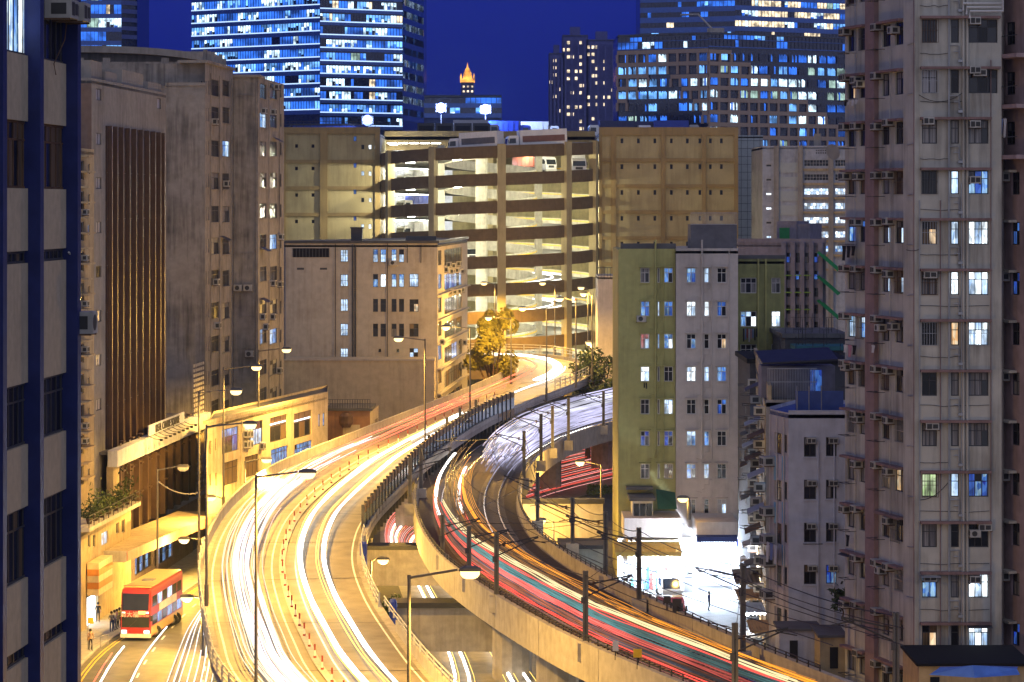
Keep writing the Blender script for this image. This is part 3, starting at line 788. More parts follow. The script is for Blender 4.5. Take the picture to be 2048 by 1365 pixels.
for px, y in ((487,876),(493,876),(487,897),(493,897),(519,900)):
    u = fF.u(px); ac_unit(fF, bF, u, fF.z(y,u), .75,.75,.5,1)
for xa, xb, y in ((541,573,852),(589,622,845)):
    a, b = fF.u(xa), fF.u(xb); z = fF.z(y,a); part('strip_light', MB().box(a,.1,z,b,.125,z+.16), glow('strip_light_glow',(.85,.92,1.0),3.0), bF, fF.M)
pipe(fF, bF, [(fF.u(481), z1-.5),(fF.u(481), 1)], .07, M_fact)
fF2 = Fac(655,318,740,318)
bF2 = block_thing('annexe', 'rust brown flat-roofed annexe with a roof railing beside the low factory', 'outbuilding', fF2)
facade(fF2, bF2, 822, None, [], mat('rust_brown_render',(.30,.16,.08),.85,grime=.5))
a, b, c, d = fF2.rect(686,850,720,893); part('shutter', MB().box(a,-.05,b,c,.05,d), M_fact, bF2, fF2.M)
fF2e = Fac(740,318,757,330); z0, z2 = facade(fF2e, bF2, 818, None, [(750,838,755,857,'y',1,0)], M_fact)
part('roof', MB().box(-.2,-.2,fF2.z(822,1),fF2.L+.3,8,fF2.z(822,1)+.3), M_roof, bF2, fF2.M)
part('wall', MB().box(.02,.03,0,fF2.L-.02,8,fF2.z(822,1)-.01), M_fact, bF2, fF2.M)
zt = fF2.z(822,1)+.3
for k in range(18): part('rail_post', MB().box(fF2.L*k/17-.03,-.03,zt,fF2.L*k/17+.03,.03,zt+1.05), M_dsteel, bF2, fF2.M)
for h in (.55, 1.05): part('rail', MB().box(0,-.035,zt+h-.04,fF2.L,.035,zt+h), M_dsteel, bF2, fF2.M)
part('extractor', MB().lathe([(.5,0),(.8,.5),(.8,1.3),(.4,1.7)],10), M_rust, bF2, fF2.at(fF2.u(693),-.7,zt-2.2))

# --- G: cream factory in the middle
M_cream = mat('cream_render', (.44,.39,.32), .85, var=.1, grime=.35, dirt=(.16,.11,.06))
fG = Fac(571,355,875,355); YG = corner_far(875,355,935,396); fGs = Fac(875,355,935,YG)
bG = block_thing('cream_factory', 'cream factory with rows of narrow lit windows, standing before the ramp car park', 'factory', fG)
wins = [(681,500+49.3*k,696,524+49.3*k,'w',3,.5) for k in range(5)]
cl = [(746,756),(761,772),(783,793),(798,808)]
for k, codes in enumerate((['wb','wb','wb','wd'],['bd','B','wb','wb'],['dd','dd','dd','dk'],['dk','dd','cd','kd'])):
    for (a, b), c in zip(cl, codes): wins.append((a, 499+49.6*k, b, 525+49.6*k, c, 1, .6))
wins += [(819,548,837,574,'wwww',2,.62),(819,599,837,624,'dodd',2,.62),(819,648,837,674,'kdyk',2,.62),(819,697,836,719,'wdd',2,.62),(757,698,762,705,'k',1,0),(793,698,798,705,'k',1,0)]
z0, zG = facade(fG, bG, 487, None, wins, M_cream, fm=M_dkframe, sill=M_cream)
wins = []
for k in range(7):
    y = 497+47.3*k
    wins += [(876.5,y+4,883,y+34,['d','b','d','k','b','y','y'][k],2,0),(889,y,924,y+31,['dkdkdkd','bvbvbdb','dddkdyd','ddkdydd','kkdbbcd','cyccyyd','yckkydy'][k],7,.7)]
facade(fGs, bG, 490, None, wins, M_cream, fm=M_dkframe)
sides(bG, fG, fGs, (-6,22), 0, zG, M_cream); part('wall', MB().box(0,.5,0,.3,30,zG-.1), M_cream, bG, fG.M)
part('roof_edge', MB().box(-.15,-.2,zG+.003,fG.L+.1,.35,zG+.35), M_dkframe, bG, fG.M); slab(fGs, bG, 'roof_edge', .12, fGs.L, zG+.003, zG+.35, .2, M_dkframe, .3)
for y in (584,631,679,724,772):
    u = fGs.u(905); z = fGs.z(y-4,u); slab(fGs, bG, 'ledge', 0, fGs.L, z-.12, z, .45, M_cream)
a, b, c, d = fG.rect(586,497,658,515)
part('louvre', MB().box(a,-.03,b,c,.06,d), M_black, bG, fG.M)
for k in range(12): x = a+(c-a)*k/11; part('louvre_bar', MB().box(x-.05,-.08,b,x+.05,-.031,d), M_dkframe, bG, fG.M)
for px in (594,640): 
    a, b, c, d = fG.rect(px,536,px+14,540); part('vent_slot', MB().box(a,-.02,b,c,.05,d), M_dkframe, bG, fG.M)
for px in (705.5, 711):
    u = fG.u(px); pipe(fG, bG, [(u, zG-.2),(u, 16)], .11, M_dkframe)
for px, ya, yb in ((775,487,716),(671,488,722),(815,490,526),(842,490,526)): 
    u = fG.u(px); pipe(fG, bG, [(u, fG.z(ya,u)),(u, fG.z(yb,u))], .05, M_dkframe)
ac_unit(fG, bG, fG.u(779), fG.z(531,10), .95,.65,.5,1)
for k, (px, y) in enumerate([(893,535),(903,537),(913,533),(921,585),(897,590),(906,589),(915,588),(888,545),(899,548),(910,546),(921,548),(925,690),(880,690),(922,738)]):
    u = fGs.u(px); ac_unit(fGs, bG, u, fGs.z(y,u), 1.1,.7,.6,k % 2)
tk = thing('water_tank', 'dark square water tank on the roof of the cream factory', 'tank', fG.at(fG.u(699),6,zG))
put('body', MB().box(0,0,.5,1.5,1.5,2.2).box(-.1,-.1,2.2,1.6,1.6,2.4).mesh('body', M_dkframe), tk, fG.at(fG.u(699),3,zG-.3)); put('legs', MB().box(0,0,0,.2,.2,.5).box(1.3,0,0,1.5,.2,.5).mesh('legs', M_dkframe), tk, fG.at(fG.u(699),3,zG-.3))
part('parapet_block', MB().box(0,0,0,4.0,1.2,.9), M_roof, bG, fG.at(fG.u(810),3,zG))
# podium wall in front of the factory
fG2 = Fac(565,343,868,343)
bG2 = block_thing('boundary_wall', 'long blank cream wall at the foot of the cream factory', 'wall', fG2)
z = fG2.z(722,1); part('face', MB().box(0,0,0,fG2.L,9,z), mat('warm_cream_render',(.46,.38,.25),.85,var=.1,grime=.3), bG2, fG2.M)
part('coping', MB().box(-.1,-.12,z,fG2.L+.1,.3,z+.2), M_cream, bG2, fG2.M)
# ------------------------------------------------------------------ vehicles: builders
M_tyre = mat('tyre_rubber', (.02,.02,.02), .85); M_glass = mat('vehicle_glass', (.02,.025,.03), .08, spec=.7)
M_headl = mat('headlamp_glass', (.7,.7,.7), .15); M_tail = mat('tail_lamp', (.4,.01,.01), .3)
def paint(n, c): return mat(n, c, .35, var=.06, spec=.5)
def wheel(root, M, x, y, r, w=.3):
    k = ('wheel', r, w)
    if k not in _wc:
        _wc[k] = MB().lathe([(r*.7,-w/2),(r,-w/2+.04),(r,w/2-.04),(r*.7,w/2)],14).mesh('wheel', M_tyre)
        _wc[k+('h',)] = MB().lathe([(r*.55,-w/2-.02),(r*.6,0),(r*.55,w/2+.02)],10).mesh('hub', M_steel)
    Mw = M @ Matrix.Translation((x,y,r)) @ Matrix.Rotation(math.pi/2,4,'X')
    o = put('wheel', _wc[k], root, Mw); put('hub', _wc[k+('h',)], o, Mw)
def truck(label, M, cabc, boxc, L=8.5, box=True, hbox=2.6, group='lorries at the car park', stripe=None):
    """box lorry facing -y in its own frame, origin on the ground under the front bumper"""
    t = thing('lorry', label, 'lorry', M, group)
    w = 1.2
    part('chassis', MB().box(-.5,.6,.55,.5,L,.85), M_dsteel, t, M)
    part('cab', MB().loft([[(x*w,y,z) for x,y,z in q] for q in ([(-1,.05,.5),(1,.05,.5),(1,2.0,.5),(-1,2.0,.5)],[(-1,0,1.4),(1,0,1.4),(1,2.0,1.4),(-1,2.0,1.4)],[(-.97,.25,2.5),(.97,.25,2.5),(.97,2.0,2.5),(-.97,2.0,2.5)],[(-.9,.5,2.75),(.9,.5,2.75),(.9,1.9,2.75),(-.9,1.9,2.75)])]), cabc, t, M)
    part('windscreen', MB().quad((-1.05,-.012,1.45),(1.05,-.012,1.45),(1.02,.225,2.38),(-1.02,.225,2.38)), M_glass, t, M)
    for s in (-1,1):
        part('side_window', MB().quad((s*1.21,.35,1.5),(s*1.21,1.5,1.5),(s*1.185,1.5,2.3),(s*1.185,.5,2.3)), M_glass, t, M)
        part('headlight', MB().box(s*.95-.18,-.03,.75,s*.95+.18,.06,.98), M_headl, t, M)
        part('mirror', MB().box(s*1.32-.08,.2,1.6,s*1.32+.08,.28,2.1), M_dsteel, t, M)
    part('grille', MB().box(-.6,-.02,.9,.6,.05,1.3), M_grille, t, M)
    part('bumper', MB().box(-1.2,-.08,.35,1.2,.3,.68), paint('lorry_bumper',(.5,.5,.5)), t, M)
    if box:
        part('cargo_box', MB().box(-1.25,2.15,.95,1.25,L,.95+hbox), boxc, t, M)
        for k in range(7):
            for s in (-1,1): part('box_rib', MB().box(s*1.27-.02,2.3+k*(L-2.5)/6.2,1.0,s*1.27+.02,2.38+k*(L-2.5)/6.2,.9+hbox), boxc, t, M)
        if stripe:
            for s in (-1,1): part('livery_stripe', MB().box(s*1.295-.005,2.6,1.6,s*1.295+.005,L-.4,2.6), stripe, t, M)
    else: part('load_bed', MB().box(-1.2,2.2,.9,1.2,L,1.3), boxc, t, M)
    for s in (-1,1):
        for y in (1.2, L-2.4, L-1.2): wheel(t, M, s*1.05, y, .48)
        part('tail_light', MB().box(s*1.0-.12,L,.75,s*1.0+.12,L+.03,.95), M_tail, t, M)
    return t
def car(label, M, c, group=None, van=False):
    t = thing('van' if van else 'car', label, 'van' if van else 'car', M, group)
    L = 4.9 if van else 4.4; w = .86
    if van:
        sec = [([-1,.0,.3],[-1,L,.3]),([-1,-.02,.95],[-1,L,.95]),([-.92,1.25,1.9],[-.94,L-.05,1.9]),([-.8,1.5,2.0],[-.82,L-.2,2.0])]
    else: sec = [([-1,.0,.3],[-1,L,.3]),([-1,-.02,.8],[-1,L,.85]),([-.95,.9,.95],[-.95,L-.3,.98]),([-.75,1.7,1.42],[-.75,L-.9,1.42])]
    part('body', MB().loft([[(a[0]*w,a[1],a[2]),(-a[0]*w,a[1],a[2]),(-b[0]*w,b[1],b[2]),(b[0]*w,b[1],b[2])] for a,b in sec]), c, t, M)
    a, b = sec[1 if van else 2][0], sec[2 if van else 3][0]
    def lerp(p,q,f): return [p[i]+(q[i]-p[i])*f for i in range(3)]
    p, q = lerp(a,b,.12), lerp(a,b,.92)
    part('windscreen', MB().quad((p[0]*w*.9,p[1]-.02,p[2]+.01),(-p[0]*w*.9,p[1]-.02,p[2]+.01),(-q[0]*w*.9,q[1]-.02,q[2]+.01),(q[0]*w*.9,q[1]-.02,q[2]+.01)), M_glass, t, M)
    for s in (-1,1):
        part('side_window', MB().quad((s*w*1.0,1.3,1.05),(s*w*1.0,L-.8,1.05),(s*w*.94,L-.9,(1.75 if van else 1.36)),(s*w*.94,1.7,(1.75 if van else 1.36))), M_glass, t, M)
        part('headlight', MB().box(s*.6-.16,-.04,.6,s*.6+.16,.05,.8), M_headl, t, M)
        part('tail_light', MB().box(s*.65-.12,L-.03,.7,s*.65+.12,L+.03,.95), M_tail, t, M)
        for y in (.8, L-.85): wheel(t, M, s*.78, y, .31, .2)
    part('bumper', MB().box(-.84,-.08,.28,.84,.2,.5), M_dkframe, t, M)
    if van:
        for k in range(6): part('roof_rib', MB().box(-.62+k*.24,1.7,2.0,-.54+k*.24,L-.3,2.03), c, t, M)
    return t
# ------------------------------------------------------------------ H: spiral-ramp lorry park
M_must = mat('mustard_render', (.43,.36,.19), .85, var=.1, grime=.35, dirt=(.12,.08,.03), scale=.4)
M_mustd = mat('mustard_band', (.33,.235,.10), .85, var=.1, grime=.3, scale=.4)
M_beam = mat('ramp_beam_render', (.17,.12,.065), .85, var=.12, grime=.4, dirt=(.09,.06,.035))
M_ramp = mat('ramp_concrete', (.42,.40,.33), .85, var=.15, grime=.35)
GY = 452.; gc = Vector((-44*454/F, 454.)); RO, RI, PT = 18.4, 7.8, 4.45
fH1 = Fac(560,GY,760,GY); fH2 = Fac(1198,GY,1476,GY)
bH = thing('spiral_car_park', 'mustard multi-storey lorry park with a brightly lit open spiral ramp in its middle', 'car park', Matrix.Translation((gc.x, gc.y, 0)))
zr = H+155*GY/F
wins = []
for k in range(5):
    y = 53*k
    for px in (590,623): wins.append((px,289+y-(8 if k else 0),px+6,296+y-(8 if k else 0),'k',1,0))
    wins += [(707,273+y,713,283+y,'v',1,0),(722.5,290+y,728.5,299+y,'dw'[k % 2],1,0),(737,290+y,743,299+y,'B',1,0),(749,290+y,754.5,299+y,'Bd'[k % 2],1,0)]
wall(fH1, bH, 0, zr, [fH1.rect(*w[:4]) for w in wins], M_must)
for w in wins: window(fH1, bH, fH1.rect(*w[:4]), w[4], 1, 0, False, M_dkframe, .05)
wins = [(px,277.5+51.6*k,px+5.5,287+51.6*k,'k',1,0) for k in range(6) for px in (1241,1274,1307,1340,1372,1397,1418,1440)]
wall(fH2, bH, 0, zr, [fH2.rect(*w[:4]) for w in wins], M_must)
for w in wins: window(fH2, bH, fH2.rect(*w[:4]), w[4], 1, 0, False, M_dkframe, .05)
for f, xs, ys in ((fH1, [(565,572),(640,655),(750,760)], [(255,268),(320,327),(373,380),(426,433),(480,487)]), (fH2, [(1198,1204),(1222,1232),(1322,1331),(1404,1412),(1468,1476)], [(255,271),(317,324),(369,376),(421,428),(473,480),(525,532),(577,584)])):
    for a, b in xs: part('pilaster', MB().box(f.u(a),-.36,0,f.u(b),-.003,zr-.02), M_mustd, bH, f.M)
    for a, b in ys:
        z0, z1 = f.z(b,5), f.z(a,5)
        part('floor_band', MB().box(.01,-.28,z0,f.L-.01,.0-.004,z1), M_mustd, bH, f.M)
part('roof', MB().prism([(fH1.a.x,GY+.3),(fH1.a.x+fH1.L-.2,GY+.3),(fH1.a.x+fH1.L-.2,GY+22),(fH2.a.x,GY+22),(fH2.a.x,GY+.3),(fH2.a.x+fH2.L,GY+.3),(fH2.a.x+fH2.L,GY+70),(fH1.a.x,GY+70)], zr-1.6, zr-1.0), M_roof, bH)
part('wall', MB().quad((fH1.a.x,GY,0),(fH1.a.x,GY+70,0),(fH1.a.x,GY+70,zr),(fH1.a.x,GY,zr)).quad((fH2.a.x+fH2.L,GY,0),(fH2.a.x+fH2.L,GY+70,0),(fH2.a.x+fH2.L,GY+70,zr),(fH2.a.x+fH2.L,GY,zr)), M_must, bH)
part('inner_wall', MB().box(fH1.a.x+fH1.L-.3,GY+.3,0,fH1.a.x+fH1.L,GY+40,zr-1.62).box(fH2.a.x,GY+.3,0,fH2.a.x+.3,GY+23,zr-1.62), M_must, bH)
part('back_wall', MB().box(P(905,0,475).x,475,0,fH2.a.x,475.4,zr-1.62), mat('olive_inner_wall',(.27,.23,.12),.85,grime=.4), bH)
part('back_wall', MB().box(fH1.a.x+fH1.L,490,0,P(905,0,475).x,490.4,zr-1.62), M_white, bH)
part('roof_wall', MB().box(fH1.a.x+fH1.L-.29,474.0,zr-3.4,fH2.a.x-.01,474.4,zr-.03), M_mustd, bH)
ztop = 44.5
def hel(phi, r, dz): return (gc.x + r*math.cos(phi), gc.y + r*math.sin(phi), ztop + PT*(phi-1.5*math.pi)/(2*math.pi) + dz)
def helix(r0, r1, d0, d1, a0, a1, n, m, name):
    rr = []
    for i in range(n+1):
        q = a0+(a1-a0)*i/n
        rr.append([hel(q,r0,d0),hel(q,r1,d0),hel(q,r1,d1),hel(q,r0,d1)])
    return part(name, MB().loft(rr), m, bH)
pi = math.pi
for k in range(9):            # one turn per level
    off = -k*2*pi
    helix(RI, RO-.3, -.55, -.2, off+pi*.55, off+pi*2.55, 40, mat('ramp_asphalt',(.13,.127,.115),.75,var=.25,scale=.6), 'ramp_deck')
    helix(RO-.4, RO, -1.0, 1.0, off+pi*.96, off+pi*2.06, 30, M_beam, 'ramp_parapet')
    helix(RI-.25, RI, -.75, .85, off+pi*.55, off+pi*2.55, 40, M_ramp, 'inner_parapet')
    helix(RI+.05, RI+.12, .35, .55, off+pi*1.6, off+pi*2.3, 20, mat('safety_yellow',(.65,.45,.04),.6), 'guard_rail')
    helix(RO-.55, RO-.45, .4, .6, off+pi*1.98, off+pi*2.5, 20, mat('safety_yellow',(.65,.45,.04),.6), 'guard_rail')
    helix(RO-.4, RO, -.4, .75, off+pi*2.06, off+pi*2.5, 16, M_ramp, 'ramp_parapet')
    z = ztop+PT*(-k)-.2        # loading floor at the left back
    part('loading_floor', MB().box(fH1.a.x+fH1.L,466,z-.45-PT*.3,P(905,0,475).x,489.9,z-PT*.3), M_ramp, bH)
for px, w in ((776,13),(866.5,13),(1003,17),(1134,15),(1191,15)):
    c = (px-CX)*440/F - gc.x; ph = math.acos(max(-.985,min(.985,c/RO))); ph = -ph
    zt = hel(2*pi+ph, RO, 1.25)[2]
    part('column', MB().box(-.72,-w/12.6/2,3,.55,w/12.6/2,zt), M_must, bH, Matrix.Translation((gc.x+RO*math.cos(ph), gc.y+RO*math.sin(ph), 0)) @ Matrix.Rotation(ph,4,'Z'))
for ph in (.12, 1.75, 3.2, 4.55):
    part('inner_column', MB().box(-.55,-.9,3,.55,.9,ztop+1.5), M_ramp, bH, Matrix.Translation((gc.x+(RI+.4)*math.cos(ph), gc.y+(RI+.4)*math.sin(ph), 0)) @ Matrix.Rotation(ph,4,'Z'))
part('wall_column', MB().box(P(962,0,473).x,472.5,3,P(986,0,473).x,474.9,zr-3.5), M_must, bH)
M_flu = glow('fluorescent_tube', (.95,1.0,.9), 25.0); M_wall_lit = M_white
def garage_light(x, y, z, e, col=(1.0,.93,.66)):
    ld = bpy.data.lights.new('ceiling_lamp_light','POINT'); ld.energy = e*2.7; ld.color = col; ld.shadow_soft_size = .3
    o = bpy.data.objects.new('ceiling_lamp_light', ld); COL.objects.link(o); o.parent = bH; o.matrix_local = W[bH.name].inverted() @ Matrix.Translation((x,y,z))
lm = MB().lathe([(.35,-.16),(.75,-.12),(.75,0),(.2,.1)],10).mesh('ceiling_lamp', M_flu)
for k in range(9):
    for q, r, e in ((pi*1.17,15.2,2600),(pi*1.36,12.5,1200),(pi*1.72,13.0,1500),(pi*2.05,13.5,1300),(pi*2.35,12.5,1100)):
        p = hel(q-2*pi*k, r, PT-.75)
        if k == 0: continue
        garage_light(p[0],p[1],p[2]-.5,e)
        if q < pi*1.5: put('ceiling_lamp', lm, bH, Matrix.Translation((p[0],p[1],p[2])))
    z = ztop-PT*k-PT*.3+PT-1.0
    if k > 0 or True: garage_light(P(830,0,477).x, 476, z-.4, 4200, (.9,.95,1.0)); put('ceiling_lamp', lm, bH, Matrix.Translation((P(790,0,477).x, 472, z)))
    for j in range(5): put('tube_lamp', MB().box(0,0,0,1.6,.15,.12).mesh('tube_lamp', M_flu) if (k == 0 and j == 0) else bpy.data.meshes['tube_lamp'], bH, Matrix.Translation((P(775+j*22,0,470).x, 469, z)))
# light streaks left by vehicles on the ramp
# lorries
wht = paint('white_lorry_paint',(.7,.7,.7)); blu = paint('blue_lorry_paint',(.02,.05,.35)); brn = paint('rust_red_container',(.33,.09,.05)); gry = paint('grey_lorry_paint',(.3,.3,.32))
def on_ramp(phi, r, back=False):
    p = hel(phi, r, -.2); t = phi + (pi/2 if not back else -pi/2)
    return Matrix.Translation(p) @ Matrix.Rotation(t + pi/2, 4, 'Z') @ Matrix.Rotation(.047 if back else -.047, 4, 'X')
truck('white box lorry with dark stripe on the open ramp top, ahead of the other', on_ramp(pi*1.36,14.6,True), wht, wht, 9, stripe=mat('grey_livery',(.12,.12,.14),.5))
truck('white box lorry with brown stripe on the open ramp top by the middle column', on_ramp(pi*1.56,14.6,True), wht, wht, 10, stripe=mat('brown_livery',(.2,.1,.08),.5))
truck('rust red container lorry on the ramp under the top parapet', on_ramp(-pi*.0+pi*.22,13.5,True), wht, brn, 9)
truck('white lorry facing the viewer at the right-hand opening of the ramp', TR(P(1157,0,450).x,445,hel(-.05,14,-.2)[2],.1), wht, wht, 7)
for k, c, lab in ((1,wht,'white lorry parked on the brightest loading floor, highest of three'),(2,blu,'lorry with a blue box on the loading floor second below the top'),(3,wht,'white lorry with red mark on the loading floor just above the cream factory roof')):
    z = ztop-PT*k-PT*.3-.2
    truck(lab, TR(P(800,0,470).x, 467.5, z, -.9), wht, c, 8)
truck('white van-like lorry on the lower loading floor beside the corner of the cream factory', TR(P(945,0,462).x, 461, ztop-PT*4-.6, .5), wht, gry, 7)
car('white estate car on the ramp level lit by white streaks', on_ramp(pi*.22-2*pi*5, 14.5), paint('white_car',(.75,.75,.75)))
# roof deck: parked lorries, a generator row and floodlights
zd = zr-1.0
for px, y, lab, cc, bc, rz in ((1063,500,'dark blue box lorry on the roof deck beside the floodlight',blu,blu,1.45),(1120,505,'white box lorry on the roof deck, brightest of the row',wht,wht,1.6),(1175,500,'white cab lorry with dark container on the roof deck',wht,paint('navy_container',(.02,.025,.1)),-1.5),(1235,503,'navy container lorry on the roof deck above the blank mustard wall',wht,paint('navy_container',(.02,.025,.1)),-1.55),(1290,500,'white cab flatbed lorry parked on the roof deck',wht,gry,.1),(1400,498,'navy flatbed container lorry at the end of the roof deck',gry,blu,1.55),(1000,495,'dark lorry on the roof deck behind the generator row',gry,gry,1.5)):
    truck(lab, TR(P(px,0,y).x, y, zd, rz), cc, bc, 8.5)
gen = thing('generator_row', 'long dark row of louvred plant boxes on the roof deck', 'plant box', Matrix.Translation((P(830,0,486).x,486,zd)))
for k in range(4):
    x = P(835+k*37,0,486).x; part('plant_box', MB().box(x,485,zd,x+3.1,488,zd+2.7), M_dsteel, gen)
    part('louvre', MB().box(x+.3,484.93,zd+.5,x+2.8,484.99,zd+2.2), M_black, gen)
hut = thing('roof_hut', 'low blue-lit site hut and railing at the corner of the roof deck', 'hut', Matrix.Translation((P(640,0,470).x,470,zd)))
part('wall', MB().box(P(585,0,470).x,470,zd,P(735,0,470).x,474,zd+1.9), mat('blue_hut_paint',(.05,.08,.3),.6), hut)
part('roof', MB().box(P(580,0,470).x,469.5,zd+1.905,P(740,0,470).x,474.5,zd+2.1), M_dsteel, hut)
rr = railing([Vector((fH1.a.x+.3,GY+.6,zd+.99)),Vector((fH1.a.x+fH1.L,GY+.6,zd+.99))], 0, 0, (.5,1.0), 1.2, 'thin railing along the roof edge of the mustard car park', M_dsteel, r=.04, pw=.06)
M_flood = glow('floodlight_lens', (.14,.22,1.0), 5.0)
for px, py, Y, e, lab in ((882,216,500,15000,'weaker of the two blue-white floodlights on the car park roof'),(971,219,500,26000,'brightest blue-white floodlight on the car park roof'),(735,241,468,4000,'small white floodlight over the roof corner beside the office tower')):
    p = P(px,py,Y); fl = thing('floodlight', lab, 'floodlight', Matrix.Translation((p.x,Y,zd)))
    part('pole', MB().tube([(p.x,Y+.3,zd),(p.x,Y+.3,p.z)],.12,6), M_dsteel, fl)
    part('lamp_head', MB().box(p.x-1.0,Y,p.z-.75,p.x+1.0,Y+.3,p.z+.75), M_dsteel, fl)
    part('lens', MB().lathe([(.1,-.1),(.9,-.08),(.95,.0)],14), M_flood, fl, Matrix.Translation((p.x,Y-.06,p.z)) @ Matrix.Rotation(-math.pi/2,4,'X'))
    ld = bpy.data.lights.new('floodlight_light','POINT'); ld.energy = e; ld.color = (.35,.5,1.0); ld.shadow_soft_size=.5
    o = bpy.data.objects.new('floodlight_light', ld); COL.objects.link(o); o.parent = fl; o.matrix_local = W[fl.name].inverted() @ Matrix.Translation((p.x,Y-1.0,p.z))
# ------------------------------------------------------------------ buildings: right side
M_pinkpier = mat('dull_pink_render', (.27,.185,.18), .85, grime=.3)
M_tower = mat('tower_render', (.48,.465,.41), .85, var=.14, grime=.65, dirt=(.10,.085,.07), scale=.7)
M_pink = mat('pink_render', (.36,.26,.26), .85, grime=.4)
M_hood = mat('dusty_pink_hood', (.25,.16,.15), .85, grime=.5)
YT = 154.
uA = -1700; uB = -1400
YB = corner_far(1834,YT,1757,uB); YA = corner_far(1757,YB,1690,uA)
fN1 = Fac(1690,YA,1757,YB); fN2 = Fac(1757,YB,1834,YT); fN3 = Fac(1834,YT,2003,YT)
bN = block_thing('residential_tower', 'tall pale residential tower with pink pier and many air conditioners, cut by the picture edge', 'apartment tower', fN3)
hz = [H-(33+100.9*k-410)*YT/F for k in range(-1,15)]      # hood heights
def hy(k): return 33+100.9*k
c3 = ['ddd','pkd','ccc','dwb','ywB','cBw','kow','kcc','ccc','gwv','cdd','bcB','ydw','cdd']
c1 = 'dkocdvdwdcdyrckyy'
def zrow(k, a, b): return (H-(hy(k)+a-410)*YT/F)-0, (H-(hy(k)+b-410)*YT/F)
W1, W2, W3, AC_ = [], [], [], []
ztop_ = H+ (410+160)*YT/F; zbot = 0
def rz_(f, xa, xb, k, a, b):
    z1, z0 = zrow(k, a, b); return ('z', (f.u(xa), z0, f.u(xb), z1))
for k in range(-1, 14):
    ca = R.choice(['dkd','ccd','yky','ccc','ddc']); cb = R.choice(['dkd','cck','dyk','cdc','ccd'])
    if k == 1: ca = 'kok'
    if k == 4: ca = 'bvbd'; cb = 'cwd'
    if k == 5: cb = 'cwd'
    if k == 6: ca = 'wwb'
    if k in (9,): cb = 'yoyo'
    W1 += [rz_(fN1,1695,1712,k,6,52)+ (ca,2,.7), rz_(fN1,1719,1735,k,6,52)+(ca[::-1],2,.7)]
    W2 += [rz_(fN2,1764,1781,k,6,52)+(cb,2,.7), rz_(fN2,1790,1808,k,6,52)+(cb[::-1],2,.7)]
    cc = c3[k] if 0 <= k < len(c3) else 'ddd'
    wide = 1995 if k < 2 else 1977
    W3 += [rz_(fN3,1844,1874,k,6,53)+(cc[0]*6 if cc[0] != 'y' else 'yokyoy',2,.66), rz_(fN3,1902,1918,k,6,53)+(cc[1]*2,1,.66)]
    wc = cc[2]; wc = {'w':'wBwBwB','B':'BwBBwB','b':'bvbcvb','v':'vbvvdb','c':'ccdccc','d':'dkdddk','k':'kkdkdk'}[wc]
    W3 += [rz_(fN3,1937,wide,k,6,53)+(wc,3,.66)]
facade(fN1, bN, None, None, W1, M_tower, z0=0, z1=ztop_, fm=M_dkframe)
facade(fN2, bN, None, None, W2, M_tower, z0=0, z1=ztop_, fm=M_dkframe)
facade(fN3, bN, None, None, W3, M_tower, z0=0, z1=ztop_, fm=M_dkframe, t=.055)
u = fN1.u(1739); part('pink_pier', MB().box(u,-.30,0,fN1.L+.02,.1,ztop_), M_pinkpier, bN, fN1.M)
u = fN2.u(1811); part('corner_pier', MB().box(u,-.14,0,fN2.L+.03,.1,ztop_), M_tower, bN, fN2.M)
sides(bN, fN3, None, (4,16), 0, ztop_, M_tower)
part('wall', MB().quad((fN1.a.x,fN1.a.y,0),(fN1.a.x+4,fN1.a.y+14,0),(fN1.a.x+4,fN1.a.y+14,ztop_),(fN1.a.x,fN1.a.y,ztop_)), M_tower, bN)
for k in range(-1, 14):
    z1, z0 = zrow(k, 0, 5)
    slab(fN1, bN, 'hood', fN1.u(1692), u and fN1.u(1737), z0, z1, .45, M_hood); slab(fN2, bN, 'hood', fN2.u(1761), fN2.u(1810), z0, z1, .45, M_hood)
    slab(fN3, bN, 'hood', fN3.u(1840), fN3.u(1999 if k < 2 else 1981), z0, z1, .45, M_hood)
    for f, pxs in ((fN1,(1693,1716)),(fN2,(1757,1781))):
        for px in pxs:
            if R.random() < .72:
                uu = f.u(px); ac_unit(f, bN, max(.02,uu), H-(hy(k)+R.choice((14,17,21))-410)*YT/F, .62,.42,.55)
    if k in (1,5,8,10,11): uu = fN3.u([1944,1945,1850,1958,1955,1846][k % 6]); ac_unit(fN3, bN, uu, H-(hy(k)+19-410)*YT/F, .75,.4,.4)
    # drying racks
    for f, px in ((fN1,1700),(fN2,1757)):
        uu = max(.1,f.u(px)); z = H-(hy(k)+57-410)*YT/F
        part('drying_rack', MB().tube([(uu,-.05,z),(uu,-.8,z)],.018,4).tube([(uu+1.0,-.05,z),(uu+1.0,-.8,z)],.018,4).tube([(uu,-.75,z),(uu+1.0,-.75,z)],.018,4).tube([(uu,-.4,z),(uu+1.0,-.4,z)],.018,4), M_dsteel, bN, f.M)
    # small branch pipes beside the bathroom window
    a = fN3.u(1898); z = H-(hy(k)+92-410)*YT/F
    part('branch_pipe', MB().tube([(a,-.12,z+.95),(a+.55,-.12,z+.95),(a+.55,-.12,z+.25),(a+.9,-.12,z+.12)],.035,5).tube([(a+.25,-.12,z+.6),(a+.6,-.12,z+.6)],.03,5).box(a+.5,-.2,z,a+.75,-.05,z+.15), M_alu, bN, fN3.M)
    uu = fN2.u(1812); part('pipe_bracket', MB().tube([(fN2.L-.1,-.2,z+1.1),(fN2.L-1.0,-.18,z+1.05)],.025,4), M_alu, bN, fN2.M)
for px, r in ((1897,.05),(1926,.075),(1934,.075)): uu = fN3.u(px); pipe(fN3, bN, [(uu,ztop_),(uu,0)], r, M_tower if r > .06 else M_alu)
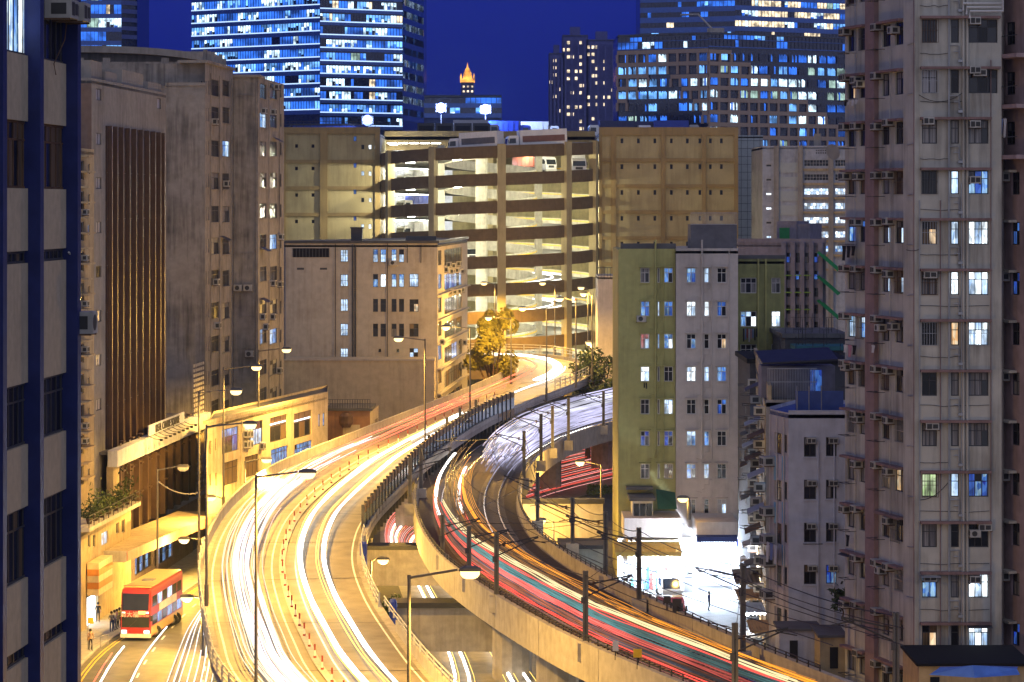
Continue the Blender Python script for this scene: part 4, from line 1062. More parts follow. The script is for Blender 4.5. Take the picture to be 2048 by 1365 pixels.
uu = fN2.u(1833); pipe(fN2, bN, [(uu-.05,ztop_),(uu-.05,0)], .045, M_pinkpier)
uu = fN1.u(1736); pipe(fN1, bN, [(uu,ztop_),(uu,0)], .05, M_tower)
for (x0,y0,x1,y1,sag) in ((1837,190,1925,186,16),(1840,1000,1900,960,10),(1812,500,1840,498,3)):
    a, b = fN3.u(x0), fN3.u(x1); za, zb = fN3.z(y0,a), fN3.z(y1,b)
    part('slack_cable', MB().tube([(a+(b-a)*t/8,-.1,za+(zb-za)*t/8-sag*.0285*4*(t/8)*(1-t/8)) for t in range(9)],.02,4), M_dkframe, bN, fN3.M)
# security cages, window hoods and loose pipes that vary from flat to flat
for k in range(-1, 14):
    for f, xa, xb in ((fN1,1695,1712),(fN1,1719,1735),(fN2,1764,1781),(fN2,1790,1808),(fN3,1844,1874),(fN3,1937,1977)):
        q = R.random(); a_, b_ = f.u(xa)-.04, f.u(xb)+.04; zt_ = H-(hy(k)+5-410)*YT/F; zb_ = H-(hy(k)+53-410)*YT/F
        if q < .3:
            mb = MB(); n = max(4, int((b_-a_)/.14)); o_ = R.choice((.06,.06,.3))
            for i in range(n+1): x = a_+(b_-a_)*i/n; mb.box(x-.011,-o_,zb_,x+.011,-o_+.02,zt_-.05)
            for z in (zb_,(zb_+zt_)/2,zt_-.07): mb.box(a_,-o_-.012,z,b_,-o_,z+.025)
            tag(part('window_grille', mb, R.choice([M_alu,M_rust,M_dkframe]), bN, f.M), None, None, None, 'stuff')
        elif q < .42: part('window_awning', MB().loft([[(a_-.1,-.02,zt_+.05),(b_+.1,-.02,zt_+.05),(b_+.1,-.6,zt_-.15),(a_-.1,-.6,zt_-.15)],[(a_-.1,-.02,zt_+.08),(b_+.1,-.02,zt_+.08),(b_+.1,-.6,zt_-.12),(a_-.1,-.6,zt_-.12)]]), R.choice([M_alu,M_dkframe,M_rust]), bN, f.M)
        elif q < .55: ac_unit(f, bN, a_+.05, (zt_+zb_)/2+R.uniform(-.1,.5), .62,.42,.5, R.randint(0,1))
    z = H-(hy(k)+75+R.randint(-6,10)-410)*YT/F; a_ = fN3.u(1840); b_ = fN3.u(R.choice((1896,1925,1978)))
    part('cable', MB().tube([(a_+(b_-a_)*t/6,-.06,z-.12*math.sin(t*math.pi/6)*R.random()) for t in range(7)],.016,4), M_dkframe, bN, fN3.M)
for f, px in ((fN2,1760),(fN2,1784),(fN1,1714),(fN3,1838),(fN3,1880),(fN3,1922),(fN3,1981)): uu = f.u(px); pipe(f, bN, [(uu,ztop_-R.randint(0,20)),(uu,R.randint(0,6))], .03, R.choice([M_alu,M_tower,M_hood]))
# pipes at the top corner
for k in range(3):
    a, b = fN3.u(1925+k*6), fN3.u(2003); z = fN3.z(8+k*8, a)
    part('overflow_pipe', MB().tube([(a,-.25-.1*k,z-.4),(a,-.25-.1*k,z),(b,-.25-.1*k,z),(b,-.25-.1*k,z+2.2-k*.3)],.07,6), M_white, bN, fN3.M)
dish = part('satellite_dish', MB().lathe([(.02,0),(.3,.05),(.5,.2)],14), M_alu, bN, fN1.at(.3,-.8,H-(296-410)*YT/F) @ Matrix.Rotation(1.9,4,'X') @ Matrix.Rotation(.5,4,'Y'))
# --- pink block behind the corner, with balconies high up
YP = 158.; fP1 = Fac(1976,YP,2070,corner_far(1976,YP,2070,-1900))
bP = block_thing('pink_block', 'pink block of flats half hidden at the picture edge, pipes down its corner', 'apartment block', fP1)
wins = []
for k in range(-1, 14):
    y = hy(k)+12
    if k >= 3:
        wins += [rz_(fP1,2023,2039,k,8,54)+(R.choice(['dcd','kdd','ccd','vdd']),2,.6), rz_(fP1,1996,2000,k,8,50)+(R.choice('wdbd'),1,0), rz_(fP1,1984,1988,k,8,50)+(R.choice('bdwd'),1,0)]
    else: wins += [rz_(fP1,2012,2030,k,8,54)+('dkc',2,.6), rz_(fP1,1996,2003,k,4,40)+('w' if k == 2 else 'd',1,0)]
facade(fP1, bP, None, None, wins, M_pink, z0=0, z1=ztop_, fm=M_dkframe)
sides(bP, fP1, None, (6,10), 0, ztop_, M_pink)
for k in range(3, 14):
    z1, z0 = zrow(k, 4, 9); slab(fP1, bP, 'hood', 0, fP1.L*.62, z0, z1, .5, M_tower)
    if k % 2: ac_unit(fP1, bP, fP1.u(2006), z0-.5, .8,.5,.5)
for i, px in enumerate((1988,1993,1996,2001,2005)): uu = fP1.u(px); pipe(fP1, bP, [(uu,ztop_),(uu,0)], .06 if i % 2 else .09, M_pink if i % 2 else M_hood)
for k in (0,1,2):
    z1, z0 = zrow(k, 76, 84); slab(fP1, bP, 'balcony_slab', fP1.u(1996), fP1.L, z0, z1, 1.2, M_pink)
    for j in range(16):
        uu = fP1.u(1997)+j*.16; slab(fP1, bP, 'balcony_bar', uu, uu+.025, z1, z1+1.0, 1.18, M_dkframe, -1.15)
    slab(fP1, bP, 'balcony_rail', fP1.u(1996), fP1.L, z1+1.0, z1+1.05, 1.2, M_dkframe, -1.14)
# --- K: yellow-green and white flats
YK = 256.
M_ygreen = mat('yellow_green_render', (.40,.385,.15), .85, var=.1, grime=.4, dirt=(.12,.11,.04))
M_wflat = mat('pinkish_white_render', (.50,.45,.42), .85, var=.08, grime=.35, dirt=(.18,.15,.13))
fK1 = Fac(1237,YK,1352,YK); fK2 = Fac(1352,YK-.6,1476,YK-.6)
bK = block_thing('yellow_green_flats', 'yellow-green and white block of flats with stepped drainpipes above the shops', 'apartment block', fK1)
ys = [536,603,668,733.5,799,862.5,928,998.5]
g1 = [('cdc','d','bdb'),('bvb','w','bvb'),('rwr','b','bBb'),('BwB','d','ddd'),('ddd','d','wBw'),('vdd','k','vdv'),('ddd','d','cdd')]
w1 = [('bvb','w','kdk'),('BwB','B','vdv'),('dbd','k','kok'),('BBw','w','bvb'),('kkd','k','vdd'),('wbw','b','ddd'),('bdb','w','kdk'),('cdc','k','pwp')]
wins = []
for y, c in zip(ys, g1): wins += [(1281,y,1299,y+30,c[0],2,.66),(1315,y,1319.5,y+30,c[1],1,0),(1328,y,1346,y+30,c[2],2,.66)]
zz0, zK = facade(fK1, bK, 498, None, wins, M_ygreen, t=.07, fm=M_white, sill=M_ygreen, hood=M_ygreen)
wins = []
for y, c in zip(ys, w1): wins += [(1373,y,1392,y+30,c[0],2,.66),(1408,y,1418.5,y+30,c[1],1,.6),(1434,y,1453,y+30,c[2],2,.66)]
zz0, zK2 = facade(fK2, bK, 497, None, wins, M_wflat, t=.07, fm=M_white, sill=M_wflat, hood=M_wflat)
sides(bK, fK2, None, (0,15), 0, zK2, M_wflat); part('wall', MB().box(0,.5,0,fK1.L,15,zK-.1), M_ygreen, bK, fK1.M)
part('roof_edge', MB().box(.2,.1,zK-.09,fK1.L,.5,zK+.5), M_roof, bK, fK1.M)
for xs, f in (((1311,1327,1324.5),fK1),((1404,1424,1421.5),fK2)):
    uu, vv = f.u(xs[0]), f.u(xs[1])
    pipe(f, bK, [(uu, f.z(480,uu)),(uu, 12)], .09, M_wflat if f is fK2 else M_ygreen); pipe(f, bK, [(vv, f.z(530,vv)),(vv, 12)], .05, M_wflat if f is fK2 else M_ygreen)
    for y in ys:
        z = f.z(y+42, uu)
        part('branch_pipe', MB().tube([(vv,-.13,z+.5),(vv-.3,-.13,z+.5),(vv-.3,-.13,z),(uu+.25,-.13,z),(uu+.25,-.13,z-.4),(uu,-.13,z-.45)],.04,5).tube([(uu-.6,-.13,z-.6),(uu,-.13,z-.75)],.035,5), M_wflat if f is fK2 else M_ygreen, bK, f.M)
pipe(fK2, bK, [(fK2.u(1445+13), zK2),(fK2.u(1458), 14)], .04, M_wflat); pipe(fK1, bK, [(fK1.u(1349), zK),(fK1.u(1349), 14)], .05, M_ygreen)
ac_unit(fK1, bK, fK1.u(1273), fK1.z(644,5), .9,.6,.5,1)
# roof stair house with railing
fKr = Fac(1382,YK+5,1474,YK+5)
part('stair_house', MB().box(0,0,zK2-.3,fKr.L,5,fKr.z(450,1)), mat('dark_render',(.16,.15,.16),.85,grime=.3), bK, fKr.M)
zt = fKr.z(450,1)
for k in range(24): part('rail_post', MB().box(fKr.L*k/23-.025,-.03,zt,fKr.L*k/23+.025,.03,zt+1.15), M_alu, bK, fKr.M)
for h in (.05,1.15): part('rail', MB().box(0,-.035,zt+h-.03,fKr.L,.035,zt+h+.03), M_alu, bK, fKr.M)
# green wing
YW = 262.; fK3 = Fac(1474,YW,1569,YW)
bW = block_thing('green_wing', 'lower olive green wing of flats beside the white flank', 'apartment block', fK3)
wins = []
for y, c in ((556,('cdcddd','cdc')),(623,('bdBbwd','BwB')),(689,('kdkddk','kdd')),(756,('ddd','-')),(815,('wbwwbd','-')),(880,('dvd','-')),(948,('bvb','-')),(1016,('vdv','-'))):
    wins.append((1481,y,1513,y+31,c[0],3,.66) if y < 740 else (1481,y,1500,y+31,c[0],2,.66))
    if c[1] != '-': wins.append((1543,y,1561,y+31,c[1],2,.66))
z0, zW = facade(fK3, bW, 518, None, wins, mat('olive_green_render', (.27,.28,.11), .85, grime=.4), fm=M_white, t=.07)
sides(bW, fK3, None, (0,12), 0, zW, M_ygreen); part('roof_edge', MB().box(-.05,-.1,zW,fK3.L+.1,.4,zW+.35), M_roof, bW, fK3.M)
for px in (1515,1530): slab(fK3, bW, 'pilaster', fK3.u(px), fK3.u(px+3), 0, zW, .15, M_ygreen)
ac_unit(fK3, bW, fK3.u(1482), fK3.z(780,1), 1.0,1.0,.6); ac_unit(fK3, bW, fK3.u(1502), fK3.z(775,1), .8,.6,.8)
# block behind, left of the flats
fX = Fac(1196,415,1240,415)
bX = block_thing('narrow_block', 'narrow dim beige block showing between the ramp and the yellow-green flats', 'apartment block', fX)
z0, zX = facade(fX, bX, 552, None, [(1231,597,1235,607,'d',1,0),(1231,652,1235,662,'d',1,0)], M_wflat); sides(bX, fX, None, (0,12), 0, zX, M_wflat)
for k in range(6): ac_unit(fX, bX, fX.u(1231), fX.z(575+k*28,1), .8,.6,.9)
for k in range(8): part('rail_post', MB().box(fX.L*k/7-.03,-.03,zX-.3,fX.L*k/7+.03,.03,zX+1.3), M_dsteel, bX, fX.M)
part('rail', MB().box(0,-.03,zX+1.2,fX.L,.03,zX+1.3), M_dsteel, bX, fX.M)
# --- L: shaded school-like block with piers and green awnings
YL = 330.; fL1 = Fac(1475,YL,1652,YL-4)
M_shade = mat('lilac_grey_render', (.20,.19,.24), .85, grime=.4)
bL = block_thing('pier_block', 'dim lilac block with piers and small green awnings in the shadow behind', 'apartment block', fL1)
wins = []
for r in range(6):
    for c in range(8):
        x = 1575+c*18.5-3
        if x > 1630: continue
        wins.append((x,508+r*34 if r else 506,x+14,526+r*34,R.choice(['dkd','kdk','cdd','vkk']),2,.6))
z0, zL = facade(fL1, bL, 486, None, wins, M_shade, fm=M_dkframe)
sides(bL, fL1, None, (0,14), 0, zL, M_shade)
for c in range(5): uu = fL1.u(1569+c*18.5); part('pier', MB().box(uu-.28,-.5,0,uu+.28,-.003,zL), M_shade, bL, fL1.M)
for c in range(3):
    for r in range(1,4): uu = fL1.u(1573+c*18.5); z = fL1.z(516+r*34,uu); part('window_ledge', MB().box(uu,-.6,z-.12,uu+.85,-.003,z), mat('lime_paint',(.16,.30,.04),.7), bL, fL1.M)
M_awn = mat('green_canvas', (.02,.22,.05), .8)
for r in range(3):
    uu = fL1.u(1640); z = fL1.z(502+r*48,uu); part('awning', MB().loft([[(uu,-.1,z),(uu+2.6,-.1,z-2.2),(uu+2.6,-.16,z-2.2),(uu,-.16,z)],[(uu,-1.6,z-.2),(uu+2.6,-1.6,z-2.4),(uu+2.6,-1.66,z-2.4),(uu,-1.66,z-.2)]]), M_awn, bL, fL1.M)
part('stair_house', MB().box(fL1.u(1540),3,zL-.3,fL1.u(1580),9,zL+2.6).box(fL1.u(1580)+.003,3.3,zL-.3,fL1.u(1606),9,zL+2.3), M_shade, bL, fL1.M)
part('roof_hatch', MB().box(fL1.u(1546),2.93,zL+.3,fL1.u(1566),2.99,zL+1.8), mat('green_door',(.02,.2,.06),.6), bL, fL1.M)
part('parapet', MB().box(0,-.1,zL,fL1.L,.2,zL+.5), M_shade, bL, fL1.M)
# --- low dark roofs, cage roof terrace, and the pale blue-lit block
YC = 190.; fC1 = Fac(1532,YC,1692,YC)
bC1 = block_thing('alley_tenement', 'narrow old tenement along the alley, crowded with air conditioners and awnings, cage on its roof', 'tenement', fC1)
zc = fC1.z(800,1)
wall(fC1, bC1, 0, zc, (), mat('beige_grey_render',(.34,.31,.27),.85,grime=.5))
uV = -640   # alley flank runs away to the left
fC2 = Fac(1502,corner_far(1532,YC,1502,420),1532,YC)
YCf = 240.; fC2 = Fac(1508,YCf,1536,YC)
wins = []
for r in range(9):
    for c in range(4):
        a = fC2.L*(.08+.23*c); z = zc-1.9-2.75*r
        if z > .5: wins.append(('z',(a,z,a+fC2.L*.12,z+1.4),R.choice(['d','k','y','b','w','o']),2,0))
facade(fC2, bC1, None, None, wins, M_ochre, z0=0, z1=zc+.5, fm=M_dkframe, split=False)
for r in range(8):
    z = zc-1.2-2.75*r
    for c in range(4):
        u_ = fC2.L*(.03+.24*c)+R.random()*2
        ac_unit(fC2, bC1, u_, z-.2-R.random()*.6, .9,.6,.8, R.randint(0,1))
        if R.random() < .6: part('window_awning', MB().loft([[(u_,-.05,z+.9),(u_+3.5,-.05,z+.9),(u_+3.5,-1.3,z+.35),(u_,-1.3,z+.35)],[(u_,-.05,z+.95),(u_+3.5,-.05,z+.95),(u_+3.5,-1.3,z+.4),(u_,-1.3,z+.4)]]), R.choice([M_dkframe,M_rust,M_alu]), bC1, fC2.M)
        part('drying_rack', MB().tube([(u_+.2,-.05,z-.9),(u_+.2,-1.5,z-.85)],.025,4).tube([(u_+2.2,-.05,z-.9),(u_+2.2,-1.5,z-.85)],.025,4).tube([(u_+.2,-1.45,z-.85),(u_+2.2,-1.45,z-.85)],.025,4), M_dsteel, bC1, fC2.M)
sl = part('roof', MB().prism([(fC1.a.x,YC),(fC1.a.x+fC1.L,YC),(fC1.a.x+fC1.L,YCf),(fC2.a.x,YCf)], zc-.5, zc-.2), M_roof, bC1)
part('parapet', MB().box(0,-.02,zc+.003,fC2.L,.25,zc+1.0), M_ochre, bC1, fC2.M)
# cage terrace on the roof
cg = thing('roof_cage', 'barred steel cage terrace with a blue-lit door on the tenement roof', 'cage', fC1.at(.2,1.5,zc-.2))
zt = fC1.z(735,1)
for k in range(30): put('bar', MB().box(-.02,-.02,0,.02,.02,zt-zc).mesh('bar', M_alu) if k == 0 else bpy.data.meshes['bar'], cg, fC1.at(.25+k*.115,1.2,zc-.19))
put('top_rail', MB().box(0,-.03,0,3.5,.03,.08).mesh('top_rail', M_alu), cg, fC1.at(.2,1.2,zt-.2)); put('mid_rail', MB().box(0,-.035,0,3.5,.035,.06).mesh('mid_rail', M_alu), cg, fC1.at(.2,1.2,(zt+zc)/2))
put('wall', MB().box(0,4.5,0,5.3,7,2.3).mesh('wall', M_shade), cg, fC1.at(.1,0,zc-.19))
put('door', MB().box(0,4.3,0,.8,4.45,2.0).mesh('door', PANE['v']), cg, fC1.at(3.6,0,zc-.18))
put('canopy', MB().box(0,0,0,5.4,6,.12).mesh('canopy', M_dsteel), cg, fC1.at(-.1,1.6,zt+.1) @ Matrix.Rotation(.09,4,'X') @ Matrix.Rotation(-.05,4,'Y'))
# jumble of dark roofs behind
for (x0,x1,yt,yb,Y,lab,m) in ((1500,1692,715,760,232,'black tarred flat roof just behind the cage terrace',M_black),(1570,1690,665,720,250,'dark low roof with a railed deck below the pier block',M_roof),(1596,1690,690,712,246,'teal shed with a silver foil wall among the dark roofs',mat('teal_sheet',(.03,.12,.14),.6))):
    a, b = P(x0,yt,Y), P(x1,yb,Y)
    r = thing('rear_roof', lab, 'outbuilding', Matrix.Translation((a.x,Y,0)))
    part('wall', MB().box(a.x,Y,0,b.x,Y+12,a.z-.5), mat('soot_render',(.07,.07,.08),.9), r); part('roof', MB().box(a.x-.3,Y-.3,a.z-.5,b.x+.3,Y+12,a.z-.1), m, r)
    for k in range(9):
        if lab.startswith('dark'): part('rail_post', MB().box(a.x+k*.8,Y,a.z-.1,a.x+k*.8+.05,Y+.05,a.z+1.3), M_dsteel, r)
    for k in range(5): x = a.x+R.random()*(b.x-a.x); part('aerial', MB().tube([(x,Y+2,a.z-.1),(x,Y+2,a.z+1.5+R.random())],.03,4).tube([(x-.5,Y+2,a.z+1.3),(x+.5,Y+2,a.z+1.3)],.02,4), M_dsteel, r)
# pale block
YQ = 178.; fQ2 = Fac(1577,YQ,1692,YQ); fQ1 = Fac(1540,corner_far(1577,YQ,1540,-1300),1577,YQ)
M_pq = mat('shoplit_pale_render', (.50,.52,.60), .85, var=.1, grime=.35, dirt=(.15,.15,.18))  # blue-white shop light is put into this wall colour
bQ = block_thing('pale_block', 'pale block of flats with a roof tank basin, white flank and blue striped side', 'apartment block', fQ2)
wins = []
for y, c, c2 in ((875,'kdc','kdd'),(960,'ddc','cdd'),(1046,'kdk','dcd'),(1130,'kdy','vbv')):
    wins += [(1608,y,1632,y+39,c,2,.62),(1652,y,1673,y+38,c2,2,.62)]
z0, zQ = facade(fQ2, bQ, 822, None, wins, M_pq, fm=M_dkframe, sill=M_pq)
wins = []
for y in (866,960,1046,1130,1215): wins += [(1549,y,1563,y+42,'dyd',2,.6),(1567,y+4,1574,y+40,R.choice('dky'),1,0)]
facade(fQ1, bQ, 822, None, wins, M_wflat, fm=M_dkframe)
for k, px in enumerate((1548,1556,1564,1571)): a, b = fQ1.u(px), fQ1.u(px+6); part('stripe', MB().box(a,-.02,fQ1.z(960,a),b,-.003,fQ1.z(912,a)).box(a,-.02,fQ1.z(1130,a),b,-.003,fQ1.z(1090,a)).box(a,-.02,fQ1.z(1046,a),b,-.003,fQ1.z(1004,a)), mat('sky_blue_paint',(.2,.38,.5),.7) if k % 2 == 0 else mat('lilac_paint',(.5,.45,.48),.7), bQ, fQ1.M)
sides(bQ, fQ1, fQ2, (3,8), 0, zQ, M_pq, mat('blue_roof_paint',(.06,.10,.30),.7)); 
slab(fQ2, bQ, 'parapet', 0, fQ2.L, zQ-.01, zQ+.02, .02, M_pq, .25)
for y, c in ((875,1610),(960,1611),(1046,1610),(1130,1612)):
    for px in (c, 1654): uu = fQ2.u(px); ac_unit(fQ2, bQ, uu+.1, fQ2.z(y+12,uu), .6,.38,.35)
for y in (930,1030,1085,1130,1195): uu = fQ1.u(1549); ac_unit(fQ1, bQ, .1, fQ1.z(y,.2), .9,.6,.8)
for px in (1636,1668,1689): uu = fQ2.u(px); pipe(fQ2, bQ, [(uu,zQ-2),(uu,2)], .05, M_pq)
for k in range(3): uu = fQ1.u(1543+k*14); pipe(fQ1, bQ, [(uu,zQ-.5),(uu,1)], .05, M_wflat)
part('roof_wall', MB().box(fQ2.u(1596),1.4,zQ-.3,fQ2.L,1.6,zQ+1.2), mat('blue_roof_paint',(.06,.10,.30),.7), bQ, fQ2.M)
for px in (1596,1620,1645): uu = fQ2.u(px); part('railing_post', MB().tube([(uu,.6,zQ-.2),(uu,.6,zQ+1.6)],.04,5), M_alu, bQ, fQ2.M)
part('rack', MB().tube([(fQ2.u(1606),-.1,fQ2.z(1088,1)),(fQ2.u(1606),-.9,fQ2.z(1085,1)),(fQ2.u(1642),-.9,fQ2.z(1085,1)),(fQ2.u(1642),-.1,fQ2.z(1088,1))],.03,4), M_dsteel, bQ, fQ2.M)
# low walls and huts in front of it
for (x0,x1,yt,yb,Y,dp,lab,m) in ((1560,1640,1262,1330,168,3,'grey flat-roofed hut at the foot of the pale block',M_pq),(1640,1690,1275,1345,165,4,'ochre hut with a slit window beside the residential tower',M_ochre),(1838,2060,1332,1400,146,6,'low podium roof with a blue-lit tarpaulin at the foot of the residential tower',M_ochre)):
    a, b = P(x0,yt,Y), P(x1,yb,Y); r = thing('hut', lab, 'hut', Matrix.Translation((a.x,Y,0)))
    part('wall', MB().box(a.x,Y,0,b.x,Y+dp,a.z), m, r); part('roof', MB().box(a.x-.15,Y-.2,a.z+.002,b.x+.15,Y+dp,a.z+.15), M_black if x1 > 2000 else M_roof, r)
    part('window', MB().box(a.x+.6,Y-.04,a.z-1.9,a.x+1.1,Y-.003,a.z-.6), PANE['d'], r)
tp = P(1925,1348,146); tm = MB()
tm.loft([[tuple(G(1858,1350,11.3)),tuple(G(1950,1356,11.35)),tuple(G(2040,1350,11.3))],[tuple(G(1876,1338,11.5)),tuple(G(1945,1331,11.9)),tuple(G(2034,1338,11.5))],[tuple(G(1880,1334,11.25)),tuple(G(1945,1333,11.3)),tuple(G(2036,1334,11.25))]], closed=False, cap=False)
one('tarpaulin', tm, mat('blue_tarpaulin',(.10,.22,.62),.5), 'blue tarpaulin stretched over the low podium roof', 'tarpaulin')
# --- shops under the flats
M_shopw = mat('shop_front_white', (.7,.7,.72), .6, var=.08)
sh = thing('shop_podium', 'shop podium with lit open fronts and canvas awnings under the yellow-green flats', 'shops', Matrix.Translation(P(1245,1180,248)))
a, b = P(1248,1037,250), P(1362,1075,250); part('terrace_wall', MB().box(a.x,250,b.z,b.x,255.9,a.z), M_wflat, sh)
a, b = P(1392,1042,249), P(1474,1070,249); part('canopy_box', MB().box(a.x,248,b.z-.15,b.x,255.3,a.z), M_wflat, sh)
a, b = P(1256,1080,251), P(1360,1102,251); part('upper_wall', MB().box(a.x,251,b.z-1,b.x,255.7,a.z), M_ochre, sh)
for k in range(6):
    x = P(1268+k*15,0,251).x; part('upper_window', MB().box(x,250.9,b.z+.05,x+.55,250.997,a.z-.25), PANE[R.choice('ypcy')], sh)
zf = P(0,1178,256).z
part('back_wall', MB().box(P(1240,0,255).x,255.2,0,P(1476,0,255).x,255.39,P(0,1075,255).z), M_shopw, sh)
for px in (1240,1362,1390,1470): x = P(px,0,252).x; part('column', MB().box(x-.25,251.5,0,x+.25,252,P(0,1075,252).z), M_shopw, sh)
M_shop = glow('shop_interior_light', (.72,.84,1.0), 9.0, True)
for px0, px1, y in ((1262,1352,1098),(1396,1466,1085)):
    for k in range(3):
        x = P(px0+(px1-px0)*(k+.3)/3,0,252).x; z = P(0,y,252).z; part('tube_lamp', MB().box(x,252+k*.5,z-.1,x+1.1,252.15+k*.5,z), M_shop, sh)
for px, y, e in ((1285,1122,5500),(1335,1124,5000),(1412,1100,7000),(1450,1100,7000)):
    p = P(px,y,248.2); ld = bpy.data.lights.new('shop_light_source','POINT'); ld.energy = e; ld.color = (.66,.80,1.0); ld.shadow_soft_size = .3
    o = bpy.data.objects.new('shop_light_source', ld); COL.objects.link(o); o.parent = sh; o.matrix_local = W[sh.name].inverted() @ Matrix.Translation(p)
# goods shelves
for k in range(16):
    x = P(1262+k*6.2,0,253).x; part('goods', MB().box(x,252.6,.02,x+.24,253.2,.5+R.random()*1.6), R.choice([mat('goods_blue',(.05,.15,.4),.6),mat('goods_red',(.4,.08,.06),.6),M_white,mat('goods_teal',(.1,.3,.32),.6),M_dkframe]), sh)
a, b = P(1368,1085,250.6), P(1384,1150,250.6)
part('stair_door', MB().box(a.x,250.5,.02,b.x,250.6,a.z), M_shopw, sh)
for k in range(9): x = a.x+(b.x-a.x)*k/8; part('door_bar', MB().box(x-.02,250.42,.1,x+.02,250.498,a.z-.1), M_alu, sh)
M_canvas = mat('yellow_canvas', (.50,.36,.10), .85, var=.15); M_nav = mat('navy_canvas', (.02,.03,.12), .8)
def awning(label, x0, x1, yb, yf, Y, out, m, n=14, valance=.35, cat='awning'):
    a, b = P(x0,yb,Y), P(x1,yb,Y); zf = P(0,yf,Y-out).z
    mb = MB(); rows = [[],[],[]]
    for i in range(n*2+1):
        x = a.x+(b.x-a.x)*i/(n*2); s = .05*(i % 2)
        rows[0].append((x,Y,a.z)); rows[1].append((x,Y-out,zf-s)); rows[2].append((x,Y-out-.02,zf-valance-s*(2.2)))
    mb.loft(rows, closed=False, cap=False)
    r = thing('awning', label, cat, Matrix.Translation((a.x,Y,a.z)), None); put('canvas', mb.mesh('canvas', m), r, Matrix())
    for i in range(4): x = a.x+.1+(b.x-a.x-.2)*i/3; put('strut', MB().tube([(x,Y,a.z-.9),(x,Y-out+.05,zf-.05)],.03,4).mesh('strut', M_dsteel), r, Matrix())
    return r
awning('big yellow canvas awning with drooping edge over the open-fronted shop', 1228, 1358, 1084, 1104, 250.8, 3.6, M_canvas)
awning('scalloped dark blue valance under the white canopy box', 1392, 1474, 1070, 1074, 248, .5, M_nav, 16, .45)
awning('small navy canvas awning at the mouth of the alley', 1470, 1492, 1078, 1092, 250, 1.2, mat('royal_blue_canvas',(.01,.02,.3),.7), 4, .3)
for (x0,x1,yb,yf,Y,out,m,lab) in ((1462,1512,1138,1165,215,4.0,mat('grey_sheet',(.22,.19,.15),.6),'rusty corrugated lean-to roof with light leaking through, upper of the alley roofs'),(1468,1515,1178,1196,205,3.5,mat('tan_sheet',(.35,.22,.10),.7),'tan plywood lean-to roof over the alley stall'),(1478,1524,1205,1225,196,3.5,mat('pale_blue_sheet',(.35,.45,.55),.6),'pale blue plastic lean-to roof near the railway'),(1492,1535,1240,1262,188,3,mat('tan_sheet',(.35,.22,.10),.7),'tan sheet roof patched with timber frames, next to the railway parapet')):
    awning(lab, x0, x1, yb, yf, Y, out, m, 6, .12, 'lean-to roof')
for px, py, Y, e, c in ((1480,1175,215,260,(1,.9,.75)),(1500,1120,225,220,(.9,.93,1)),(1520,1060,232,150,(.9,.95,1)),(1495,1230,192,260,(1,.95,.85))):
    p = P(px,py,Y); bl_ = thing('bulb', {1480:'bare bulb under the corrugated lean-to',1500:'bare bulb glowing among the alley air conditioners',1520:'small white bulb high in the alley',1495:'bare bulb under the pale blue lean-to'}[px], 'bulb', Matrix.Translation(p))
    part('globe', MB().lathe([(.02,-.1),(.1,-.03),(.1,.05),(.03,.12)],8), glow('bulb_glow',(1,.95,.85),20), bl_, Matrix.Translation(p))
    ld = bpy.data.lights.new('bulb_light','POINT'); ld.energy = e*8; ld.color = c; ld.shadow_soft_size = .12
    o = bpy.data.objects.new('bulb_light', ld); COL.objects.link(o); o.parent = bl_; o.matrix_local = Matrix.Translation((0,-.2,-.2))
# lower bay house parts on the yellow-green flats
a, b = P(1265,1002,252), P(1306,1037,252)
bay = part('bay_window', MB().box(a.x,252,b.z,b.x,255.9,a.z), M_white, bK)
for k in range(3): x = a.x+.1+k*(b.x-a.x-.1)/3; part('pane', MB().box(x,251.9,b.z+.15,x+(b.x-a.x)/3-.12,251.997,a.z-.25), PANE['k'], bay)
part('bay_roof', MB().box(a.x-.3,251.6,a.z+.003,b.x+.2,255.9,a.z+.3), M_roof, bK)
part('hood', MB().box(P(1254,0,253).x,254.6,P(0,984,253).z,P(1308,0,253).x,255.9,P(0,978,253).z), M_roof, bK)
a, b = P(1312,985,254), P(1350,1037,254); part('green_sheet', MB().quad((a.x,254,a.z+.3),(b.x,254,a.z),(b.x,251,b.z+1.2),(a.x,251,b.z+1.2)), mat('dark_green_sheet',(.02,.08,.04),.6), bK)
